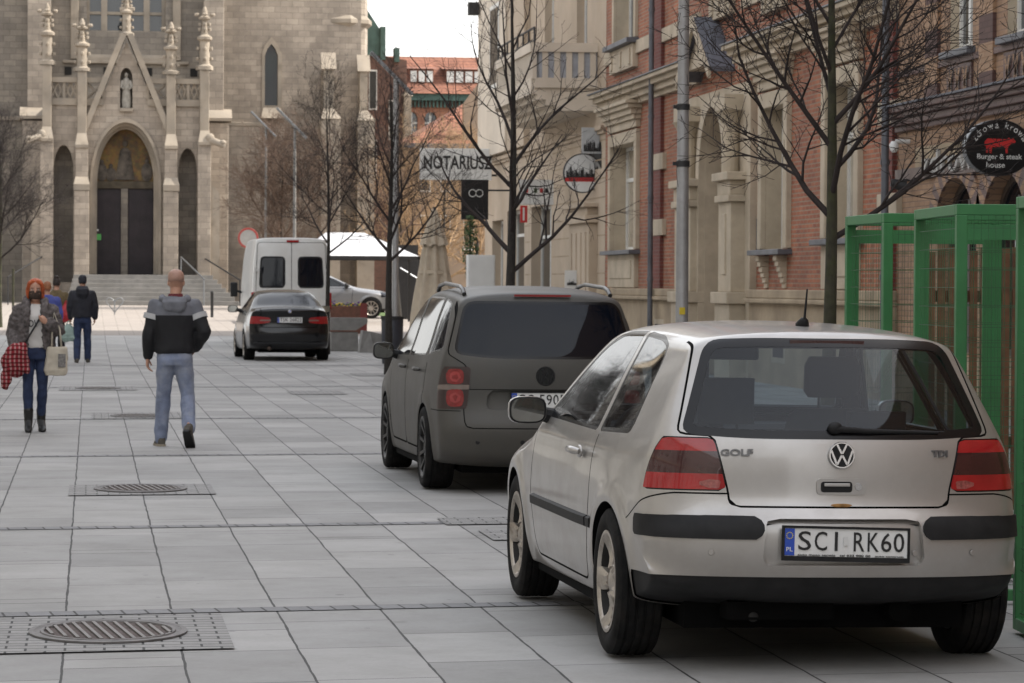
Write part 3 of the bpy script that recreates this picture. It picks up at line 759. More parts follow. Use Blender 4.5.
# ---- silver hatchback in the foreground
def hatchback():
    car = thing('parked_car', 'dusty silver three-door hatchback parked nearest beside the green cages, plate SCI RK60', 'car', (3.055, 13.10, 0), 'cars parked along the street', rz=rad(1.0), ry=rad(.55))
    prof = [(-.55,.27,.08),(-.70,.295,.20),(-.755,.40,.26),(-.778,.50,.27),(-.772,.61,.27),(-.745,.658,.26),(-.708,.682,.25),(-.694,.74,.24),(-.688,.86,.23),(-.668,.965,.21),
            (-.615,1.075,.17),(-.51,1.245,.13),(-.435,1.355,.10),(-.40,1.395,.085),(-.33,1.412,.08),(.2,1.437,.08),(.85,1.443,.08),(1.25,1.42,.08),(1.45,1.355,.10),(1.75,1.18,.12),(2.02,1.0,.15),(2.14,.955,.16),
            (2.5,.90,.18),(3.0,.80,.2),(3.2,.73,.22),(3.31,.60,.25),(3.345,.48,.27),(3.31,.3,.22),(3.2,.2,.12),(2.5,.18,.05),(1.25,.18,.05),(0,.20,.05),(-.35,.235,.06)]
    plan = [(-.8,.775),(-.4,.818),(0,.850),(.7,.866),(2,.868),(2.6,.86),(3.05,.82),(3.4,.74)]
    sec = [(.15,.89),(.24,.945),(.36,.978),(.55,1.0),(.70,.998),(.84,.982),(.93,.950),(1.0,.905),(1.2,.785),(1.38,.665),(1.46,.61)]
    B = car_skin(prof, plan, sec, 420, 2.35, 22, 26, .62, .1, 2.4, [(0,.32,.37,.014),(2.511,.32,.37,.014)])
    B = arches(car, B, [(0, .325), (2.511, .325)], .338, M['under'])
    y_, z_ = (lambda V: V[:, 1]), (lambda V: V[:, 2])
    # glazing
    rw = rnd([(-.655,.985,.05),(-.40,.968,.4),(.40,.968,.4),(.655,.985,.05),(.515,1.372,.07),(.3,1.382,.4),(-.3,1.382,.4),(-.515,1.372,.07)], .05)
    frw = lambda V: np.maximum(sdpoly(V[:, 0], V[:, 2], rw), np.where(V[:, 1] > .2, 9, -9))
    B = gpane(car, 'rear_window', B, frw, .036)
    ws = rnd([(-.70,.985),(.70,.985),(.56,1.375),(-.56,1.375)], .06)
    B = gpane(car, 'windscreen', B, lambda V: np.maximum(sdpoly(V[:, 0], V[:, 2], ws), np.where(V[:, 1] < 1.3, 9, -9)), .03)
    dw = rnd([(.50,.945),(1.84,.955,.03),(1.30,1.315,.10),(1.02,1.385,.12),(.60,1.392,.02)], .03)
    qw = rnd([(-.13,.962,.05),(.44,.945,.02),(.545,1.39,.02),(.16,1.375,.12),(-.03,1.335,.10)], .04)
    for sg in (-1, 1):
        side = lambda V, s=sg: np.where(V[:, 0]*s < .3, 9, -9)
        B = gpane(car, 'door_window', B, lambda V: np.maximum(sdpoly(V[:, 1], V[:, 2], dw), side(V)), .016)
        B = gpane(car, 'quarter_window', B, lambda V: np.maximum(sdpoly(V[:, 1], V[:, 2], qw), side(V)), .02)
    # tail lamps that wrap round the corners
    def flamp(sg):
        def f(V):
            xi = .47+.05*(V[:, 2]-.75)/.22
            ye = -.495-.03*(V[:, 2]-.75)/.22
            return np.maximum.reduce([V[:, 2]-.972, .752-V[:, 2], xi-V[:, 0]*sg, V[:, 1]-ye])
        return f
    lm = zbands('tail_lamp_lens', [(.7, (.36,.012,.014)), (.822, (.05,.013,.013)), (.915, (.36,.014,.016))], .16, .7, 1.0, coat=.7)
    for sg in (-1, 1):
        f = flamp(sg); o, i = cut(B[0], B[1], f(B[0])); B = o
        rim_, lens = cut(i[0], i[1], f(i[0])+.006)
        lo = skin('tail_light', lens, lm, car, .004, .02); skin('lamp_seal', rim_, M['seal'], lo, -.004)
        rv, _ = None, None
        sub = lambda V: np.maximum.reduce([V[:, 2]-.80, .765-V[:, 2], .525-V[:, 0]*sg*-1 if False else (.50-V[:, 0]*sg), V[:, 0]*sg-.585])
        _, q = cut(lens[0], lens[1], sub(lens[0])); skin('reverse_lens', q, mat('reverse_lens', (.33,.09,.08), .15, var=.4, sc=60, coat=.6), lo, .0055)
    # black bumper strips
    for sg in (-1, 1):
        st = lambda V: np.maximum.reduce([sdpoly(V[:, 0]*sg, V[:, 2], rnd([(.335,.560),(1.2,.560),(1.2,.648),(.335,.648)], .022)), V[:, 1]+.44])
        o, i = cut(B[0], B[1], st(B[0])); B = o
        skin('bumper_strip', i, M['plastic'], car, .012, .02)
    # lower black valance
    o, i = cut(B[0], B[1], np.maximum(V_z(B[0])-(.405), V_y(B[0])+.375)); B = o
    skin('rear_valance', i, M['plastic'], car, -.008)
    # plate recess
    pr = rnd([(-.345,.455),(.345,.455),(.325,.645),(-.325,.645)], .03)
    o, i = cut(B[0], B[1], np.maximum(sdpoly(B[0][:, 0], B[0][:, 2], pr), np.where(B[0][:, 1] > -.3, 9, -9))); B = o
    rec = (i[0]+np.array([0, .035, 0]), i[1]); V0, F0 = i
    mesh_obj('plate_recess', rec[0], rec[1], M['silver'], car, True, fix=False)
    wl = MB()
    for a, b in bedges(F0): wl.add([V0[a], V0[b], V0[b]+(0,.035,0), V0[a]+(0,.035,0)], [(0, 1, 2, 3)])
    part('recess_edge', wl, M['silver'], car, 40, local=True)
    # shut lines
    tg = rnd([(-.465,.690,.05),(.465,.690,.05),(.47,.75,.02),(.525,.978,.02),(.668,.985,.03),(.575,1.30),(.535,1.42),(-.535,1.42),(-.575,1.30),(-.668,.985,.03),(-.525,.978,.02),(-.47,.75,.02)], .03)
    gaps = []
    B, g = groove(B, lambda V: sdpoly(V[:, 0], V[:, 2], tg), .0042, lambda V: (V[:, 1] < -.2) & (V[:, 2] < 1.40)); gaps.append(g)
    dr = rnd([(.43,.985,.02),(.42,.60,.1),(.56,.275,.06),(1.92,.275,.06),(1.98,.60),(1.93,.97)], .05)
    B, g = groove(B, lambda V: sdpoly(V[:, 1], V[:, 2], dr), .0055, lambda V: (np.abs(V[:, 0]) > .5) & (V[:, 2] < .953)); gaps.append(g)
    # bumper joint running from the lamp to the wheel arch
    B, g = groove(B, lambda V: V[:, 2]-(.742-.52*np.clip(V[:, 1]+.60, 0, .4)**1.15), .0035, lambda V: (V[:, 1] < -.30) & (V[:, 1] > -.70) & (np.abs(V[:, 0]) > .45)); gaps.append(g)
    for V, Fc in gaps: gm = MB(); gm.add(V-vnorm(V, Fc)*.0015, Fc); part('shut_line', gm, M['under'], car, True, local=True, fix=False)
    lining(car, B, .62)
    mesh_obj('body', B[0], B[1], M['silver'], car, True, fix=False)
    # side mouldings, sill, handles
    for sg in (-1, 1):
        for (ya, yb) in ((.445, 1.90), (.34, .415)):
            mo = MB(); rings = []
            for i in range(13):
                yy = ya+(yb-ya)*i/12; zz = .545; xx = sg*(float(np.interp(yy, [p[0] for p in plan], [p[1] for p in plan]))*1.0+.002)
                rings.append([(xx-sg*.01, yy, zz-.03), (xx+sg*.012, yy, zz-.022), (xx+sg*.014, yy, zz+.018), (xx-sg*.01, yy, zz+.03)])
            mo.loft(rings, True); part('door_moulding', mo, M['plastic'], car, 30, local=True)
        h = MB(); h.tube([(sg*.872, .60, .845), (sg*.895, .62, .85), (sg*.895, .74, .85), (sg*.872, .76, .845)], [.013,.017,.017,.013], 8); h.ball((sg*.862, .64, .845), .012, .05, .03)
        part('door_handle', h, M['silver'], car, 50, local=True)
        mirror(car, sg*.925, 1.74, .985, M['silver'], .185, .13)
    # tail gate furniture
    q = MB(); q.prism(rnd([(-.105,.742),(.105,.742),(.105,.808),(-.105,.808)], .02), lambda u, v, d: (u, -.700-d+.012, v), .014, -.012); hd = part('boot_handle', q, M['silver'], car, 40, local=True)
    q = MB(); q.prism(rnd([(-.088,.752),(.045,.752),(.045,.796),(-.088,.796)], .014), lambda u, v, d: (u, -.705-d, v), 0, -.004); part('handle_recess', q, M['plastic'], hd, local=True)
    q = MB(); q.box((-.075, -.711, .776), (.035, -.704, .79)); part('handle_bar', q, M['silver'], hd, local=True, bevel=.003)
    q = MB(); q.lathe([(.001,.0),(.015,.0),(.017,-.003)], 16, Matrix.Translation((.072, -.704, .775)) @ FRONT); part('lock', q, M['chrome'], hd, local=True)
    emblem(car, 0, -.697, .905, .056, M['chrome'], M['plastic'], rad(-6))
    for tx_, x, w in (('GOLF', -.435, .135), ('TDI', .43, .072)):
        V_ = B[0][B[0][:, 1] < -.3]; dep = float(V_[np.argmin(np.hypot(V_[:, 0]-x, V_[:, 2]-.912)), 1])-.007
        T = Matrix.Translation((x, dep-.004, .912)) @ Matrix.Rotation(rad(-5), 4, 'X') @ Matrix.Rotation(.22*(1 if x > 0 else -1), 4, 'Z') @ FRONT
        part('lettering', fit_text(tx_, w, .029, .005, .035).xf(T), M['badge'], car, local=True, fix=False)
    q = MB(); q.ball((.0, -.703, .697), .05, .006, .009); part('rust_patch', q, M['rust'], car, True, local=True)
    # sensors
    for x in (-.55, -.25, .30, .56):
        q = MB(); q.lathe([(.001,.003),(.011,.003),(.013,0)], 14, Matrix.Translation((x, float(B[0][B[0][:, 1] < -.3][np.argmin(np.hypot(B[0][B[0][:, 1] < -.3][:, 0]-x, B[0][B[0][:, 1] < -.3][:, 2]-.505)), 1]), .505)) @ Matrix.Rotation(x*.6, 4, 'Z') @ FRONT); part('parking_sensor', q, M['silver'], car, local=True)
    plate(car, .005, -.770, .548, 'SCI RK60', rad(-3), rad(1.2), tx=[('S',-.202,-.148),('C',-.133,-.081),('I',-.048,-.036),('R',.032,.077),('K',.091,.138),('6',.148,.192),('0',.201,.246)], strip='auto moto serwis   tel 032 000 00   auto centrum')
    q = MB(); T = Matrix.Translation((.002, -.776, .556)) @ FRONT
    q.obox(T, .018, .036, .003); part('plate_sticker', q, M['signwhite'], car, local=True)
    # wiper
    q = MB(); q.ball((-.02, -.660, 1.015), .032, .025, .026); q.tube([(-.02,-.672,1.012), (.12,-.668,1.004), (.43,-.628,.998)], [.014,.010,.006], 8); q.tube([(.10,-.668,1.006), (.46,-.612,1.0)], [.006,.006], 6)
    part('wiper', q, M['plastic'], car, 50, local=True)
    # high brake lamp
    q = MB(); q.box((-.16, -.428, 1.358), (.16, -.415, 1.374)); part('brake_light', q, M['lamp_smoke'], car, local=True)
    q = MB(); q.tube([(0,.0,1.43), (0,-.03,1.452), (0,-.04,1.46)], [.032,.020,.007], 10); q.tube([(0,-.035,1.455), (0,-.075,1.59)], [.006,.0035], 6)
    part('aerial', q, M['plastic'], car, 50, local=True)
    # roof gutter strips
    q = MB()
    for sg in (-1, 1): q.tube([(sg*(.505+.0*i), -.25+i*.2, 1.413+.028*math.sin(min(1, i/5)*PI/2)-.002) for i in range(8)], .006, 5)
    # cabin
    seat(car, -.36, 1.02, .42); seat(car, .36, 1.02, .42)
    q = MB(); q.box((-.62, -.02, .40), (.62, .12, .90)); q.box((-.62, .1, .30), (.62, .55, .52)); part('rear_bench', q, M['interior'], car, bevel=.05, local=True)
    for x in (-.34, .34):
        q = MB(); zt = 1.20 if x < 0 else 1.06; q.box((x-.125, -.03, zt-.20), (x+.125, .06, zt)); q.tube([(x-.06, .02, .86), (x-.06, .02, zt-.1)], .007, 6); q.tube([(x+.06, .02, .86), (x+.06, .02, zt-.1)], .007, 6); part('headrest', q, M['interior'], car, bevel=.05, local=True)
    q = MB(); q.box((-.72, 1.60, .60), (.72, 2.10, .93)); part('dashboard', q, M['interior'], car, bevel=.08, local=True)
    q = MB(); q.lathe([(.17+.016*math.cos(a), .016*math.sin(a)) for a in [2*PI*i/8 for i in range(9)]], 24, Matrix.Translation((-.36, 1.50, .86)) @ Matrix.Rotation(rad(65), 4, 'X')); part('steering_wheel', q, M['plastic'], car, True, local=True)
    q = MB(); q.box((-.12, 1.30, 1.25), (.12, 1.335, 1.31)); part('rear_view_mirror', q, M['plastic'], car, bevel=.012, local=True)
    q = MB(); q.box((-.62, -.55, .55), (.62, .0, .60)); part('parcel_shelf', q, M['interior'], car, local=True)
    q = MB(); q.box((-.60, -.45, .165), (.60, 3.1, .30)); q.box((-.80, .40, .18), (.80, 2.1, .24)); q.box((-.45, -.60, .215), (.0, -.2, .29)); q.tube([(.30, -.56, .25), (.30, -.2, .26)], .05, 12); part('underbody', q, M['under'], car, local=True)
    q = MB(); q.tube([(-.34, -.60, .225), (-.34, -.52, .25), (-.34, -.3, .25)], .022, 12); part('exhaust', q, M['disc_dark'], car, True, local=True)
    for x in (-.755, .755):
        for y in (0, 2.511): wheel(car, x, y, .318, .205, .213, 'five', M['rim'])
    return car
def V_z(V): return V[:, 2]
def V_y(V): return V[:, 1]

# ---- matte anthracite people carrier
def minivan():
    car = thing('parked_car', 'matt anthracite people carrier with tinted windows and roof rails, parked second in the row', 'car', (3.435, 24.05, 0), 'cars parked along the street', rz=rad(.8), ry=rad(.3))
    prof = [(-.60,.20,.08),(-.74,.25,.2),(-.80,.36,.24),(-.83,.46,.24),(-.825,.55,.24),(-.80,.60,.23),(-.775,.70,.22),(-.77,.85,.2),(-.755,1.0,.18),(-.73,1.10,.17),(-.66,1.30,.14),(-.58,1.48,.11),(-.55,1.525,.09),(-.48,1.545,.08),
            (.2,1.585,.08),(.9,1.595,.08),(1.35,1.565,.09),(1.7,1.45,.1),(2.1,1.24,.12),(2.5,1.05,.15),(2.62,1.0,.16),(3.0,.92,.18),(3.3,.82,.2),(3.5,.68,.22),(3.56,.5,.24),(3.52,.3,.2),(3.3,.19,.1),(2.7,.17,.05),(1.3,.17,.05),(0,.19,.05),(-.4,.19,.06)]
    plan = [(-.85,.79),(-.4,.826),(0,.848),(.7,.856),(2,.856),(2.7,.848),(3.2,.84),(3.6,.74)]
    sec = [(.12,.90),(.22,.955),(.36,.985),(.6,1.0),(.8,.997),(.95,.975),(1.05,.945),(1.12,.91),(1.35,.82),(1.5,.745),(1.6,.68)]
    B = car_skin(prof, plan, sec, 300, 2.5, 18, 20, .65, .1, 2.5, [(0,.33,.38,.012),(2.678,.33,.38,.012)])
    B = arches(car, B, [(0,.325),(2.678,.325)], .345, M['under'])
    rw = rnd([(-.70,1.07,.07),(-.4,1.035,.3),(.4,1.035,.3),(.70,1.07,.07),(.60,1.475,.09),(-.60,1.475,.09)], .06)
    B = gpane(car, 'rear_window', B, lambda V: np.maximum(sdpoly(V[:, 0], V[:, 2], rw), np.where(V[:, 1] > .2, 9, -9)), .02, 'glass_blk')
    wins = [rnd([(1.22,1.02),(2.25,1.0,.05),(1.75,1.40,.1),(1.30,1.50,.06)], .03), rnd([(.20,1.04),(1.14,1.02),(1.22,1.505),(.32,1.50)], .03), rnd([(-.46,1.10,.06),(.11,1.045),(.22,1.495),(-.20,1.455,.1)], .04)]
    for sg in (-1, 1):
        for k, w_ in enumerate(wins):
            B = gpane(car, 'quarter_window' if k == 2 else 'door_window', B, lambda V: np.maximum(sdpoly(V[:, 1], V[:, 2], w_), np.where(V[:, 0]*sg < .3, 9, -9)), .014, 'glass_blk', 'chrome' if k < 0 else 'seal')
        def fl(V): return np.maximum.reduce([V[:, 2]-(.972+.0*V[:, 0]), .650-V[:, 2], .60-.03*(V[:, 2]-.65)/.3-V[:, 0]*sg, V[:, 1]-(-.56-.06*(V[:, 2]-.65)/.3)])
        o, i = cut(B[0], B[1], fl(B[0])); B = o
        lp = skin('tail_light', i, mat('smoked_lamp_cover', (.035,.018,.016), .3, coat=.15), car, .003, .02)
        V = i[0]
        for zc, hz in ((.895, .056), (.735, .066)):
            _, q = cut(i[0], i[1], (np.abs((V[:, 2]-zc)/(hz+.006))**3.2+np.abs((V[:, 0]*sg-.684)/.068)**3.2)-1); skin('lamp_lens', q, M['lamp_dull'], lp, .006, .006)
            Vq = q[0]; c = Vq.mean(0); _, q2 = cut(q[0], q[1], np.hypot(Vq[:, 0]-sg*.685, Vq[:, 2]-zc)-.042); skin('lamp_ring', q2, mat('pale_lens', (.34,.035,.035), .2, coat=.5), lp, .010, .004)
            Vq = q2[0]; _, q3 = cut(q2[0], q2[1], np.hypot(Vq[:, 0]-sg*.685, Vq[:, 2]-zc)-.026); skin('lamp_ring', q3, M['lamp_dull'], lp, .013, .004)
        _, q = cut(i[0], i[1], np.abs(V[:, 2]-.815)-.020); skin('indicator_lens', q, M['lamp_clear'], lp, .006, .006)
    tg = rnd([(-.615,.505,.05),(.615,.505,.05),(.625,.64),(.60,.98),(.74,1.07),(.62,1.52),(-.62,1.52),(-.74,1.07),(-.60,.98),(-.625,.64)], .03)
    gaps = []
    B, g = groove(B, lambda V: sdpoly(V[:, 0], V[:, 2], tg), .004, lambda V: (V[:, 1] < -.3) & (V[:, 2] < 1.50)); gaps.append(g)
    B, g = groove(B, lambda V: V[:, 2]-.80, .003, lambda V: (np.abs(V[:, 0]) < .60) & (V[:, 1] < -.3) & (V[:, 2] > .5)); gaps.append(g)
    B, g = groove(B, lambda V: V[:, 2]-.635, .003, lambda V: (V[:, 1] < -.32) & (np.abs(V[:, 0]) > .63) & (V[:, 2] > .4)); gaps.append(g)
    for dr in ([(.02,1.0),(.02,.66,.2),(.36,.30,.1),(1.18,.30),(1.18,1.02)], [(1.18,1.02),(1.18,.30),(2.20,.30),(2.32,.6),(2.28,1.0)]):
        dr = rnd(dr, .05); B, g = groove(B, lambda V: sdpoly(V[:, 1], V[:, 2], dr), .008, lambda V: (np.abs(V[:, 0]) > .5) & (V[:, 2] < 1.0)); gaps.append(g)
    for V, Fc in gaps:
        if len(V): gm = MB(); gm.add(V-vnorm(V, Fc)*.004, Fc); part('shut_line', gm, M['under'], car, True, local=True, fix=False)
    # number plate recess
    pr = rnd([(-.46,.645),(.46,.645),(.44,.795),(-.44,.795)], .02)
    o, i = cut(B[0], B[1], np.maximum(sdpoly(B[0][:, 0], B[0][:, 2], pr), np.where(B[0][:, 1] > -.3, 9, -9))); B = o
    V0, F0 = i; mesh_obj('plate_recess', V0+np.array([0,.04,0]), F0, M['matte'], car, True, fix=False)
    wl = MB()
    for a, b in bedges(F0): wl.add([V0[a], V0[b], V0[b]+(0,.04,0), V0[a]+(0,.04,0)], [(0,1,2,3)])
    part('recess_edge', wl, M['matte'], car, 40, local=True)
    mesh_obj('body', B[0], B[1], M['matte'], car, True, fix=False)
    for sg in (-1, 1):
        q = MB(); xs = sg*.575; q.tube([(xs, -.33, 1.525), (xs, -.25, 1.56), (xs, -.1, 1.585), (xs, .8, 1.61), (xs, 1.15, 1.59), (xs, 1.25, 1.55)], [.018,.018,.016,.016,.018,.02], 8); part('roof_rail', q, M['rail'], car, 50, local=True)
        for y in (.30, 1.28):
            h = MB(); h.tube([(sg*.845, y, .92), (sg*.875, y+.02, .925), (sg*.875, y+.15, .925), (sg*.845, y+.17, .92)], [.012,.016,.016,.012], 8); part('door_handle', h, M['matte'], car, 50, local=True)
        mirror(car, sg*.945, 2.0, 1.035, M['matte'], .18, .14)
    emblem(car, 0, -.765, .905, .075, M['plastic'], M['seal'], rad(-4))
    plate(car, -.005, -.790, .72, 'SG 5905N', rad(-3), 0, tx=[('S',-.202,-.152),('G',-.140,-.090),('5',-.045,-.003),('9',.010,.052),('0',.062,.104),('5',.114,.156),('N',.196,.243)])
    q = MB(); q.box((-.22, -.585, 1.512), (.22, -.565, 1.528)); part('brake_light', q, mat('brake_lens', (.25,.02,.02), .3), car, local=True)
    for x in (-.52, -.18, .18, .52):
        q = MB(); q.lathe([(.001,.003),(.016,.003),(.018,0)], 14, Matrix.Translation((x, -.815+abs(x)**3*.3, .40)) @ Matrix.Rotation(x*.3, 4, 'Z') @ FRONT); part('parking_sensor', q, M['plastic'], car, local=True)
    q = MB(); q.box((-.6, -.5, .15), (.6, 3.2, .26)); q.box((-.80, .4, .16), (.80, 2.25, .24)); part('underbody', q, M['under'], car, local=True)
    for x in (-.742, .742):
        for y in (0, 2.678): wheel(car, x, y, .322, .235, .235, 'ten', M['rim_dark'])

# ---- black coupe
def coupe():
    car = thing('parked_car', 'glossy black two-door coupe in front of the white van, plate TSK 26822', 'car', (4.08, 64.9, 0), 'cars parked along the street', rz=rad(1.2))
    prof = [(-.75,.22,.1),(-.95,.27,.2),(-1.0,.45,.25),(-1.02,.6,.25),(-.99,.67,.24),(-.97,.80,.22),(-.98,1.0,.2),(-1.0,1.075,.12),(-.93,1.10,.10),(-.6,1.12,.11),(-.42,1.15,.12),(.1,1.36,.10),(.45,1.445,.09),(1.0,1.485,.08),(1.4,1.44,.09),(1.75,1.26,.11),(2.25,1.0,.15),
            (2.6,.90,.18),(3.2,.78,.2),(3.5,.66,.22),(3.58,.5,.24),(3.53,.3,.2),(3.3,.19,.1),(2.7,.17,.05),(1.3,.17,.05),(0,.19,.05),(-.4,.19,.06)]
    plan = [(-1.05,.80),(-.5,.86),(0,.885),(.7,.892),(2,.888),(2.7,.88),(3.2,.83),(3.6,.72)]
    sec = [(.12,.90),(.22,.955),(.36,.985),(.6,1.0),(.75,.995),(.92,.97),(1.05,.92),(1.12,.86),(1.3,.74),(1.5,.60)]
    B = car_skin(prof, plan, sec, 260, 2.5, 16, 16, .6, .1, 2.5, [(0,.33,.38,.015),(2.76,.33,.38,.015)])
    B = arches(car, B, [(0,.325),(2.76,.325)], .34, M['under'])
    rw = rnd([(-.65,1.15,.06),(.65,1.15,.06),(.53,1.435,.1),(-.53,1.435,.1)], .06)
    B = gpane(car, 'rear_window', B, lambda V: np.maximum(sdpoly(V[:, 0], V[:, 2], rw), np.where(V[:, 1] > .6, 9, -9)), .02, 'glass_blk')
    for sg in (-1, 1):
        w_ = rnd([(-.05,1.11,.05),(1.95,1.03,.05),(1.45,1.32,.1),(1.0,1.415,.1),(.35,1.36,.1)], .03)
        B = gpane(car, 'door_window', B, lambda V: np.maximum(sdpoly(V[:, 1], V[:, 2], w_), np.where(V[:, 0]*sg < .3, 9, -9)), .014, 'glass_blk')
        poly = rnd([(.38,.80,.03),(.60,.775,.05),(.95,.775),(.95,.93),(.62,.925,.1),(.40,.90,.04)], .03)
        o, i = cut(B[0], B[1], np.maximum(sdpoly(B[0][:, 0]*sg, B[0][:, 2], poly), B[0][:, 1]+.72)); B = o
        lp = skin('tail_light', i, M['lamp_red'], car, .003, .02)
        V = i[0]; _, q = cut(i[0], i[1], np.maximum(np.abs(V[:, 2]-.845)-.014, np.abs(V[:, 0])-.62)); skin('indicator_lens', q, M['lamp_clear'], lp, .006, .004)
        mirror(car, sg*1.0, 1.68, 1.06, M['black'], .22, .15)
    gaps = []
    tg = rnd([(-.58,.70),(.58,.70),(.60,1.13),(-.60,1.13)], .05)
    B, g = groove(B, lambda V: sdpoly(V[:, 0], V[:, 2], tg), .006, lambda V: V[:, 1] < -.6); gm = MB(); gm.add(g[0]-vnorm(*g)*.01, g[1]); part('shut_lines', gm, M['under'], car, True, local=True, fix=False)
    mesh_obj('body', B[0], B[1], M['black'], car, True, fix=False)
    plate(car, 0, -1.0, .855, 'TSK 26822', rad(-2))
    q = MB(); T = Matrix.Translation((0, -1.008, 1.03)) @ FRONT; q.lathe([(.001,.004),(.036,.004),(.04,0)], 20, T); e = part('emblem', q, M['chrome'], car, local=True)
    for k in range(4):
        a = k*PI/2; q = MB(); q.add([T @ Vector(p) for p in [(0,0,.006)]+[(.026*math.cos(a+PI/2*i/5), .026*math.sin(a+PI/2*i/5), .006) for i in range(6)]], [(0,i,i+1) for i in range(1, 6)]); part('roundel_quarter', q, M['white'] if k % 2 else M['eu'], e, local=True)
    q = MB(); q.box((-.75, -1.03, .36), (.75, -.99, .385)); part('bumper_crease', q, M['seal'], car, local=True, bevel=.008)
    q = MB(); q.tube([(-.42, -1.0, .26), (-.42, -.7, .27)], .04, 12); part('exhaust', q, M['disc'], car, True, local=True)
    q = MB(); q.box((-.6, -.6, .17), (.6, 3.2, .26)); part('underbody', q, M['under'], car, local=True)
    for x in (-.775, .775):
        for y in (0, 2.76): wheel(car, x, y, .322, .235, .22, 'seven', M['rim'])

# ---- white high-roof van
def delivery_van():
    car = thing('delivery_van', 'white high-roof van with two dark rear door windows, parked beyond the black coupe', 'van', (4.87, 76.6, gz(76)), 'cars parked along the street', rz=rad(.6))
    prof = [(-1.0,.35,.1),(-1.15,.42,.12),(-1.17,.7,.12),(-1.16,1.2,.12),(-1.12,1.9,.12),(-1.07,2.55,.12),(-1.0,2.68,.10),(-.85,2.72,.10),(1.5,2.74,.1),(2.6,2.70,.12),(3.0,2.5,.15),(3.5,1.75,.18),(3.75,1.4,.2),(4.5,1.1,.22),(4.7,.7,.22),(4.65,.35,.15),(3.5,.28,.06),(1.5,.28,.06),(0,.28,.06)]
    plan = [(-1.3,.955),(0,.98),(3,.98),(4,.95),(4.8,.8)]
    sec = [(.2,.95),(.5,.995),(1.0,1.0),(1.6,.99),(2.2,.95),(2.7,.885)]
    B = car_skin(prof, plan, sec, 240, 3.0, 14, 16, 1.2, .2, 3.2, [])
    B = arches(car, B, [(0,.36),(3.2,.36)], .40, M['under'])
    for sg in (-1, 1):
        w_ = rnd([(.15,1.48),(.80,1.48),(.76,2.26),(.15,2.26)], .10)
        B = gpane(car, 'rear_window', B, lambda V: np.maximum(sdpoly(V[:, 0]*sg, V[:, 2], w_), np.where(V[:, 1] > -.5, 9, -9)), .04, 'glass_blk', 'plastic')
    gm = MB()
    B, g = groove(B, lambda V: V[:, 0], .008, lambda V: (V[:, 1] < -.5) & (V[:, 2] < 2.6) & (V[:, 2] > .6)); gm.add(g[0]-vnorm(*g)*.015, g[1])
    dp = rnd([(-.90,.6),(.90,.6),(.83,2.6),(-.83,2.6)], .08)
    B, g = groove(B, lambda V: sdpoly(V[:, 0], V[:, 2], dp), .007, lambda V: V[:, 1] < -.9); gm.add(g[0]-vnorm(*g)*.015, g[1])
    part('shut_lines', gm, M['under'], car, True, local=True, fix=False)
    mesh_obj('body', B[0], B[1], M['vanwhite'], car, True, fix=False)
    q = MB(); q.box((-.12, -1.09, 2.60), (.18, -1.04, 2.66)); part('brake_light', q, M['lamp_red'], car, local=True, bevel=.01)
    for sg in (-1, 1):
        q = MB(); q.box((sg*.985, -1.14, .95), (sg*.87, -1.03, 1.38)); part('tail_light', q, M['lamp_red'], car, local=True, bevel=.02)
        for z in (.95, 1.85): q = MB(); q.tube([(sg*.90, -1.16, z), (sg*.90, -1.16, z+.14)], .025, 8); q.box((sg*.9, -1.15, z+.04), (sg*.82, -1.12, z+.10)); part('door_hinge', q, M['vanwhite'], car, local=True)
        q = MB(); q.box((sg*1.08, 3.0, 1.25), (sg*1.26, 3.12, 1.62)); part('wing_mirror', q, M['plastic'], car, local=True, bevel=.03)
        q = MB(); q.tube([(sg*.92, 3.1, 1.35), (sg*1.1, 3.06, 1.40)], .03, 6); part('mirror_arm', q, M['plastic'], car, local=True)
    q = MB(); q.box((.10, -1.19, 1.12), (.30, -1.16, 1.18)); part('door_handle', q, M['plastic'], car, local=True, bevel=.01)
    q = MB(); q.box((-.95, -1.26, .42), (.95, -1.1, .62)); part('bumper', q, M['plastic'], car, local=True, bevel=.03)
    q = MB(); q.box((-.7, -1.0, .25), (.7, 4.3, .4)); part('underbody', q, M['under'], car, local=True)
    for x in (-.84, .84):
        for y in (0, 3.2): wheel(car, x, y, .36, .215, .2, 'seven', M['rim_dark'])

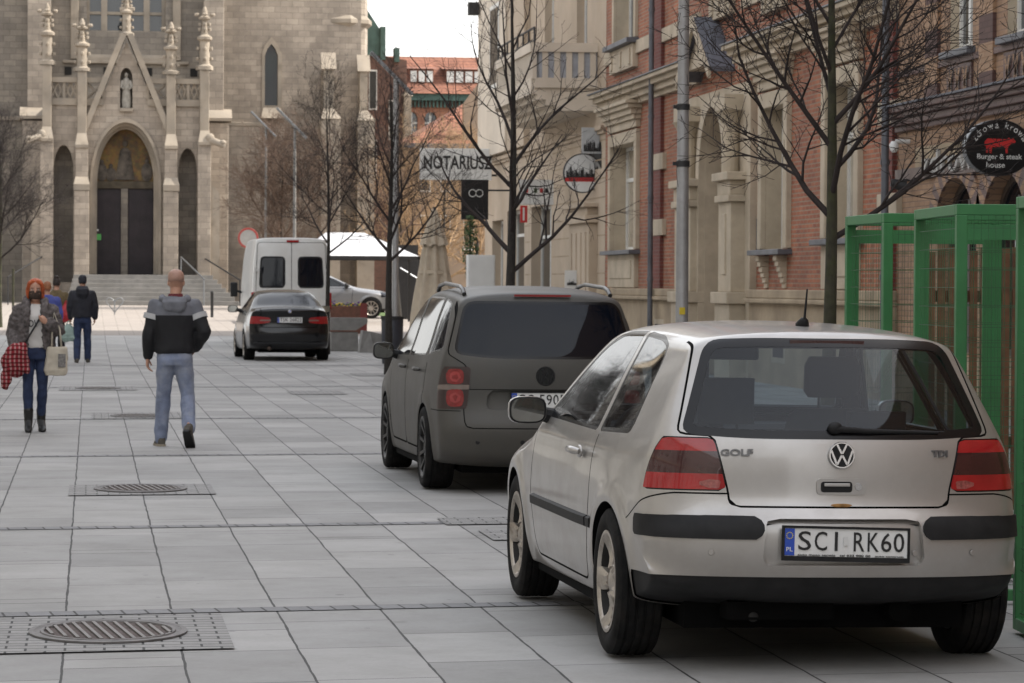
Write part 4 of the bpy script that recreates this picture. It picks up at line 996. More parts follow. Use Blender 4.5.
# ---- grey crossover crossing the far end
def crossover():
    p = at(371, 318.5, 1, 101.0)
    car = thing('parked_car', 'grey crossover seen side-on at the street end behind the flower planter', 'car', (p.x-2.62, 101.0+.86, gz(101)), rz=-PI/2)
    prof = [(-.7,.3,.1),(-.85,.4,.2),(-.88,.7,.22),(-.82,1.0,.18),(-.72,1.12,.15),(-.45,1.40,.1),(-.3,1.47,.09),(.5,1.52,.08),(1.1,1.49,.09),(1.6,1.28,.11),(2.1,1.06,.15),(2.6,.98,.17),(3.1,.9,.2),(3.35,.76,.22),(3.42,.55,.24),(3.38,.33,.2),(3.2,.25,.1),(2.0,.22,.05),(.5,.22,.05)]
    plan = [(-1,.82),(0,.9),(2,.9),(2.8,.88),(3.4,.75)]
    sec = [(.15,.92),(.3,.97),(.6,1.0),(.85,.98),(1.0,.93),(1.3,.8),(1.5,.68)]
    B = car_skin(prof, plan, sec, 220, 2.5, 14, 14, .65, .1, 2.4, [(0,.35,.38,.02),(2.62,.35,.38,.02)])
    B = arches(car, B, [(0,.345),(2.62,.345)], .37, M['under'])
    for sg in (-1, 1):
        for w_ in ([(.98,1.06),(1.98,1.05,.05),(1.45,1.30,.1),(1.02,1.42,.05)], [(-.1,1.08),(.90,1.06),(.94,1.43),(.2,1.42,.1)]):
            w_ = rnd(w_, .03); B = gpane(car, 'door_window', B, lambda V: np.maximum(sdpoly(V[:, 1], V[:, 2], w_), np.where(V[:, 0]*sg < .3, 9, -9)), .014, 'tint')
        o, i = cut(B[0], B[1], np.maximum(V_z(B[0])-.33, np.where(np.abs(B[0][:, 0]) < .5, 9, -9))); B = o; skin('sill', i, M['plastic'], car, .003)
        mirror(car, sg*1.02, 1.75, 1.08, M['plastic'], .22, .16)
        o, i = cut(B[0], B[1], np.maximum.reduce([np.abs(V_z(B[0])-.80)-.08-.06*(3.2-V_y(B[0])), 2.95-V_y(B[0]), .45-B[0][:, 0]*sg])); B = o; skin('headlight', i, M['glass_blk'], car, .003)
        q = MB(); q.tube([(sg*.91, .62, .92), (sg*.93, .65, .925), (sg*.93, .8, .925), (sg*.91, .83, .92)], .014, 8); part('door_handle', q, M['grey_paint'], car, 50, local=True)
    dr = rnd([(.94,1.0),(.94,.34),(1.96,.34),(2.02,1.0)], .05); B, g = groove(B, lambda V: sdpoly(V[:, 1], V[:, 2], dr), .006, lambda V: (np.abs(V[:, 0]) > .5) & (V[:, 2] < 1.03))
    gm = MB(); gm.add(g[0]-vnorm(*g)*.01, g[1]); part('shut_lines', gm, M['under'], car, True, local=True, fix=False)
    lining(car, B, .7); mesh_obj('body', B[0], B[1], M['grey_paint'], car, True, fix=False)
    q = MB(); q.box((-.6, -.6, .2), (.6, 3.1, .3)); part('underbody', q, M['under'], car, local=True)
    for x in (-.79, .79):
        for y in (0, 2.62): wheel(car, x, y, .345, .22, .23, 'ten', M['rim'])
# ------------------------------------------------------------------ people (local axes: facing +y, x to their right, z up; metres)
def ell(c, rx, ry, n=20, p=2.3, tilt=0):
    out = []
    for i in range(n):
        a = 2*PI*i/n; ca, sa = math.cos(a), math.sin(a)
        out.append((c[0]+rx*math.copysign(abs(ca)**(2/p), ca), c[1]+ry*math.copysign(abs(sa)**(2/p), sa), c[2]+tilt*ry*math.copysign(abs(sa)**(2/p), sa)))
    return out
def lerp(a, b, t): return tuple(a[i]+(b[i]-a[i])*t for i in range(3))
def limb3(mb, a, b, c, ra, rb, rc, mid=None, n=12):
    """a tapering limb with a joint in the middle"""
    P = [Vector(a), Vector(lerp(a, b, .35)), Vector(lerp(a, b, .8)), Vector(b), Vector(lerp(b, c, .25)), Vector(lerp(b, c, .6)), Vector(c)]
    m1, m2 = mid or (1.0, 1.08)
    R = [ra, ra*.96*m1, rb*1.02, rb, rb*m2, (rb*.45+rc*.55)*1.02, rc]
    mb.limb(P, R, n)
def hand(mb, wrist, d, nrm, side, curl=.6, s=1.0, grip=False):
    """palm, four unequal fingers and a thumb; d along the hand, nrm out of the palm, side towards the thumb"""
    d, nrm, side = Vector(d).normalized(), Vector(nrm).normalized(), Vector(side).normalized(); w = Vector(wrist)
    q = []
    for t, hw, th in ((-.02, .026, .022), (.02, .034, .020), (.055, .041, .017), (.088, .041, .014)):
        c = w+d*t*s; q.append([c+side*(hw*s*math.cos(a))+nrm*(th*s*math.sin(a)) for a in [2*PI*i/12 for i in range(12)]])
    mb.loft(q, True)
    for k, (o, L_) in enumerate(((.030, .072), (.010, .080), (-.010, .075), (-.030, .058))):
        p = w+d*(.078*s)+side*(o*s); P = [p]; D = d.copy(); c = curl*(1.35 if grip else 1)
        for j, f in enumerate((.42, .33, .25)):
            ax = D.cross(nrm); D = (D*math.cos(c*(.7+.25*j))+nrm*math.sin(c*(.7+.25*j))).normalized(); nrm2 = ax.cross(D); P.append(P[-1]+D*(L_*f*s))
        mb.limb(P, [.0098*s, .0092*s, .0084*s, .007*s], 7)
    p = w+d*(.025*s)+side*(.030*s); q1 = p+(side*.7+d*.65+nrm*.35).normalized()*.038*s; q2 = q1+(d*.9+side*.1+nrm*.5).normalized()*.032*s
    mb.limb([w+d*.01*s+side*.012*s, p, q1, q2], [.014*s, .0135*s, .011*s, .0085*s], 8)
def head(mb, c, yaw=0, pitch=0, k=1.0):
    """c = point between the ears; eyes sit at half the height of the head"""
    T = Matrix.Translation(c) @ Matrix.Rotation(yaw, 4, 'Z') @ Matrix.Rotation(pitch, 4, 'X')
    q = MB(); rings = []
    for z, rx, ry, yo in ((-.118, .020, .022, .062), (-.112, .034, .036, .055), (-.095, .046, .058, .036), (-.07, .056, .072, .022), (-.04, .064, .084, .010), (-.01, .070, .092, .002), (.02, .0735, .096, -.004), (.05, .0745, .096, -.008), (.075, .070, .089, -.010), (.095, .059, .074, -.011), (.109, .042, .053, -.011), (.117, .018, .024, -.010)):
        rings.append([(x*k, y*k, z_*k) for x, y, z_ in ell((0, yo, z), rx, ry, 20, 2.15)])
    q.loft(rings, True)
    q.ball((0, .098*k, -.022*k), .013*k, .018*k, .013*k, 10, 6); q.tube([(0, .088*k, .020*k), (0, .106*k, -.020*k)], [.008*k, .011*k], 8)       # nose
    for sg in (-1, 1):
        q.ball((sg*.074*k, -.008*k, -.012*k), .010*k, .020*k, .032*k, 10, 6)                                                          # ears
        q.ball((sg*.033*k, .082*k, -.040*k), .020*k, .014*k, .018*k, 8, 6); q.ball((sg*.030*k, .084*k, .024*k), .022*k, .010*k, .007*k, 8, 5)  # cheeks, brow
    q.ball((0, .090*k, -.064*k), .022*k, .008*k, .006*k, 8, 5); q.ball((0, .088*k, -.075*k), .019*k, .009*k, .007*k, 8, 5)             # lips
    q.limb([(0, -.012*k, -.06*k), (0, -.03*k, -.19*k)], [.054*k, .060*k], 14)                                                           # neck
    mb.add([T @ Vector(p) for p in q.v], q.f); return T
def eyes(par, T, k=1.0):
    for sg in (-1, 1):
        e = MB(); e.ball(T @ Vector((sg*.031*k, .083*k, .003*k)), .012*k, .008*k, .0075*k, 8, 6); o = part('eye', e, M['signwhite'], par, True, local=True)
        p = MB(); p.ball(T @ Vector((sg*.031*k, .0895*k, .003*k)), .0055*k, .003*k, .0058*k, 8, 5); part('iris', p, M['hair_dark'], o, True, local=True)
        b = MB(); b.tube([T @ Vector((sg*.016*k, .094*k, .022*k)), T @ Vector((sg*.034*k, .094*k, .026*k)), T @ Vector((sg*.050*k, .083*k, .020*k))], [.003*k, .0035*k, .002*k], 6); part('eyebrow', b, M['hair_dark'], o, True, local=True)
def torso(mb, P, n=22):
    mb.loft([ell((c[0], c[1], c[2]), rx, ry, n, 2.4) for c, rx, ry in P], True)
def shoe(mb, ankle, yaw, L_=.27, pitch=0, heel=0.0, w=.047):
    """ankle point above the heel; pitch>0 lifts the heel and turns the toe down"""
    T = Matrix.Translation(ankle) @ Matrix.Rotation(yaw, 4, 'Z') @ Matrix.Rotation(-pitch, 4, 'X'); h = .085+heel
    rings = []
    for t, hw, top in ((-.25, .026, .075), (-.20, .036, .095), (-.05, .040, .105), (.15, .043, .085), (.40, w, .062), (.60, w*.92, .050), (.70, w*.6, .036), (.745, w*.25, .028)):
        y = t*L_; hl = heel*(1 if t < .1 else max(0, 1-(t-.1)/.35)); r = []
        for i in range(12): a = 2*PI*i/12; r.append((hw*math.copysign(abs(math.cos(a))**.75, math.cos(a)), y, -h+hl+top*(.5+.5*math.copysign(abs(math.sin(a))**.7, math.sin(a)))))
        rings.append([T @ Vector(p) for p in r])
    mb.loft(rings, True)
    if heel: q = MB().box((-.026, -.24*L_, -h), (.026, -.03*L_, -h+heel+.02)); mb.add([T @ Vector(p) for p in q.v], q.f)
    mb.limb([T @ Vector((0, -.01, -.03)), T @ Vector((0, 0, .03))], [.042, .043], 12)
def sole(T_ank, yaw, L_=.27, pitch=0, w=.05):
    T = Matrix.Translation(T_ank) @ Matrix.Rotation(yaw, 4, 'Z') @ Matrix.Rotation(-pitch, 4, 'X'); q = MB(); P = []
    for t, hw in ((-.26, .024), (-.2, .038), (0, .043), (.2, .045), (.42, w), (.6, w*.95), (.72, w*.6), (.76, w*.2)): P.append((hw, t*L_))
    poly = P+[(-x, y) for x, y in reversed(P)]
    q.prism(poly, lambda u, v, d: tuple(T @ Vector((u, v, -.085+d))), -.002, .022); return q

def bald_man():
    t = thing('person', 'shaven-headed man in a grey and black hooded jacket and washed jeans, walking away', 'person', (.82, 30.3, 0), rz=rad(-3))
    b = MB(); T = head(b, (.012, .03, 1.615), rad(-8), rad(-4), 1.02)
    torso(b, [((0, 0, .86), .14, .09), ((0, 0, 1.0), .145, .095), ((0, .01, 1.15), .15, .10), ((0, .01, 1.32), .17, .105), ((0, .0, 1.42), .13, .08), ((.005, .0, 1.47), .065, .06)])
    L = ((-.185, 0, 1.385), (-.245, -.03, 1.12), (-.262, .03, .875)); Rr = ((.185, 0, 1.385), (.285, -.07, 1.135), (.20, .05, .95))
    limb3(b, *L, .045, .036, .027); limb3(b, *Rr, .045, .036, .027)
    hand(b, L[2], (-.05, .10, -1), (.9, -.15, 0), (.15, 1, 0), .55); hand(b, Rr[2], (-.5, .35, -.55), (-.6, .4, 0), (.1, .8, .5), .5)
    for leg in (((-.085, .0, .86), (-.115, .11, .48), (-.135, .14, .12)), ((.085, 0, .86), (.125, .03, .47), (.145, -.26, .20))): limb3(b, *leg, .075, .052, .04)
    part('body', blob(b, .0065, 3), M['skin'], t, True, local=True, fix=False)
    hs = MB(); q = MB(); rings = []
    for z, rx, ry, yo in ((.0, .0755, .0985, -.006), (.04, .0775, .099, -.009), (.075, .073, .092, -.0105), (.097, .061, .076, -.0115), (.112, .043, .054, -.0115), (.121, .018, .024, -.010)): rings.append([T @ (Vector(p)*1.02) for p in ell((0, yo-.004, z), rx, ry*.97, 24, 2.15)])
    hs.loft(rings, True); part('stubble_hair', hs, M['scalp'], t, True, local=True)
    # jacket
    j = MB(); torso(j, [((0, 0, .915), .185, .135), ((0, 0, .955), .195, .145), ((0, .0, 1.06), .192, .142), ((0, 0, 1.2), .208, .148), ((0, 0, 1.31), .222, .148), ((0, -.005, 1.385), .205, .125), ((0, -.01, 1.44), .135, .095), ((0, -.01, 1.475), .085, .08)])
    limb3(j, (-.185, 0, 1.375), L[1], lerp(L[1], L[2], .93), .082, .066, .050, (1.02, 1.05)); limb3(j, (.185, 0, 1.375), Rr[1], lerp(Rr[1], Rr[2], .9), .082, .068, .052, (1.02, 1.05))
    part('jacket', blob(j, .011, 5, .5, .011, 8, 3, (1, 1, .55)), M['hood_jacket'], t, True, local=True, fix=False)
    for sg, A_, B_ in ((-1, (-.205, -.002, 1.295), (-.218, -.006, 1.245)), (1, (.215, -.015, 1.295), (.235, -.025, 1.245))):
        q = MB(); q.tube([A_, B_], [.096, .094], 16, False); part('sleeve_stripe', q, mat('white_stripe', (.45,.45,.45), .8), t, True, local=True)
    h = MB(); rings = []
    for i in range(13):
        a = PI*(-.62+1.24*i/12)-PI/2; rings.append([(.115*math.cos(a)*1.08+.034*math.cos(f)*math.cos(a), -.01+.10*math.sin(a)+.045*math.cos(f)*math.sin(a), 1.455-.035*(1-abs(i-6)/6)+.040*math.sin(f)) for f in [2*PI*k/12 for k in range(12)]])
    h.loft(rings, True); h.loft([ell((0, -.12, 1.30), .04, .02, 14), ell((0, -.145, 1.345), .10, .035, 14), ell((0, -.135, 1.42), .125, .05, 14), ell((0, -.10, 1.47), .10, .04, 14)], True)
    part('hood', blob(h, .010, 4, .5, .008, 10, 5), M['hood_grey'], t, True, local=True, fix=False)
    c = MB(); c.lathe([(.074, 1.455), (.070, 1.50), (.066, 1.50), (.068, 1.455)], 20, Matrix.Translation((.006, .0, 0)) @ Matrix.Diagonal((1, .95, 1, 1))); part('shirt_collar', c, mat('dark_red_collar', (.12,.015,.02), .8), t, True, local=True)
    # jeans
    p = MB(); torso(p, [((0, 0, .80), .168, .118), ((0, -.005, .86), .178, .130), ((0, 0, .93), .168, .120), ((0, 0, .99), .155, .11)])
    limb3(p, (-.085, 0, .84), (-.115, .105, .48), (-.135, .135, .085), .096, .072, .066, (1.0, 1.04)); limb3(p, (.085, 0, .84), (.127, .03, .475), (.145, -.235, .19), .096, .072, .066, (1.0, 1.04))
    part('jeans', blob(p, .010, 4, .5, .010, 9, 7, (1, 1, .8)), M['denim_l'], t, True, local=True, fix=False)
    for sg in (-1, 1): k = MB(); x = sg*.085; k.add([(x-.055, -.138, .895), (x+.055, -.138, .895), (x+.050, -.142, .80), (x, -.140, .775), (x-.050, -.142, .80)], [(0,1,2,3,4)]); part('back_pocket', k, mat('pocket_denim', (.11,.145,.23), .85), t, local=True) if False else None
    for ank, yw, pt in (((-.135, .14, .085), rad(12), 0), ((.145, -.275, .185), rad(-12), rad(42))):
        s = MB(); shoe(s, ank, yw, .29, pt); o = part('shoe', blob(s, .008, 3), M['shoe'], t, True, local=True, fix=False); part('sole', sole(ank, yw, .29, pt), M['sole' if pt == 0 else 'boot'], o, 40, local=True)
def fur_woman():
    t = thing('person', 'red-haired woman in a grey fur coat and dark face mask, walking towards the viewer', 'person', (-.585, 33.4, 0), rz=PI+rad(4))
    b = MB(); T = head(b, (0, .02, 1.525), rad(-4), rad(-3), .95)
    torso(b, [((0, 0, .84), .135, .09), ((0, 0, .98), .115, .085), ((0, .01, 1.12), .125, .10), ((0, .01, 1.25), .14, .10), ((0, 0, 1.33), .115, .075), ((0, 0, 1.385), .055, .052)])
    R_ = ((.165, 0, 1.31), (.235, -.03, 1.07), (.20, .14, .88)); L_ = ((-.165, 0, 1.31), (-.25, -.02, 1.09), (-.13, .19, 1.17))
    limb3(b, *R_, .038, .031, .024); limb3(b, *L_, .038, .031, .024)
    hand(b, R_[2], (-.45, .6, -.6), (-.3, .2, -.8), (-.6, .6, .3), .7, .92, True); hand(b, L_[2], (.75, .25, .35), (0, -1, .2), (.2, .1, 1), .7, .92, True)
    for sg in (-1, 1): limb3(b, (sg*.075, 0, .84), (sg*.075, .03, .47), (sg*.07, -.01+.05*sg, .12), .055, .038, .03)
    part('body', blob(b, .0065, 3), M['skin'], t, True, local=True, fix=False); eyes(t, T, .95)
    # hair: side-parted bob held back from the face
    h = MB(); k = .95
    for z, rx, ry, yo in (): pass
    rings = []
    for z, rx, ry, yo in ((-.10, .074, .055, -.052), (-.06, .084, .070, -.045), (-.02, .088, .082, -.036), (.03, .089, .092, -.026), (.065, .087, .096, -.016), (.095, .075, .084, -.014), (.115, .054, .060, -.014), (.128, .022, .028, -.012)): rings.append([T @ (Vector(p)*k) for p in ell((0, yo, z), rx, ry, 22, 2.2)])
    h.loft(rings, True)
    for sg in (-1, 1): h.limb([T @ (Vector(p)*k) for p in ((sg*.03, .062, .102), (sg*.068, .055, .07), (sg*.082, .030, .02), (sg*.085, .012, -.04), (sg*.080, .0, -.10))], [.020, .022, .022, .022, .014], 8)
    part('hair', blob(h, .007, 3, .5, .006, 22, 1, (1.5, 1.5, .35)), M['hair_red'], t, True, local=True, fix=False)
    m = MB(); rings = []
    for z, s in ((-.108, .62), (-.095, .9), (-.06, 1.0), (-.03, .98), (-.018, .9)):
        r = []
        for i in range(15): a = PI*(.04+.92*i/14); r.append(T @ (Vector((.072*s*math.cos(a), .010+(.098*(s**.5))*math.sin(a)**.8+.0, z+.012*math.sin(a)*(1 if z > -.05 else 0)))*k))
        rings.append(r)
    m.loft(rings, False, False); part('face_mask', m, M['mask'], t, True, local=True)
    # top, coat
    s = MB(); torso(s, [((0, 0, .90), .142, .105), ((0, .005, 1.0), .138, .108), ((0, .01, 1.12), .142, .118), ((0, .01, 1.24), .15, .118), ((0, 0, 1.33), .122, .09), ((0, .005, 1.37), .075, .07)])
    sh = part('top', blob(s, .010, 4, .5, .006, 9, 2), M['tee'], t, True, local=True, fix=False)
    part('lettering', fit_text('LOV', .15, .075, .002, .01).xf(Matrix.Translation((.045, .139, 1.165)) @ Matrix.Rotation(PI, 4, 'Z') @ FRONT), M['ink'], sh, local=True, fix=False)
    c = MB(); V = []
    for z, rx, ry, g in ((.885, .205, .135, .095), (1.0, .20, .14, .085), (1.13, .205, .148, .075), (1.26, .208, .142, .07), (1.33, .185, .118, .065), (1.39, .12, .095, .06)):
        r = []; n = 30
        for i in range(n+1):
            a = PI/2+math.asin(min(.95, g/rx))+(2*PI-2*math.asin(min(.95, g/rx)))*i/n; r.append((rx*math.cos(a), ry*math.sin(a), z))
        r2 = [(p[0]*.80, p[1]*.78, p[2]) for p in reversed(r)]; V.append(r+r2)
    c.loft(V, True)
    limb3(c, (.165, 0, 1.30), R_[1], lerp(R_[1], R_[2], .88), .082, .075, .072, (1.05, 1.0)); limb3(c, (-.165, 0, 1.30), L_[1], lerp(L_[1], L_[2], .86), .082, .075, .070, (1.05, 1.0))
    for sg in (-1, 1): c.limb([(sg*.03, -.085, 1.43), (sg*.085, -.05, 1.42), (sg*.10, .04, 1.39), (sg*.088, .115, 1.30), (sg*.095, .138, 1.16)], [.042, .045, .045, .04, .028], 10)
    part('fur_coat', blob(c, .010, 2, .4, .017, 26, 9), M['fur'], t, True, local=True, fix=False)
    p = MB(); torso(p, [((0, 0, .78), .148, .105), ((0, 0, .86), .152, .112), ((0, 0, .92), .135, .10), ((0, 0, .97), .125, .095)])
    for sg in (-1, 1): limb3(p, (sg*.078, 0, .80), (sg*.075, .03, .47), (sg*.07, -.01+.05*sg, .16), .078, .055, .044, (1.0, 1.06))
    part('jeans', blob(p, .009, 4, .5, .005, 10, 4), M['denim'], t, True, local=True, fix=False)
    for sg in (-1, 1):
        s = MB(); shoe(s, (sg*.07, -.01+.05*sg, .145), rad(-4*sg), .245, 0, .06, .042); s.limb([(sg*.07, -.01+.05*sg, .10), (sg*.07, -.01+.05*sg, .235)], [.046, .055], 12); part('ankle_boot', blob(s, .008, 2), M['boot'], t, True, local=True, fix=False)
    st = MB(); st.tube([(-.13, .08, 1.38), (-.04, .155, 1.22), (.06, .165, 1.05), (.13, .15, .93)], .011, 6); part('bag_strap', st, M['iron'], t, True, local=True)
    # what she carries
    W = t.matrix_basis.copy(); W = Matrix.Translation(t.location) @ Matrix.Rotation(t.rotation_euler.z, 4, 'Z')
    a = MB(); rr = random.Random(5)
    a.loft([ell((.20, .17, .60), .06, .05), ell((.215, .17, .66), .125, .085), ell((.22, .17, .76), .145, .095), ell((.20, .16, .88), .12, .10), ell((.185, .13, .96), .07, .075)], True)
    a.limb([(.30, .16, .62), (.31, .18, .54), (.33, .17, .50)], [.06, .05, .03], 10); a.limb([(.13, .20, .72), (.10, .22, .66)], [.06, .04], 10)
    q = blob(a, .010, 3, .5, .030, 9, 8, (1.4, 1.4, .6)).xf(W); solo('plaid_scarf', q, M['tartan'], 'red plaid scarf bundled over the arm of the red-haired woman', 'scarf', W @ Vector((.2, .17, .5)), smooth=True)
    g = thing('tote_bag', 'cream cotton tote bag hanging at the side of the red-haired woman', 'bag', W @ Vector((-.215, .10, .76)), rz=t.rotation_euler.z)
    b2 = MB(); b2.loft([ell((0, 0, -.15), .105, .045, 20, 4), ell((.0, 0, -.10), .125, .06, 20, 4), ell((-.01, 0, .05), .12, .055, 20, 4), ell((-.01, 0, .15), .10, .035, 20, 4)], True); part('sack', blob(b2, .010, 3, .5, .016, 8, 2), M['tote'], g, True, local=True, fix=False)
    b2 = MB(); b2.box((-.10, .062, -.06), (-.02, .07, .08)); part('print', b2, mat('tote_print', (.20,.19,.18), .9, var=.5, sc=40), g, local=True)
    for y in (-.03, .03): b2 = MB(); b2.tube([(-.06, y, .14), (-.04, y*.6, .34), (.02, y*.3, .52), (.04, y*.6, .34), (.045, y, .14)], .010, 6); part('handle', b2, M['tote'], g, True, local=True)
def back_walker(label, x, s, h, top, hair, coat, long_, legs='denim', scale=1.0, bag=None, step=.12, hat=False, fat=1.0):
    t = thing('person', label, 'person', (x, s, 0)); k = h/1.75
    V3 = lambda *p: tuple(c*k for c in p)
    b = MB(); T = head(b, V3(0, .03, 1.615), 0, rad(-8), k)
    torso(b, [(V3(0, 0, .86), .14*k, .09*k), (V3(0, 0, 1.15), .145*k, .10*k), (V3(0, 0, 1.34), .165*k, .10*k), (V3(0, 0, 1.46), .06*k, .055*k)])
    A = {sg: (V3(sg*.185, 0, 1.38), V3(sg*.255, -.03, 1.12), V3(sg*.24, .06, .88)) for sg in (-1, 1)}
    for sg in (-1, 1): limb3(b, *A[sg], .045*k, .036*k, .027*k); hand(b, A[sg][2], (0, .12, -1), (-sg, 0, 0), (0, 1, 0), .6, k)
    Lg = {sg: (V3(sg*.088, 0, .84), V3(sg*.10, .05+.03*sg, .47), V3(sg*.105, sg*step-.02, .11)) for sg in (-1, 1)}
    for sg in (-1, 1): limb3(b, *Lg[sg], .07*k, .05*k, .038*k)
    part('body', blob(b, .009, 2), M['skin'], t, True, local=True, fix=False)
    hm = MB(); rings = []
    for z, rx, ry, yo in ((-.055, .060, .060, -.045), (-.02, .079, .088, -.026), (.03, .083, .097, -.017), (.07, .080, .096, -.014), (.1, .066, .08, -.013), (.118, .046, .056, -.012), (.13, .018, .024, -.01)): rings.append([T @ (Vector(p)*k) for p in ell((0, yo, z), rx, ry, 20, 2.2)])
    hm.loft(rings, True)
    if hat == 'bun': hm.ball(T @ Vector((0, -.06, .12)), .05, .05, .045)
    part('knit_cap' if hat is True else 'hair', blob(hm, .010, 2, .5, .008, 18, 2), M[hair], t, True, local=True, fix=False)
    j = MB(); zb = .78 if long_ else .90
    torso(j, [(V3(0, 0, zb), .20*k*fat, .15*k), (V3(0, 0, zb+.08), .205*k*fat, .155*k), (V3(0, 0, 1.1), .205*k*fat, .155*k), (V3(0, 0, 1.25), .222*k*fat, .155*k), (V3(0, 0, 1.36), .205*k, .13*k), (V3(0, 0, 1.44), .13*k, .10*k), (V3(0, 0, 1.48), .085*k, .085*k)])
    for sg in (-1, 1): limb3(j, V3(sg*.185, 0, 1.365), A[sg][1], lerp(A[sg][1], A[sg][2], .92), .085*k, .072*k, .055*k, (1.02, 1.03))
    if top == 'hood': j.loft([ell(V3(0, -.13, 1.28), .06, .03), ell(V3(0, -.155, 1.36), .12, .05), ell(V3(0, -.12, 1.46), .13, .08), ell(V3(0, -.08, 1.52), .10, .07)], True)
    part('coat' if long_ else 'jacket', blob(j, .012, 4, .5, .012, 8, int(x*10), (1, 1, .6)), M[coat], t, True, local=True, fix=False)
    p = MB(); torso(p, [(V3(0, 0, .79), .165*k, .115*k), (V3(0, 0, .86), .172*k, .125*k), (V3(0, 0, .95), .15*k, .11*k)])
    for sg in (-1, 1): limb3(p, V3(sg*.088, 0, .82), Lg[sg][1], V3(sg*.105, sg*step-.02, .09), .093*k, .074*k, .066*k)
    part('trousers', blob(p, .011, 3, .5, .008, 9, 1), M[legs], t, True, local=True, fix=False)
    for sg in (-1, 1): s_ = MB(); shoe(s_, V3(sg*.105, sg*step-.02, .085), rad(-5*sg), .27*k); part('shoe', blob(s_, .009, 2), M['boot' if legs != 'denim' else 'shoe'], t, True, local=True, fix=False)
    return t
def bag_at(name, label, c, w, h, m, hz):
    g = thing(name, label, 'bag', (c[0], c[1], c[2])); q = MB(); q.loft([ell((0, 0, 0), w*.30, .05, 20, 3), ell((0, 0, h*.2), w*.5, .10, 20, 3), ell((0, 0, h*.6), w*.46, .08, 20, 3), ell((0, 0, h*.85), w*.22, .04, 20, 3), ell((0, 0, h), w*.10, .025, 20, 3)], True)
    part('sack', blob(q, .012, 2, .5, .02, 9, 1), M[m], g, True, local=True, fix=False)
    for sg in (-1, 1): q = MB(); q.tube([(sg*w*.14, 0, h*.82), (sg*w*.08, 0, h*1.05), (0, 0, hz)], .010, 6); part('handle', q, M[m], g, True, local=True)
bald_man(); fur_woman()
back_walker('man in a dark hooded jacket, knit cap and blue jeans, walking away from the viewer', -.155, 62.4, 1.77, 'hood', 'navy', 'navy', False, 'denim', hat=True, fat=1.08)
back_walker('ginger-haired woman in a bright blue coat, walking just behind the red-haired woman', -.80, 58.5, 1.63, 'plain', 'hair_ginger', 'bluecoat', True, 'navy')
back_walker('dark-haired woman in an olive coat, walking ahead of the woman in the blue coat', -.70, 65.0, 1.72, 'plain', 'hair_dark', 'olive', True, 'navy', hat='bun')
bag_at('carrier_bag', 'pale green carrier bag held by the man in the dark hooded jacket', (-.43, 62.46, .42), .34, .36, 'greenbag', .42)
bag_at('shoulder_bag', 'red bag hanging beside the woman in the olive coat', (-.50, 64.9, .78), .26, .40, 'redbag', .45)
# ------------------------------------------------------------------ ground
def sheet(name, x0, x1, rows, m, dz):
    b = MB(); n = len(rows)
    b.add([p for s in rows for p in ((x0, s, gz(s)+dz), (x1, s, gz(s)+dz))], [(2*i, 2*i+1, 2*i+3, 2*i+2) for i in range(n-1)])
    return structure(name, b, m)
sheet('ground', -1500, 1500, [-200, 75, 121, 2500], mat('earth', (.16,.145,.12), .95), -.03)
sheet('pavement', -9.0, 11.2, [-20, 75, 84.5], M['paving'], 0)
sheet('plaza', -60, 60, [84.5, 100, 121, 150], M['plaza'], .001)
sheet('side_lawn', 9.6, 16, [104, 108], M['grass'], .012)
rng = random.Random(4)
for s0 in (14.93, 20.18, 28.6, 36.4, 47.5, 60.0):       # single rows of setts across the street, slightly askew
    b = MB(); b.add([(-9, 0, 0), (11, 0, 0), (11, .19, 0), (-9, .19, 0)], [(0,1,2,3)])
    o = structure('sett_strip', b, M['setts_row']); o.location = (0, s0, .004); o.rotation_euler = (0, 0, math.atan(.107))
for (x0, x1, s0, s1) in ((-.50, .63, 13.42, 14.86), (-.16, .95, 23.35, 24.55), (.02, 1.10, 36.5, 38.2), (-.46, .70, 46.2, 47.9), (2.35, 3.1, 20.35, 20.95), (2.5, 3.3, 19.1, 19.9), (2.9, 3.7, 44.5, 46), (4.6, 6.0, 53.5, 55.2)):
    b = MB(); w, h = x1-x0, s1-s0
    b.add([(-w/2, -h/2-.05*w, 0), (w/2, -h/2+.05*w, 0), (w/2, h/2+.05*w, 0), (-w/2, h/2-.05*w, 0)], [(0,1,2,3)])
    o = structure('sett_patch', b, M['setts']); o.location = ((x0+x1)/2, (s0+s1)/2, .008)
def grate(x, s, r, label, ry=1.0):
    t = thing('drain_grate', label, 'drain', (x, s, .010), 'drain grates in the paving')
    T = Matrix.Diagonal((1, ry, 1, 1))
    q = MB(); q.lathe([(r, 0), (r, .008), (r*.93, .010), (r*.9, .004), (r*.86, .004), (r*.85, .010), (r*.81, .010), (r*.80, .002)], 56, T); part('ring', q, M['castiron'], t, 30, local=True)
    q = MB(); q.lathe([(.001, .001), (r*.8, .001)], 48, T); part('pit', q, mat('pit_dark', (.105,.082,.075), .9, var=.4, sc=25), t, local=True)
    q = MB(); n = 12
    for k in range(n):
        xx = -r*.74+1.48*r*k/(n-1); hl = math.sqrt(max(r*r*.63-xx*xx, .0001))*ry
        if hl < .04: continue
        q.obox(Matrix.Translation((xx, 0, .006)) @ Matrix.Rotation(rad(7), 4, 'Z'), .016, 1.98*hl*.96, .008)
    part('bars', q, mat('grate_bars', (.20,.185,.175), .55, .2, var=.2), t, local=True)
grate(.085, 14.15, .36, 'oval cast-iron drain grate set in a patch of setts nearest the viewer', 1.32)
grate(.39, 24.0, .36, 'second drain grate from the viewer, in setts between the walking man and the nearest grate', 1.3)
grate(.58, 37.2, .34, 'drain grate in setts just beyond the bald man', 1.3)
grate(.12, 47.0, .34, 'farthest drain grate in setts, behind the bald man near the woman in fur', 1.3)

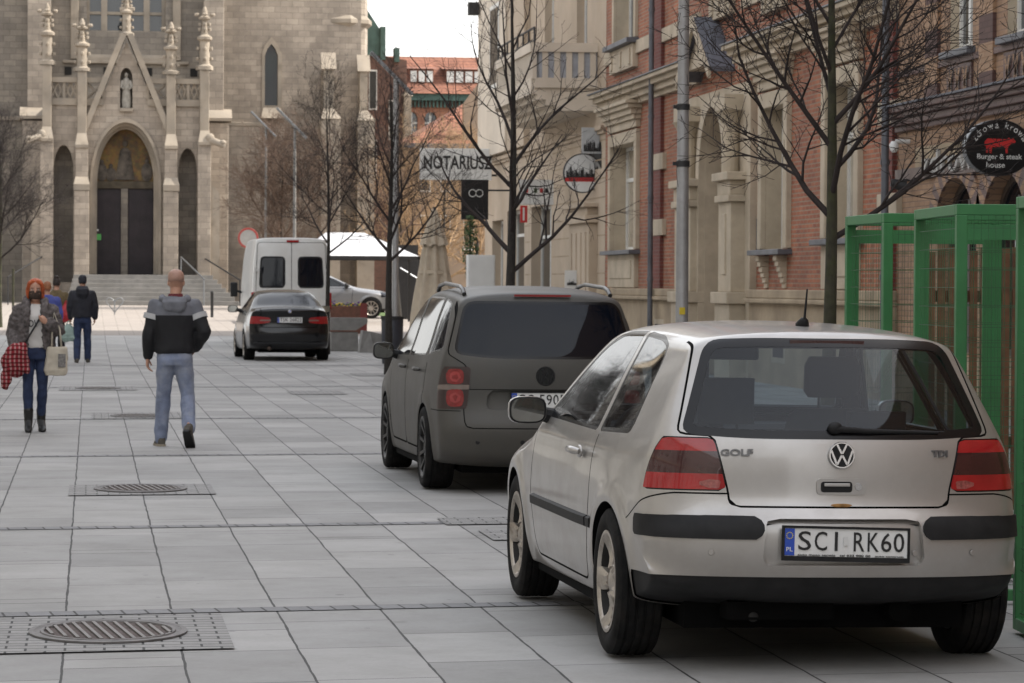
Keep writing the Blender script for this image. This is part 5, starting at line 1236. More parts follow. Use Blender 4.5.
# ------------------------------------------------------------------ helpers for fronts along the street (plane x = X, facing the street)
XF = 11.2
def S(x): return SZ(x, 283)[0]
def Zp(x, y): return SZ(x, y)[1]
def fx(X, sg=1): return lambda u, v, d: (X+sg*d, u, v)
def window(par, s0, s1, z0, z1, X=XF, dep=.22, fm='wframe', pm='pane', trans=.68, sg=1, mull=True, name='window', liner=None):
    if s0 > s1: s0, s1 = s1, s0
    if liner:
        l = MB(); y0, y1 = X+sg*.003, X+sg*(dep-.001); k = .006
        l.box((y0, s0, z0), (y1, s0+k, z1)); l.box((y0, s1-k, z0), (y1, s1, z1)); l.box((y0, s0+k, z1-k), (y1, s1-k, z1)); l.box((y0, s0+k, z0), (y1, s1-k, z0+k)); part('reveal', l, M[liner], par)
    f = MB(); a = X+sg*dep; e = .075
    for (p, q, r, t) in ((s0, s1, z0, z0+e), (s0, s1, z1-e, z1), (s0, s0+e, z0+e, z1-e), (s1-e, s1, z0+e, z1-e)): f.box((a, p, r), (a+sg*.07, q, t))
    sm = (s0+s1)/2; zt = z0+(z1-z0)*trans
    if mull: f.box((a-sg*.01, sm-.05, z0+e), (a+sg*.06, sm+.05, z1-e))
    if trans < 1: f.box((a+sg*.005, s0+e, zt-.04), (a+sg*.065, s1-e, zt+.04))
    w = part(name, f, M[fm], par)
    g = MB(); g.add([(a+sg*.035, s0+.02, z0+.02), (a+sg*.035, s1-.02, z0+.02), (a+sg*.035, s1-.02, z1-.02), (a+sg*.035, s0+.02, z1-.02)], [(0,1,2,3)])
    part('pane', g, M[pm], w)
    return w
def rect(s0, s1, z0, z1): return [(s0, z0), (s1, z0), (s1, z1), (s0, z1)]
def bx(par, name, s0, s1, z0, z1, out, m, X=XF, back=.05, bevel=.01, sg=1):
    b = MB().box((X-sg*out, s0, z0), (X+sg*back, s1, z1)); return part(name, b, M[m], par, bevel=bevel)
def cornice(par, name, s0, s1, z, prof, m, X=XF, top='zinc'):
    """prof: list of (out, height) steps from the bottom up"""
    b = MB(); zz = z
    for o, h in prof: b.box((X-o, s0, zz), (X+.05, s1, zz+h)); zz += h
    c = part(name, b, M[m], par, bevel=.012)
    if top:
        t = MB().box((X-prof[-1][0]-.03, s0-.002, zz+.003), (X+.05, s1+.002, zz+.03)); part('flashing', t, M[top], c)
    return c
def arch(s0, s1, z0, zs, za, n=14):
    """pointed (za well above zs) outline from the floor up"""
    m = (s0+s1)/2; out = [(s0, z0), (s0, zs)]
    for sgn in (0, 1):
        for i in range(1, n+1):
            t = i/n
            if sgn == 0: a = t*PI/2; out.append((m-(m-s0)*(1-math.sin(a)**1.15)*1.0 if False else s0+(m-s0)*(1-math.cos(a))**.95, zs+(za-zs)*math.sin(a)**.88))
            else: a = (1-t)*PI/2; out.append((s1-(s1-m)*(1-math.cos(a))**.95, zs+(za-zs)*math.sin(a)**.88))
    out.append((s1, z0)); return out

# ------------------------------------------------------------------ red brick town house
def red_house():
    s0, s1 = S(897), S(605); H = 17.5
    t = thing('brick_house', 'red brick town house with cream window frames, gabled portal and stone plinth on the right', 'building', (XF, (s0+s1)/2, 0))
    W = {}
    for k, (xa, xb, ya, yb) in {'A': (613, 637, 145, 250), 'B': (765, 787, 107, 249), 'C': (829, 858, 84, 238)}.items():
        W[k] = (S(xb), S(xa), Zp((xa+xb)/2, yb), Zp((xa+xb)/2, ya))
    up = []
    for k, (a, b, zl, zh) in list(W.items()):
        up.append((a+.25, b-.25, 6.75, 9.3)); up.append((a+.25, b-.25, 11.0, 13.2))
    pm = (S(712)+S(735))/2; up.append((pm-.7, pm+.7, 7.0, 9.3)); up.append((pm-.7, pm+.7, 11.0, 13.2))
    da, db = S(735), S(711)
    door = arch(da, db, .0, 3.5, 4.75)
    holes = [rect(*w) for w in W.values()]+[rect(*w) for w in up]+[door]
    b = MB(); b.prism([(s0, 0), (s1, 0), (s1, H), (s0, H)], fx(XF), 0, .32, holes, back=False)
    # sides, top and back close the house
    b.box((XF+.33, s0+.003, 0), (XF+.34, s0+.01, H)); b.add([(XF, s0, 0), (XF+12, s0, 0), (XF+12, s0, H), (XF, s0, H), (XF, s1, 0), (XF+12, s1, 0), (XF+12, s1, H), (XF, s1, H)], [(0,1,2,3), (4,5,6,7), (1,5,6,2)])
    part('wall', b, M['redbrick'], t)
    q = MB(); q.add([(XF-.5, s0-.1, H), (XF-.5, s1+.1, H), (XF+6, s1+.1, H+3.4), (XF+6, s0-.1, H+3.4), (XF+12.5, s1+.1, H), (XF+12.5, s0-.1, H)], [(0,1,2,3), (3,2,4,5)]); part('roof', q, M['tile'], t)
    for k, (a, c, zl, zh) in W.items():
        window(t, a, c, zl, zh, dep=.27, pm='pane_beige', liner='cream')
        f = MB(); e = .26    # architrave
        for (p, q_, r, u) in ((a-e, a, zl, zh+e), (c, c+e, zl, zh+e), (a, c, zh, zh+e)): f.box((XF-.09, p, r), (XF+.04, q_, u))
        part('window_surround', f, M['cream'], t, bevel=.015)
        bx(t, 'window_sill', a-.35, c+.35, zl-.10, zl-.012, .24, 'zinc')
        if k == 'B':
            for sx in (a+.15, c-.15):
                q = MB()
                for i in range(6): q.box((XF-.18+.03*i, sx-.12, zl-.20-.09*i), (XF+.02, sx+.12, zl-.11-.09*i))
                part('bracket', q, M['cream'], t, bevel=.01)
        else:
            q = MB(); q.box((XF-.10, a-.15, 1.56), (XF+.02, c+.15, zl-.10)); q.box((XF-.12, a+.15, 1.75), (XF-.08, c-.15, zl-.22)); part('apron_panel', q, M['cream'], t, bevel=.015)
        # hood mould
        q = MB(); z = zh+e+.04
        for i, (o, h, x) in enumerate(((.10, .16, .28), (.16, .10, .34), (.22, .12, .40), (.30, .09, .48), (.36, .07, .54))): q.box((XF-o, a-x, z), (XF+.03, c+x, z+h)); z += h
        part('window_hood', q, M['cream'], t, bevel=.012)
    for (a, c, zl, zh) in up:
        window(t, a, c, zl, zh, dep=.27, liner='cream')
        f = MB(); e = .2
        for (p, q_, r, u) in ((a-e, a, zl, zh+e), (c, c+e, zl, zh+e), (a, c, zh, zh+e)): f.box((XF-.07, p, r), (XF+.04, q_, u))
        part('window_surround', f, M['cream'], t, bevel=.015)
        bx(t, 'window_sill', a-.3, c+.3, zl-.12, zl-.015, .26, 'zinc')
        q = MB(); q.box((XF-.12, a-.2, zl-.62), (XF+.03, c+.2, zl-.125))
        for i in range(3): q.box((XF-.15, a+.12+i*(c-a-.24)/2-.10, zl-.55), (XF-.11, a+.12+i*(c-a-.24)/2+.10, zl-.22))
        part('apron_panel', q, M['cream'], t, bevel=.012)
    # plinth, broken by the portal
    for (a, c) in ((s0, S(757)), (S(690), s1)):
        q = MB(); q.box((XF-.14, a+.003, 0), (XF+.02, c-.003, 1.32)); part('plinth', q, M['plinth'], t)
        q = MB(); q.box((XF-.24, a+.004, 1.323), (XF+.02, c-.004, 1.40)); q.box((XF-.20, a+.004, 1.40), (XF+.02, c-.004, 1.55)); part('plinth_cap', q, M['plinth'], t, bevel=.02)
        n = max(1, int((c-a)/4.0))
        for i in range(n):
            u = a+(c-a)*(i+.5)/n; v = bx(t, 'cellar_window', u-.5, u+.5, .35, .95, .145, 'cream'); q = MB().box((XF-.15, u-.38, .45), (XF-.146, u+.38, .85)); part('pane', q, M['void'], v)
    # string courses and cornices
    z1 = 5.35
    for (a, c) in ((s0+.005, S(742)), (S(700), s1-.005)):
        cornice(t, 'cornice', a, c, z1, [(.10, .10), (.20, .12), (.30, .10), (.40, .08)], 'cream')
        q = MB(); q.box((XF-.06, a, z1+1.05), (XF+.02, c, z1+1.32)); part('string_course', q, M['cream'], t, bevel=.012)
    cornice(t, 'eaves', s0+.01, s1-.01, 14.6, [(.15, .2), (.3, .25), (.5, .2), (.65, .15)], 'cream')
    # dark clinker pilaster strips with quoin stones
    for x in (659, 892):
        a, c = S(x+4), S(x-4)
        q = MB(); q.box((XF-.07, a, 1.56), (XF+.02, c, z1-.01)); q.box((XF-.07, a, z1+.43), (XF+.02, c, 14.55)); part('clinker_pilaster', q, M['redbrick_dk'], t)
        for z in (2.6, 3.9): q = MB(); q.box((XF-.085, a-.3, z), (XF+.01, c+.35, z+.32)); part('quoin', q, M['cream'], t, bevel=.01)
    # portal
    q = MB(); pa, pc = S(757)+.05, S(690)-.05
    q.prism([(pa, 0), (pc, 0), (pc, 5.1), (pa, 5.1)], fx(XF-.12), 0, .13, [arch(da, db, 0.0, 3.5, 4.75)], back=False); part('portal_front', q, M['cream'], t)
    q = MB()
    o1 = arch(da-.02, db+.02, 0.3, 3.5, 4.80); o2 = arch(da-.32, db+.32, .3, 3.5, 5.02)
    n = len(o1)
    for d0, d1, A_, B_ in ((.12, .24, o1, o2),):
        vs = [(XF-d1, u, v) for u, v in A_]+[(XF-d1, u, v) for u, v in B_]+[(XF-d0, u, v) for u, v in A_]+[(XF-d0, u, v) for u, v in B_]
        fs = []
        for i in range(n-1): fs += [(i, i+1, n+i+1, n+i), (2*n+i, 2*n+i+1, i+1, i), (n+i, n+i+1, 3*n+i+1, 3*n+i)]
        q.add(vs, fs)
    part('arch_moulding', q, M['cream'], t)
    q = MB(); P_ = arch(da+.004, db-.004, 0, 3.5, 4.74); n_ = len(P_); q.add([(XF-.11, u, v) for u, v in P_]+[(XF+.30, u, v) for u, v in P_], [(i, i+1, n_+i+1, n_+i) for i in range(n_-1)]); part('doorway_reveal', q, M['cream'], t)
    q = MB(); q.box((XF+.30, da, 0), (XF+.31, db, 4.8)); part('doorway_back', q, mat('door_brown', (.20,.12,.07), .6, var=.2), t)
    for (xa, xb) in ((752, 737), (710, 692)):
        a, c = S(xa), S(xb); q = MB()
        q.box((XF-.40, a, 0), (XF-.10, c, 1.3)); q.box((XF-.46, a-.08, 1.3), (XF-.10, c+.08, 1.5)); q.box((XF-.36, a+.1, 1.5), (XF-.10, c-.1, 3.05))
        q.box((XF-.39, a+.45, 1.8), (XF-.34, c-.45, 2.85)); q.box((XF-.42, a+.02, 3.05), (XF-.10, c-.02, 3.17)); q.box((XF-.38, a+.08, 3.17), (XF-.10, c-.08, 3.42))
        q.box((XF-.46, a-.04, 3.42), (XF-.10, c+.04, 3.56)); q.lathe([(.16, 3.56), (.16, 4.4), (.22, 4.5), (.30, 4.62)], 14, Matrix.Translation((XF-.26, (a+c)/2, 0)))
        q.box((XF-.46, (a+c)/2-.4, 4.62), (XF-.10, (a+c)/2+.4, 4.9))
        part('pilaster', q, M['cream'], t, bevel=.015)
    ma, mc, mm = 53.35, 55.85, 54.6; g0, g1 = 5.55, 6.30
    q = MB(); q.prism([(ma, g0), (mc, g0), (mm, g1)], fx(XF-.34), 0, .36); part('portal_gable', q, M['cream'], t)
    q = MB()
    for (a, c) in ((ma-.25, mm), (mc+.25, mm)):
        za, zc = g0-.18, g1+.06
        q.add([(XF-.46, a, za), (XF+.02, a, za), (XF+.02, c, zc), (XF-.46, c, zc), (XF-.46, a, za+.09), (XF+.02, a, za+.09), (XF+.02, c, zc+.09), (XF-.46, c, zc+.09)], [(0,1,2,3), (4,5,6,7), (0,1,5,4), (0,3,7,4), (1,2,6,5)])
    part('portal_roof', q, M['slate'], t)
    q = MB()
    for (a, c) in ((ma-.25, mm), (mc+.25, mm)):
        za, zc = g0-.30, g1-.05
        q.add([(XF-.49, a, za), (XF-.43, a, za), (XF-.43, c, zc), (XF-.49, c, zc), (XF-.49, a, za+.2), (XF-.43, a, za+.2), (XF-.43, c, zc+.2), (XF-.49, c, zc+.2)], [(0,1,2,3), (4,5,6,7), (0,3,7,4), (1,2,6,5), (0,1,5,4)])
    part('bargeboard', q, M['cream'], t)
    # intercom, drainpipes
    bx(t, 'intercom', S(761), S(758.5), 2.2, 2.75, .05, 'iron')
    for x in (663.5, 903):
        s = S(x); q = MB(); q.tube([(XF-.27, s, .05), (XF-.27, s, 14.5)], .055, 10)
        for z in (1.7, 3.3, 4.9, 7, 9): q.tube([(XF-.27, s, z), (XF-.27, s, z+.07)], .068, 10)
        part('drainpipe', q, M['zinc'], t, 40)
red_house()

# ------------------------------------------------------------------ ochre brick restaurant house
def restaurant():
    s1 = S(897)-.02; s0 = -18.0; H = 17
    t = thing('brick_house', 'ochre brick house with brown glazed bands and striped arches over the restaurant windows', 'building', (XF, (s0+s1)/2, 0))
    holes = []; arcs = []
    w = S(937)-S(976); c0 = (S(937)+S(976))/2
    for k in range(7):
        c = c0-k*(w+.36)
        if c-w/2 > s0+.3: arcs.append((c-w/2, c+w/2))
    def seg(a, b, z0, zs, n=12):
        m, r = (a+b)/2, (b-a)/2; return [(a, z0), (a, zs)]+[(m-r*math.cos(PI*i/n), zs+r*.75*math.sin(PI*i/n)) for i in range(1, n)]+[(b, zs), (b, z0)]
    zs = 2.35
    for a, b in arcs: holes.append(seg(a, b, .75, zs))
    ups = []
    u0 = (S(948)+S(971))/2
    for k in range(6):
        c = u0-k*2.55
        if c > s0+1:
            ups += [(c-.52, c+.52, 4.70, 6.9), (c-.52, c+.52, 8.4, 10.6), (c-.52, c+.52, 12, 14)]
    holes += [rect(*u) for u in ups]
    b = MB(); b.prism([(s0, 0), (s1, 0), (s1, H), (s0, H)], fx(XF), 0, .3, holes, back=False)
    b.add([(XF, s0, 0), (XF+12, s0, 0), (XF+12, s0, H), (XF, s0, H), (XF, s1, 0), (XF+12, s1, 0), (XF+12, s1, H), (XF, s1, H)], [(0,1,2,3), (4,5,6,7), (1,5,6,2), (3,2,6,7)])
    part('wall', b, M['yellowbrick'], t)
    for u in ups:
        window(t, *u, dep=.12, trans=.7, liner='cream')
        bx(t, 'window_sill', u[0]-.14, u[1]+.14, u[2]-.10, u[2]-.01, .12, 'zinc')
        if u[2] < 5:
            q = MB(); a, c = u[0], u[1]; q.box((XF-.03, a-.05, 3.98), (XF+.02, c+.05, 4.50)); p = part('panel', q, M['purple'], t)
            q = MB()
            for i in range(3):
                m = a+.17+i*.35
                for sgn in (-1, 1): q.add([(XF-.055, m-.13*sgn, 4.03), (XF-.055, m-.05*sgn, 4.03), (XF-.055, m+.13*sgn, 4.45), (XF-.055, m+.05*sgn, 4.45)], [(0,1,2,3)])
            part('lattice', q, M['yellowbrick'], p)
    # banded pilasters between the windows
    for k in range(6):
        c = u0+1.28-k*2.55
        if s0+.4 < c < s1-.3:
            q = MB(); q.box((XF-.05, c-.30, 3.75), (XF+.02, c+.30, 9.5)); part('banded_pilaster', q, M['banded'], t)
    zc = Zp(905, 132)
    cornice(t, 'cornice', s0+.01, s1-.01, zc, [(.06, .08), (.12, .10), (.18, .07), (.24, .08)], 'purple', top='slate')
    q = MB()
    q.box((XF-.04, s0+.01, 4.52), (XF+.02, s1-.01, 4.60)); part('band', q, M['purple'], t); q = MB(); q.box((XF-.05, s0+.01, 3.86), (XF+.02, s1-.01, 3.96)); part('band', q, M['purple'], t)
    q = MB(); q.box((XF-.05, s0+.01, 2.86 if False else Zp(905, 181)), (XF+.02, s1-.01, Zp(905, 181)+.16)); part('band', q, mat('grey_band', (.17,.13,.115), .6, var=.25), t)
    # arches with striped voussoirs
    for a, b_ in arcs:
        m, r = (a+b_)/2, (b_-a)/2; n = 22; va, vb = MB(), MB()
        for i in range(n):
            q = va if i % 2 else vb; p = []
            for rr in (1.0, 1.0+.34/r):
                for j in (i, i+1):
                    th = PI*j/n; p.append((m-r*rr*math.cos(th), zs+r*(.75*rr+.04*(rr > 1))*math.sin(th)))
            P = [p[0], p[1], p[3], p[2]]; q.add([(XF-.04, u, v) for u, v in P]+[(XF, u, v) for u, v in P], [(0,1,2,3), (0,1,5,4), (1,2,6,5), (2,3,7,6), (3,0,4,7)])
        vo = part('arch_bricks', va, M['purple'], t); part('arch_bricks', vb, M['yellowbrick'], t)
        f = MB(); f.prism(seg(a+.01, b_-.01, .75, zs), fx(XF+.16), 0, .06, [seg(a+.09, b_-.09, .83, zs-.03)]); f.box((XF+.165, m-.04, .83), (XF+.215, m+.04, zs+.4)); f.box((XF+.165, a+.09, zs-.05), (XF+.215, b_-.09, zs+.03)); w_ = part('window', f, M['wframe_dk'], t)
        g = MB(); g.prism(seg(a+.05, b_-.05, .79, zs), fx(XF+.2), 0, .004, back=False); part('pane', g, M['glass_blk'], w_)
    q = MB(); q.box((XF-.12, s0+.01, 0), (XF+.02, s1-.01, .7)); part('plinth', q, M['plinth'], t)
    # lettering on the front
    Tm = Matrix(((0, 0, -1, XF-.07), (-1, 0, 0, S(951)), (0, 1, 0, Zp(951, 160)), (0, 0, 0, 1)))
    part('lettering', fit_text('zdrowa krowa', 5.6, .32, .02).xf(Tm @ Matrix.Translation((1.6, 0, 0))), M['grey_letter'], t, fix=False)
    bp = bx(t, 'letter_board', s0+2, S(925)+.4, Zp(925, 172), Zp(925, 147), .045, 'plinth')
    s = S(912); z = Zp(912, 185)
    q = MB(); q.tube([(XF, s, z+.06), (XF-.14, s, z+.07)], .015, 8); q.lathe([(.001, .11), (.055, .105), (.07, .03), (.09, -.09), (.085, -.09), (.06, .03), (.001, .09)], 16, Matrix.Translation((XF-.20, s, z)) @ Matrix.Rotation(rad(-75), 4, 'Y')); solo('wall_lamp', q, M['iron'], 'black spotlight on the ochre brick front beside the striped arches', 'lamp', (XF, s, z), smooth=40)
    s = S(903)-.3; z = Zp(902, 150); q = MB(); q.tube([(XF, s, z+.1), (XF-.2, s, z+.1)], .03, 8); q.ball((XF-.22, s, z), .06, .06, .06); q.lathe([(.065, .0), (.07, .05), (.04, .10)], 14, Matrix.Translation((XF-.22, s, z))); solo('security_camera', q, M['signwhite'], 'white dome camera on the ochre brick wall by the downpipe', 'camera', (XF, s, z), smooth=40)
restaurant()

# ------------------------------------------------------------------ cream stucco house with the balcony
def cream_house():
    s0, s1 = S(605)+.02, S(484.5); H = 18.5
    t = thing('stucco_house', 'cream stucco house with a curved balcony and shop doors beyond the red brick house', 'building', (XF, (s0+s1)/2, 0))
    holes = []; wins = []
    sp = [(S(527), S(507)), ]
    for z0, z1 in ((7.0, 9.6), (10.8, 13.2), (14.2, 16.4)):
        for c in (s0+3.4, s0+8.5, s0+13.2, s0+17.6): wins.append((c-.75, c+.75, z0, z1))
    gs = [(S(551), S(531), .1, 3.6), (S(524), S(507), .6, 3.6), (S(503), S(492), .6, 3.4)]
    ni = arch(S(601), S(580), 4.2, 4.6, 5.05)
    holes = [rect(*w) for w in wins]+[rect(*g) for g in gs]+[ni]
    b = MB(); b.prism([(s0, 0), (s1, 0), (s1, H), (s0, H)], fx(XF), 0, .35, holes, back=False)
    b.add([(XF, s0, 0), (XF+14, s0, 0), (XF+14, s0, H), (XF, s0, H), (XF, s1, 0), (XF+14, s1, 0), (XF+14, s1, H), (XF, s1, H)], [(0,1,2,3), (4,5,6,7), (1,5,6,2), (3,2,6,7)])
    part('wall', b, M['stucco'], t)
    for w in wins: window(t, *w, dep=.18)
    for g in gs: window(t, *g, dep=.25, trans=.78, name='shop_window', pm='pane')
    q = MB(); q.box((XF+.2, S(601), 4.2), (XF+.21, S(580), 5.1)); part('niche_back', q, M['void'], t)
    # pale upper storeys project a little at the far end
    q = MB(); q.box((XF-.22, S(512)+0, 5.2), (XF-.003, s1-.003, H)); part('pale_bay', q, M['stucco_pale'], t)
    for z in (7.0, 10.8, 14.2):
        w = MB(); w.box((XF-.24, S(506), z), (XF-.225, S(497), z+2.3)); f = part('window', w, M['wframe'], t); g = MB(); g.box((XF-.25, S(505.3), z+.12), (XF-.243, S(497.7), z+2.18)); part('pane', g, M['pane'], f)
    q = MB(); q.box((XF-.16, S(529), 5.2), (XF-.003, S(512)-.01, H)); part('pale_bay', q, M['stucco'], t)
    cornice(t, 'cornice', s0+.01, s1-.01, 4.95, [(.06, .08), (.12, .1)], 'stucco', top=None)
    # rustication joints of the ground floor piers
    q = MB()
    for z in np.arange(.6, 4.9, .42):
        for (a, c) in ((s0+.02, S(552)), (S(530), S(525)), ): q.box((XF-.004, a, z), (XF+.02, c, z+.03))
    part('rustication_joint', q, M['plinth'], t)
    # pilaster with carved capital
    a, c = S(597), S(577)
    q = MB(); q.box((XF-.20, a, 1.0), (XF+.02, c, 3.0)); q.box((XF-.30, a-.1, 3.0), (XF+.02, c+.1, 3.18)); q.box((XF-.24, a, 3.18), (XF+.02, c, 3.35)); q.box((XF-.34, a-.15, 3.35), (XF+.02, c+.15, 3.45))
    for i in range(4): q.box((XF-.23, a+.4+i*(c-a-.8)/3-.1, 1.4), (XF-.19, a+.4+i*(c-a-.8)/3+.1, 2.8))
    q.box((XF-.28, a-.1, 0), (XF+.02, c+.1, 1.0)); part('pilaster', q, M['stucco'], t, bevel=.02)
    # balcony
    n = 28; sa, sb = s0+1.2, s0+9.6
    def outl(r): return [(XF+.02, sa)]+[(XF-r*(1 if i < n-9 else max(0, math.cos((i-(n-9))/9*PI/2))**.8), sa+(sb-sa)*i/n if i < n-9 else sa+(sb-sa)*((n-9)/n+9/n*math.sin((i-(n-9))/9*PI/2))) for i in range(n+1)]+[(XF+.02, sb)]
    fz = lambda u, v, d: (u, v, d)
    q = MB(); z = 5.5
    for r, h in ((.95, .12), (1.15, .12), (1.35, .12), (1.50, .14)):
        q.prism(outl(r), fz, z, z+h); z += h+.0005
    part('balcony_slab', q, M['stucco_pale'], t)
    O = outl(1.42); I = outl(1.30); zb, zt = z, z+1.0
    def wallring(z0, z1, i0, i1):
        vs = [(O[i][0], O[i][1], zz) for zz in (z0, z1) for i in range(i0, i1+1)]+[(I[i][0], I[i][1]-(.1 if i > 20 else 0), zz) for zz in (z0, z1) for i in range(i0, i1+1)]
        m = i1-i0+1; fs = []
        for i in range(m-1): fs += [(i, i+1, m+i+1, m+i), (2*m+i, 2*m+i+1, 3*m+i+1, 3*m+i), (m+i, m+i+1, 3*m+i+1, 3*m+i), (i, i+1, 2*m+i+1, 2*m+i)]
        return vs, fs
    # parapet: rails with upright slabs between, open slots show the wall behind
    q = MB()
    def seg2(o0, o1, z0, z1, w=.14):
        d = Vector((o1[0]-o0[0], o1[1]-o0[1], 0)); L_ = d.length
        if L_ < 1e-4: return
        ang = math.atan2(d.y, d.x); mid = ((o0[0]+o1[0])/2, (o0[1]+o1[1])/2, (z0+z1)/2)
        q.obox(Matrix.Translation(mid) @ Matrix.Rotation(ang, 4, 'Z'), L_, w, z1-z0)
    for i in range(len(O)-1):
        seg2(O[i], O[i+1], zb, zb+.22); seg2(O[i], O[i+1], zt-.20, zt, .18)
    part('balcony_rails', q, M['stucco_pale'], t); q = MB()
    for i in range(len(I)-1): seg2(I[i], I[i+1], zb+.02, zt-.02, .02)
    part('balcony_screen', q, mat('grey_screen', (.30,.31,.335), .5), t); q = MB()
    path = [Vector((p[0], p[1], 0)) for p in O]; d = 0.0; nxt = .12
    for i in range(len(path)-1):
        a, c = path[i], path[i+1]; l = (c-a).length
        while nxt < d+l:
            p = a+(c-a)*((nxt-d)/l); ang = math.atan2((c-a).y, (c-a).x)
            q.obox(Matrix.Translation((p.x, p.y, (zb+zt)/2)) @ Matrix.Rotation(ang, 4, 'Z'), .13, .10, zt-zb-.38); nxt += .27
        d += l
    part('balcony_parapet', q, M['stucco_pale'], t)
    q = MB(); q.tube([(p[0], p[1], zt+.34) for p in O[1:-1]], .025, 6); q.tube([(p[0], p[1], zt+.06) for p in O[1:-1]], .018, 6)
    for i in range(1, len(O)-1, 3): q.tube([(O[i][0], O[i][1], zt), (O[i][0], O[i][1], zt+.34)], .022, 6)
    part('balcony_rail', q, M['iron'], t)
    q = MB(); q.box((XF-.12, S(588)-1, 0), (XF-.004, S(588), 0.9)); 
    # things fixed to it
    s = S(497); z = Zp(486, 10); q = MB().box((XF-.55, s1-.5, z-.18), (XF-.26, s1-.15, z+.18)); solo('wall_lamp', q, M['iron'], 'small black floodlight high on the far corner of the cream house', 'lamp', (XF, s1, z), bevel=.02)
    a, c = S(584), S(573); q = MB().box((XF-.24, a, Zp(578, 290)), (XF-.21, c, Zp(578, 270))); 
    p = XZ(578, 280, 69.5)
    b1 = MB().box((p[0]-.30, 69.5, p[1]-.22), (p[0]+.30, 69.53, p[1]+.22)); o = thing('notice_board', 'small white poster board with a dark spire picture by the cream pilaster', 'poster', (p[0], 69.5, p[1]-.22)); part('board', b1, M['signwhite'], o)
    b2 = MB(); skyline(b2, p[0]-.25, p[0]+.25, p[1]-.12, .22, 69.495); part('picture', b2, M['ink'], o)
def skyline(q, x0, x1, z, h, y, n=15, seed=3, th=.004):
    r = random.Random(seed); w = (x1-x0)/n
    for i in range(n):
        a = x0+i*w; k = h*(.35+.65*r.random()**1.4)
        if i % 3 == 1: P = [(a, z), (a+w, z), (a+w*.62, z+k*.7), (a+w*.5, z+k), (a+w*.38, z+k*.7)]
        else: P = [(a, z), (a+w*1.02, z), (a+w*1.02, z+k*.55), (a+w*.5, z+k*.68), (a, z+k*.55)]
        q.prism(P, lambda u, v, d: (u, y-d, v), 0, th)
cream_house()
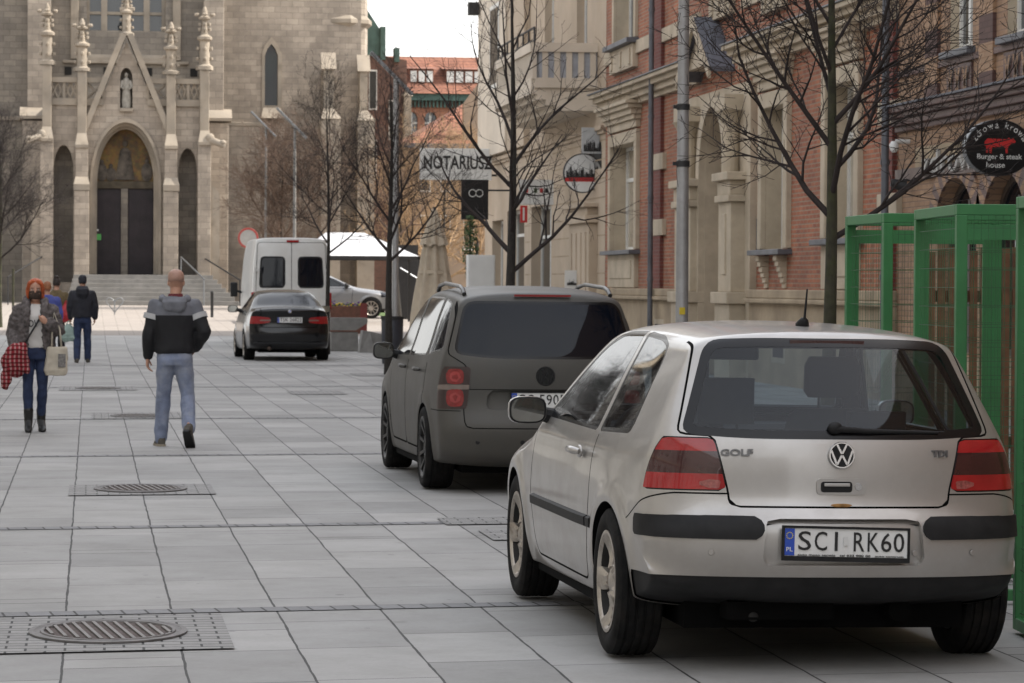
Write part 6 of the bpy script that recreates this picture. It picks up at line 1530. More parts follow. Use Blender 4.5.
# ------------------------------------------------------------------ church
def church():
    SP, ST = 120.0, 124.0
    t = thing('church', 'sandstone gothic church with a gabled porch, pinnacles and tall dark doors closing the street', 'church', (XZ(125, 283, ST)[0], ST, .84))
    X = lambda x, s=SP: XZ(x, 283, s)[0]
    Z = lambda y, s=SP, x=150: XZ(x, y, s)[1]
    fy = lambda s: (lambda u, v, d: (u, s+d, v))
    def R(x0, y0, x1, y1, s, xm=None): return [(X(x0, s), Z(y1, s)), (X(x1, s), Z(y1, s)), (X(x1, s), Z(y0, s)), (X(x0, s), Z(y0, s))]
    def pb(name, x0, y0, x1, y1, s, dep, m='stone_trim', bevel=.02, par=None, out=None):
        b = MB(); pts = R(x0, y0, x1, y1, s); b.box((pts[0][0], s, pts[0][1]), (pts[2][0], s+dep, pts[2][1])); return part(name, b, M[m], par or t, bevel=bevel)
    HT = 30.0
    zf = Z(275); g0 = .7
    # tower body behind the porch
    b = MB(); xl, xr = X(-130, ST), X(222, ST)
    big = R(86, -60, 165, 32, ST)
    b.prism([(xl, g0), (xr, g0), (xr, HT), (xl, HT)], fy(ST), 0, .7, [big, [(X(84, ST), zf-.05), (X(166, ST), zf-.05), (X(166, ST), Z(150, ST)), (X(84, ST), Z(150, ST))]], back=False)
    b.add([(xl, ST, g0), (xl, ST+18, g0), (xl, ST+18, HT), (xl, ST, HT), (xr, ST, g0), (xr, ST+18, g0), (xr, ST+18, HT), (xr, ST, HT)], [(0,1,2,3), (4,5,6,7), (3,2,6,7), (1,5,6,2)])
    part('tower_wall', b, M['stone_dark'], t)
    pts = R(86, -60, 165, 32, ST)
    f = MB(); sx0, sz0, sx1, sz1 = pts[0][0], pts[0][1], pts[2][0], pts[2][1]
    for x in (86, 103.5, 126, 146, 164): f.box((X(x, ST)-.12, ST+.25, sz0), (X(x, ST)+.12, ST+.55, sz1))
    for z in (sz0+.0, sz0+.75, sz0+3.1): f.box((sx0, ST+.3, z-.06), (sx1, ST+.5, z+.06))
    w = part('tower_window', f, M['stone_trim'], t); g = MB(); g.add([(sx0, ST+.45, sz0), (sx1, ST+.45, sz0), (sx1, ST+.45, sz1), (sx0, ST+.45, sz1)], [(0,1,2,3)]); part('pane', g, M['pane'], w)
    q = MB(); a, c = X(84, ST), X(167, ST); q.add([(a, ST-.05, Z(58, ST)), (c, ST-.05, Z(58, ST)), (c, ST+.4, Z(32, ST)), (a, ST+.4, Z(32, ST))], [(0,1,2,3)]); q.box((a, ST-.12, Z(62, ST)), (c, ST, Z(58, ST))); part('window_slope', q, M['stone_trim'], t)
    for x in (74, 176): pb('window_jamb', x-4, -60, x+4, 60, ST-.18, .2)
    for (x0, x1) in ((-90, -30), (27, 50), (203, 223)): pb('buttress', x0, -120, x1, 122, ST-.9, .92, 'stone')
    for (x0, x1) in ((-90, -30), (22, 54), (199, 228)): pb('buttress', x0, 122, x1, 300, ST-1.3, 1.32, 'stone')
    for (x0, x1) in ((-92, -28), (20, 56), (197, 230)):
        q = MB(); a, c = X(x0, ST), X(x1, ST); z = Z(122, ST); q.box((a, ST-1.42, z), (c, ST+.01, z+.12)); q.add([(a, ST-1.42, z+.12), (c, ST-1.42, z+.12), (c, ST-.85, z+.5), (a, ST-.85, z+.5)], [(0,1,2,3)])
        part('string_course', q, M['stone_trim'], t)
    pb('string_course', -130, 118, 222, 122, ST-.14, .15); pb('string_course', 62, 61, 188, 64, ST-.16, .17)
    # small square openings above the parapet
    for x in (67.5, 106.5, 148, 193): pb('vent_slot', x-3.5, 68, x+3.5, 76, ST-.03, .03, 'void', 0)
    # right flank of the west front with the lancet
    SR = 125.2; b = MB(); xa, xb = X(222, SR), X(360, SR)
    lan = [(X(264, SR), Z(104, SR)), (X(277, SR), Z(104, SR)), (X(277, SR), Z(54, SR)), (X(274.5, SR), Z(47, SR)), (X(270.5, SR), Z(42, SR)), (X(266.5, SR), Z(47, SR)), (X(264, SR), Z(54, SR))]
    lo = [(X(261, SR), Z(108, SR)), (X(281, SR), Z(108, SR)), (X(281, SR), Z(52, SR)), (X(277, SR), Z(43, SR)), (X(270.5, SR), Z(35, SR)), (X(264, SR), Z(43, SR)), (X(261, SR), Z(52, SR))]
    b.prism([(xa, g0), (xb, g0), (xb, HT), (xa, HT)], fy(SR), 0, .4, [lan], back=False)
    b.add([(xb, SR, g0), (xb, SR+25, g0), (xb, SR+25, HT), (xb, SR, HT)], [(0,1,2,3)])
    part('flank_wall', b, M['stone'], t)
    q = MB(); q.prism(lo, fy(SR-.06), 0, .07, [lan], back=False); fr = part('lancet_window', q, M['stone_trim'], t)
    g = MB(); g.prism(lan, fy(SR+.3), 0, .01, back=False); part('pane', g, M['pane'], fr)
    q = MB(); a, c = X(260, SR), X(283, SR); q.add([(a, SR-.35, Z(117, SR)), (c, SR-.35, Z(117, SR)), (X(279, SR), SR, Z(104, SR)), (X(263, SR), SR, Z(104, SR)), (a, SR, Z(117, SR)), (c, SR, Z(117, SR))], [(0,1,2,3), (0,1,5,4), (0,3,4), (1,2,5)]); part('sloping_sill', q, M['stone_trim'], fr)
    pb('string_course', 222, 121, 270, 125, SR-.2, .21); pb('lower_wall', 222, 125, 268, 310, SR-.16, .17, 'stone')
    # stair turret and its stepped buttresses
    cx, cs = X(346, 124.4), 126.2; q = MB(); q.lathe([(1.15, g0), (1.15, Z(118)), (1.02, Z(114)), (1.02, HT)], 8, Matrix.Translation((cx, cs, 0)) @ Matrix.Rotation(rad(10), 4, 'Z')); part('stair_turret', q, M['stone'], t)
    q = MB(); q.lathe([(1.02, Z(12)), (1.2, Z(8)), (1.2, Z(4)), (1.05, Z(0))], 8, Matrix.Translation((cx, cs, 0)) @ Matrix.Rotation(rad(10), 4, 'Z')); part('turret_band', q, M['stone_trim'], t)
    for (xa_, xb_, s) in ((323, 333, 123.6), (359, 367, 124.6)):
        q = MB(); y0, y1, y2 = 60, 110, 310; a, c = X(xa_, s), X(xb_, s)
        q.box((a, s, Z(y1)), (c, s+3, Z(y0))); q.add([(a-.1, s-.1, Z(y0)), (c+.1, s-.1, Z(y0)), (c+.1, s+.4, Z(y0-18)), (a-.1, s+.4, Z(y0-18)), (a-.1, s+.4, Z(y0)), (c+.1, s+.4, Z(y0))], [(0,1,2,3), (0,1,5,4), (0,3,4), (1,2,5)])
        q.box((a-.12, s-.45, g0), (c+.25, s+3, Z(y1+2))); q.add([(a-.15, s-.5, Z(y1+2)), (c+.28, s-.5, Z(y1+2)), (c, s, Z(y1-9)), (a, s, Z(y1-9))], [(0,1,2,3)])
        part('turret_buttress', q, M['stone_trim'], t)
    # ---- porch
    b = MB(); ar = arch(X(92), X(158.5), zf, Z(186), Z(122)); sl = arch(X(53.5), X(73), zf-.3, Z(172), Z(146)); sr = arch(X(178), X(196.5), zf-.3, Z(172), Z(148))
    o = [(X(44), g0), (X(206), g0), (X(206), Z(82)), (X(166), Z(82)), (X(164), Z(131)), (X(126), Z(42)), (X(88), Z(131)), (X(85), Z(82)), (X(44), Z(82))]
    o = [(X(44), g0), (X(206), g0), (X(206), Z(104)), (X(153), Z(104)), (X(126), Z(42)), (X(99), Z(104)), (X(44), Z(104))]
    nic = arch(X(119.5), X(132), Z(109), Z(80), Z(68), 8)
    b.prism(o, fy(SP), 0, .85, [ar, sl, sr, nic], back=False); part('porch_wall', b, M['stone'], t)
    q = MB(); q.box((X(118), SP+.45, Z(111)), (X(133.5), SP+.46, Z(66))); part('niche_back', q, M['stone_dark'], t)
    q = MB(); q.box((X(119), SP-.15, Z(112)), (X(132.5), SP+.05, Z(108.5))); part('niche_sill', q, M['stone_trim'], t, bevel=.02)
    # arch mouldings, stepped inwards
    for k, (dx, ds) in enumerate(((2.4, -.10), (0, .25), (-2.2, .55))):
        a1 = arch(X(92-dx), X(158.5+dx), zf+.02, Z(186), Z(122)+dx*.05); a0 = arch(X(92-dx+2.6), X(158.5+dx-2.6), zf+.02, Z(186), Z(122)+dx*.05-.15); n = len(a1); q = MB()
        vs = [(u, SP+ds, v) for u, v in a1]+[(u, SP+ds, v) for u, v in a0]+[(u, SP+ds+.3, v) for u, v in a1]+[(u, SP+ds+.3, v) for u, v in a0]; fs = []
        for i in range(n-1): fs += [(i, i+1, n+i+1, n+i), (n+i, n+i+1, 3*n+i+1, 3*n+i), (i, i+1, 2*n+i+1, 2*n+i)]
        q.add(vs, fs); part('arch_moulding', q, M['stone_trim'], t)
    # gable coping and finial
    q = MB()
    for sg in (-1, 1):
        x0, x1 = 126+sg*41, 126+sg*.5
        A, B_ = Vector((X(x0), 0, Z(136))), Vector((X(x1), 0, Z(36))); d = (B_-A).normalized(); nrm = Vector((-d.z, 0, d.x))*(-1 if sg < 0 else 1)*-1
        if nrm.z < 0: nrm = -nrm
        w_ = .22; P = [A, B_, B_+nrm*w_, A+nrm*w_]
        q.add([(p.x, SP-.28, p.z) for p in P]+[(p.x, SP+.9, p.z) for p in P], [(0,1,2,3), (4,5,6,7), (0,1,5,4), (1,2,6,5), (2,3,7,6), (3,0,4,7)])
    part('gable_coping', q, M['stone_trim'], t)
    def finial(name, x, yt, yb, s=SP, w=.17, n=8):
        q = MB(); cx_, z0, z1 = X(x, s), Z(yb, s), Z(yt, s); h = z1-z0; T = Matrix.Translation((cx_, s+.25, 0))
        q.lathe([(w*1.7, z0), (w*1.7, z0+.06*h), (w*1.05, z0+.09*h), (w*.95, z0+.45*h), (w*1.45, z0+.48*h), (w*1.45, z0+.52*h), (w*.7, z0+.56*h), (w*.5, z0+.78*h), (w*1.2, z0+.80*h), (w*1.25, z0+.83*h), (w*.5, z0+.86*h), (w*.55, z0+.92*h), (w*.2, z1)], n, T)
        for zc, r in ((z0+.18*h, w*1.3), (z0+.34*h, w*1.25), (z0+.64*h, w*.95), (z0+.72*h, w*.85)):
            for k in range(4):
                a = k*PI/2+PI/4*0; q.ball((cx_+r*math.cos(a), s+.25+r*math.sin(a), zc), w*.38, w*.38, w*.42, 6, 4)
        for k in range(4): a = k*PI/2; q.ball((cx_+w*1.5*math.cos(a), s+.25+w*1.5*math.sin(a), z0+.87*h), w*.55, w*.55, w*.45, 6, 4)
        return part(name, q, M['stone_trim'], t, 45)
    finial('gable_finial', 126, -12, 36, SP, .17)
    q = MB(); q.box((X(119), SP+.15, Z(11)), (X(134), SP+.35, Z(7))); part('finial_cross', q, M['stone_trim'], t, bevel=.03)
    for x, yt, yb, yc in ((46.5, 4, 66, 140), (81.5, 19, 72, 146), (170.5, 21, 74, 146), (204, 5, 69, 142)):
        finial('pinnacle', x, yt, yb, SP-.35, .2)
        outer = x < 50 or x > 200
        w1 = 4.6
        pb('pier_shaft', x-w1, yb, x+w1, yc, SP-.34, .9)
        q = MB(); a, c = X(x-w1-2), X(x+w1+2); z = Z(yc); q.box((a, SP-.6, z-.12), (c, SP+.2, z)); q.add([(a, SP-.6, z), (c, SP-.6, z), (X(x+w1), SP-.34, z+.45), (X(x-w1), SP-.34, z+.45)], [(0,1,2,3)]); part('pier_weathering', q, M['stone_trim'], t)
        pb('pier', x-w1-1.6 if not outer else x-6.5, yc, x+w1+1.6 if not outer else x+6.5, 300, SP-.52, 1.0, 'stone')
        if not outer:
            q = MB(); z = Z(190); q.box((X(x-8), SP-.72, z-.05), (X(x+8), SP+.2, z+.18)); q.add([(X(x-8), SP-.72, z+.18), (X(x+8), SP-.72, z+.18), (X(x+6), SP-.5, z+.5), (X(x-6), SP-.5, z+.5)], [(0,1,2,3)]); part('pier_weathering', q, M['stone_trim'], t)
            pb('pier', x-7.5, 191, x+7.5, 300, SP-.68, .3, 'stone')
        else:
            sg = -1 if x < 100 else 1
            q = MB(); z = Z(yc+2); p0 = Vector((X(x), SP-.3, z)); q.tube([p0, p0+Vector((sg*.3, -.25, .12)), p0+Vector((sg*.6, -.45, .0)), p0+Vector((sg*.75, -.55, -.1))], [.17,.15,.13,.07], 8); q.ball(p0+Vector((sg*.2, -.2, .22)), .18, .13, .2); q.ball(p0+Vector((sg*.68, -.5, .05)), .13, .13, .11); part('gargoyle', q, M['stone_trim'], t, 50)
            q = MB(); a, c = X(x+sg*4), X(x+sg*15); zt = Z(178); q.add([(a, SP-.4, zt), (a, SP+.4, zt), (c, SP+.4, Z(194)), (c, SP-.4, Z(194)), (a, SP-.4, g0), (a, SP+.4, g0), (c, SP+.4, g0), (c, SP-.4, g0)], [(0,1,2,3), (0,3,7,4), (1,2,6,5), (3,2,6,7)]); part('sloped_buttress', q, M['stone_trim'], t)
    # pierced balustrade
    for x0, x1, n in ((50.5, 76.5, 2), (86, 103, 1), (147, 166, 1), (175, 200, 2)):
        q = MB(); a, c = X(x0), X(x1); zb, zt = Z(103), Z(81); s = SP-.05
        q.box((a, s-.05, zb-.12), (c, s+.3, zb+.14)); q.box((a, s-.06, zt-.10), (c, s+.3, zt+.10))
        for i in range(n+1): x = a+(c-a)*i/n; q.box((x-.05, s, zb+.14), (x+.05, s+.2, zt-.10))
        for i in range(n):
            u0, u1 = a+(c-a)*i/n, a+(c-a)*(i+1)/n
            for k in range(2 if n == 2 else 1):
                v0, v1 = u0+(u1-u0)*k/(2 if n == 2 else 1), u0+(u1-u0)*(k+1)/(2 if n == 2 else 1)
                for (p, r) in (((v0, zb+.14), (v1, zt-.1)), ((v1, zb+.14), (v0, zt-.1))): q.tube([(p[0], s+.1, p[1]), (r[0], s+.1, r[1])], .055, 5)
        part('balustrade', q, M['stone_trim'], t)
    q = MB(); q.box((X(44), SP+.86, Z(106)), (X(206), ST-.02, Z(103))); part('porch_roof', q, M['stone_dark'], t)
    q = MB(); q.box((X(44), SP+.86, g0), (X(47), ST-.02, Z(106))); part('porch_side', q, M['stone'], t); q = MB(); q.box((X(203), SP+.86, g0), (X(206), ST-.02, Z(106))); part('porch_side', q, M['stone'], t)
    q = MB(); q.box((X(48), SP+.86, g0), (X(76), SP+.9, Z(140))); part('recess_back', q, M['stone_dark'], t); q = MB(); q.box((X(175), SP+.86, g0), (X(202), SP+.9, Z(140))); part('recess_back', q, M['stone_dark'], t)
    # portal: tympanum, lintel, trumeau and two doors
    sd = SP+1.15
    q = MB(); q.prism(arch(X(89), X(161), Z(181), Z(181)+.02, Z(128)), fy(sd), 0, .05, back=False); ty = part('tympanum', q, M['mosaic'], t)
    q = MB(); m = X(125); z0 = Z(181)
    q.lathe([(.02, z0+.05), (.38, z0+.08), (.26, z0+.8), (.20, z0+1.2), (.08, z0+1.32)], 10, Matrix.Translation((m, sd-.02, 0)) @ Matrix.Diagonal((1, .12, 1, 1))); q.ball((m, sd-.03, z0+1.48), .11, .03, .13)
    for dx, h in ((-.9, .7), (.85, .75), (-.55, .55)): q.ball((m+dx, sd-.02, z0+h*.5), .22, .03, h*.5); q.ball((m+dx, sd-.03, z0+h+.06), .08, .03, .09)
    part('mosaic_figure', q, M['mosaic_fig'], ty, 50)
    q = MB(); q.box((X(88), sd-.1, Z(188)), (X(162), sd+.1, Z(180.8))); part('lintel', q, mat('dark_lintel', (.075,.06,.04), .8, var=.4, sc=4), t, bevel=.02)
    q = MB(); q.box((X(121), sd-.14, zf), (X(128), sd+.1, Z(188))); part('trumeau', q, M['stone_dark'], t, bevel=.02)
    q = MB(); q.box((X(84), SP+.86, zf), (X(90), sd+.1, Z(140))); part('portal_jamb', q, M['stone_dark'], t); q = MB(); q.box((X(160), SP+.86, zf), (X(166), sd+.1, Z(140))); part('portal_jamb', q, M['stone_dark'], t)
    for x0, x1 in ((90, 121), (128, 160)):
        q = MB(); q.box((X(x0), sd, zf), (X(x1), sd+.08, Z(188))); n = 5
        for i in range(n): u = X(x0)+(X(x1)-X(x0))*(i+.5)/n; q.box((u-.10, sd-.015, zf+.05), (u+.10, sd, Z(188)-.05))
        for zz in (.5, 1.3, 2.2, 2.9): q.box((X(x0)+.05, sd-.03, zf+zz), (X(x1)-.1, sd-.014, zf+zz+.05))
        d = part('door', q, M['doorwood'], t)
        if x0 == 90:
            q = MB(); q.box((X(93), sd-.036, Z(240)), (X(101), sd-.032, Z(234))); part('notice', q, mat('green_notice', (.10,.42,.10), .6), d)
            q = MB(); q.box((X(93), sd-.036, Z(231)), (X(98.5), sd-.032, Z(229))); part('notice', q, M['signwhite'], d)
    # steps up to the doors
    q = MB(); zb = gz(117); n = 7
    for i in range(n):
        h = zb+(zf-zb)*(i+1)/n; q.box((X(66+i*1.2, 118), 117.0+i*.34, g0-.2), (X(238-i*4.0, 118), 117.0+(i+1)*.34+(4.5 if i == n-1 else 0), h))
    part('steps', q, M['steps'], t, bevel=.01)
    st = MB(); cx_ = X(125.8); z0 = Z(108)
    st.lathe([(.02, z0), (.17, z0), (.19, z0+.25), (.15, z0+.75), (.17, z0+.95), (.11, z0+1.12), (.045, z0+1.18)], 12, Matrix.Translation((cx_, SP+.15, 0))); st.ball((cx_, SP+.14, z0+1.27), .075, .08, .10)
    for sg in (-1, 1): st.tube([(cx_+sg*.15, SP+.12, z0+1.05), (cx_+sg*.2, SP+.02, z0+.8), (cx_+sg*.10, SP-.05, z0+.72)], [.06,.055,.04], 8)
    solo('statue', st, M['bronze'], 'pale robed statue in the niche above the church doors', 'statue', (cx_, SP+.15, z0), smooth=50)
    # handrails on the steps
    def rail(x0, y0, s0, x1, y1, s1, label):
        a, c = at(x0, y0, 1, s0), at(x1, y1, 1, s1); q = MB(); q.tube([a, c, c+Vector((0, -.1, -.02))], .03, 8)
        for p, s in ((a, s0), (c, s1)):
            zg = gz(117)+(zf-gz(117))*max(0, min(1, (s-117)/2.4)); q.tube([p, Vector((p.x, p.y, zg-.02))], .026, 8)
        solo('handrail', q, M['steel'] if x0 < 200 and x0 > 100 else M['iron'], label, 'handrail', (c.x, c.y, gz(s1)), 'handrails on the church steps', smooth=50)
    rail(181, 257, 119.4, 204, 279, 116.9, 'bare steel handrail on the right of the church steps, next to the doors')
    rail(204, 258, 119.6, 240, 280, 116.9, 'dark handrail on the church steps farthest right, by the van')
    rail(43, 256, 119.6, 8, 277, 116.9, 'dark handrail at the far left of the church steps')
church()

# ------------------------------------------------------------------ houses closing the square and the far side
def far_house():
    s = 185.0; X = lambda x: XZ(x, 283, s)[0]; Z = lambda y: XZ(440, y, s)[1]
    t = thing('brick_house', 'distant red brick house with orange tiled mansard roof and dormers beyond the square', 'building', (X(440), s, .84))
    x0, x1 = X(372), X(520); ze = Z(86)
    ws = [(x, 112, 140) for x in (411, 430, 452, 474)]+[(x, 160, 190) for x in (411, 430, 452, 474)]+[(x, 215, 245) for x in (411, 430, 452, 474)]
    holes = [arch(X(x-6), X(x+6), Z(yb), Z(ya+7), Z(ya), 6) for x, ya, yb in ws]
    b = MB(); b.prism([(x0, .7), (x1, .7), (x1, ze), (x0, ze)], lambda u, v, d: (u, s+d, v), 0, .4, holes, back=False); b.add([(x0, s, .7), (x0, s+12, .7), (x0, s+12, ze), (x0, s, ze), (x1, s, .7), (x1, s+12, .7), (x1, s+12, ze), (x1, s, ze)], [(0,1,2,3), (4,5,6,7), (1,5,6,2)])
    part('wall', b, M['redbrick'], t)
    for x, ya, yb in ws:
        q = MB(); q.box((X(x)-.06, s+.25, Z(yb)), (X(x)+.06, s+.32, Z(ya))); q.box((X(x-6), s+.25, Z(ya+11)-.05), (X(x+6), s+.32, Z(ya+11)+.05)); w = part('window', q, M['wframe'], t)
        g = MB(); g.box((X(x-6.5), s+.33, Z(yb)), (X(x+6.5), s+.34, Z(ya-.5))); part('pane', g, M['pane'], w)
    q = MB(); q.box((x0, s-.5, ze-.9), (x1, s+.01, ze-.5)); n = 40
    for i in range(n): u = x0+(x1-x0)*i/n; q.box((u, s-.25, ze-1.3), (u+.12, s+.01, ze-.9))
    part('frieze', q, M['copper'], t)
    q = MB(); zr = Z(54); q.add([(x0-.3, s-.7, ze-.5), (x1+.3, s-.7, ze-.5), (x1+.3, s+2.4, zr), (x0-.3, s+2.4, zr), (x0, s+6, zr-.4), (x1, s+6, zr-.4), (x0, s+12, ze), (x1, s+12, ze)], [(0,1,2,3), (3,2,5,4), (4,5,7,6), (0,3,4,6)]); part('roof', q, M['tile'], t)
    for xa, xb in ((409, 433), (445, 482)):
        q = MB(); a, c = X(xa), X(xb); q.box((a, s+.2, Z(84)), (c, s+2.4, Z(69))); q.add([(a-.2, s, Z(69)), (c+.2, s, Z(69)), (c+.2, s+3.4, Z(61)), (a-.2, s+3.4, Z(61))], [(0,1,2,3)]); d = part('dormer', q, M['tile'], t)
        k = 3 if xb-xa < 30 else 4
        for i in range(k):
            u0 = a+(c-a)*(i+.12)/k; u1 = a+(c-a)*(i+.88)/k; q = MB(); q.box((u0, s+.12, Z(82)), (u1, s+.19, Z(71))); w = part('window', q, M['wframe'], d)
    q = MB(); q.box((X(430), s-8, Z(140)), (X(500), s-1, Z(138))); 
far_house()
def copper_house():
    s = 150.0; X = lambda x: XZ(x, 283, s)[0]; Z = lambda y: XZ(380, y, s)[1]
    t = thing('brick_house', 'dark red brick house with green copper gable steps rising behind the church turret', 'building', (X(384), s, .84))
    b = MB(); P = [(X(352), .7), (X(406), .7), (X(406), Z(60)), (X(384), Z(56)), (X(384), Z(40)), (X(352), Z(-8))]; b.prism(P, lambda u, v, d: (u, s+d, v), 0, 9); part('wall', b, brick('muted_brick', (.17,.085,.06), (.13,.065,.05), (.12,.09,.075), .25, .075, .012), t)
    b = MB(); P = [(X(352), Z(56)), (X(384), Z(56)), (X(384), Z(38)), (X(367), Z(12)), (X(352), Z(-6))]; b.prism(P, lambda u, v, d: (u, s-.15+d, v), 0, .14); b.box((X(361), s-.3, Z(14)), (X(366), s+.5, Z(3))); b.box((X(379), s-.3, Z(60)), (X(384), s+.5, Z(27))); b.box((X(393), s-.3, Z(62)), (X(398), s+.5, Z(48))); part('copper_gable', b, M['copper'], t)
    for x, ya, yb in ((392, 100, 140), (372, 70, 110), (392, 160, 200), (372, 140, 180)):
        q = MB(); q.box((X(x-4), s-.06, Z(yb)), (X(x+4), s-.01, Z(ya))); w = part('window', q, M['wframe'], t); g = MB(); g.box((X(x-3.3), s-.08, Z(yb-1.5)), (X(x+3.3), s-.062, Z(ya+1.5))); part('pane', g, M['pane'], w)
    b = MB(); b.box((X(404)-.1, s-.7, .7), (X(407)+.1, s-.1, Z(96))); b.lathe([(.3, Z(96)), (.02, Z(88))], 8, Matrix.Translation((X(405.5), s-.4, 0))); part('pier', b, M['stone_trim'], t)
copper_house()
def square_house():
    s = 132.0; X = lambda x: XZ(x, 283, s)[0]; Z = lambda y: XZ(440, y, s)[1]
    t = thing('stucco_house', 'low beige house with a steep red tiled roof just beyond the notary sign', 'building', (X(470), s, .84))
    x0, x1 = X(412), X(560); ze = Z(142)
    b = MB(); b.box((x0, s, .7), (x1, s+10, ze)); b.prism([(X(462), ze), (X(520), ze), (X(520), Z(100)), (X(478), Z(82)), (X(462), Z(104))], lambda u, v, d: (u, s-.3+d, v), 0, .5); part('wall', b, mat('drab_stucco', (.27,.205,.15), .9, var=.2, sc=.7), t)
    b = MB(); b.add([(x0-.4, s-.8, ze-.15), (x1, s-.8, ze-.15), (x1, s+4, Z(96)), (x0+2.8, s+4, Z(96)), (x0-.4, s+10, ze)], [(0,1,2,3), (0,3,4)]); part('roof', b, M['tile'], t)
    b = MB(); b.box((x0-.45, s-.95, ze-.3), (x1, s-.75, ze-.1)); part('gutter', b, M['zinc'], t)
    for x in (425, 445, 468, 490):
        for ya, yb in ((160, 192), (215, 250)):
            q = MB(); q.box((X(x-5), s-.06, Z(yb)), (X(x+5), s-.01, Z(ya))); w = part('window', q, M['wframe'], t); g = MB(); g.box((X(x-4.2), s-.08, Z(yb-1.5)), (X(x+4.2), s-.062, Z(ya+1.5))); part('pane', g, M['pane'], w)
square_house()
def opposite_house(s0, s1, H, wallm, label, seed):
    """fronts on the sunny side of the street, left of the picture: they are what the cars mirror"""
    X = -9.0; t = thing('town_house', label, 'building', (X, (s0+s1)/2, 0)); wins = []
    n = int((s1-s0)/3.1)
    for fl, (z0, z1) in enumerate(((.9, 3.3), (5.2, 7.4), (8.8, 11.0), (12.2, 14.2))):
        if z1 > H-.8: continue
        for i in range(n): c = s0+(s1-s0)*(i+.5)/n; wins.append((c-.6, c+.6, z0, z1))
    b = MB(); b.prism([(s0, 0), (s1, 0), (s1, H), (s0, H)], fx(X, -1), 0, .3, [rect(*w) for w in wins], back=False); b.add([(X, s0, 0), (X-11, s0, 0), (X-11, s0, H), (X, s0, H), (X, s1, 0), (X-11, s1, 0), (X-11, s1, H), (X, s1, H)], [(0,1,2,3), (4,5,6,7), (1,5,6,2), (3,2,6,7)]); part('wall', b, M[wallm], t)
    for w in wins: window(t, *w, X=X, dep=.15, sg=-1)
    q = MB(); q.box((X-.01, s0, H-.5), (X+.45, s1, H)); part('cornice', q, M['cream'], t); q = MB(); q.box((X-.01, s0, 4.2), (X+.2, s1, 4.45)); part('cornice', q, M['cream'], t)
    q = MB(); q.add([(X+.5, s0, H), (X+.5, s1, H), (X-5.5, s1, H+3.5), (X-5.5, s0, H+3.5), (X-11, s1, H), (X-11, s0, H)], [(0,1,2,3), (3,2,4,5)]); part('roof', q, M['tile'], t)
opposite_house(-45, -5, 14, 'grey_render', 'grey rendered town house on the left side behind the viewer', 0)
opposite_house(-4, 21.9, 12.5, 'grey_render', 'grey rendered town house on the left side opposite the silver hatchback', 1)
opposite_house(22, 47.9, 11.5, 'grey_render', 'grey rendered town house on the left side opposite the red brick portal', 2)
opposite_house(48, 80, 13.0, 'grey_render', 'grey rendered town house on the left side nearest the church square', 3)

def added_end_house():  # unseen house, added to darken the car mirrors and cut sky light
    t = thing('town_house', 'unseen broad grey stone house, added to close the street behind the viewer', 'building', (1, -48, 0)); b = MB(); ws = [(x, x+1.3, z, z+2.1) for x in (-8, -5, -2, 1, 4, 7, 9.5) for z in (1, 4.6, 8.2, 11.8)]
    b.prism([(-9, 0), (12, 0), (12, 16), (-9, 16)], lambda u, v, d: (u, -48-d, v), 0, .3, [rect(*w) for w in ws], back=False); b.add([(-9, -48, 16), (12, -48, 16), (12, -60, 16), (-9, -60, 16)], [(0,1,2,3)]); part('wall', b, M['stone_dark'], t)
    for w in ws: q = MB(); q.box((w[0], -48.2, w[2]), (w[1], -48.25, w[3])); part('window', q, M['pane'], t)
added_end_house()
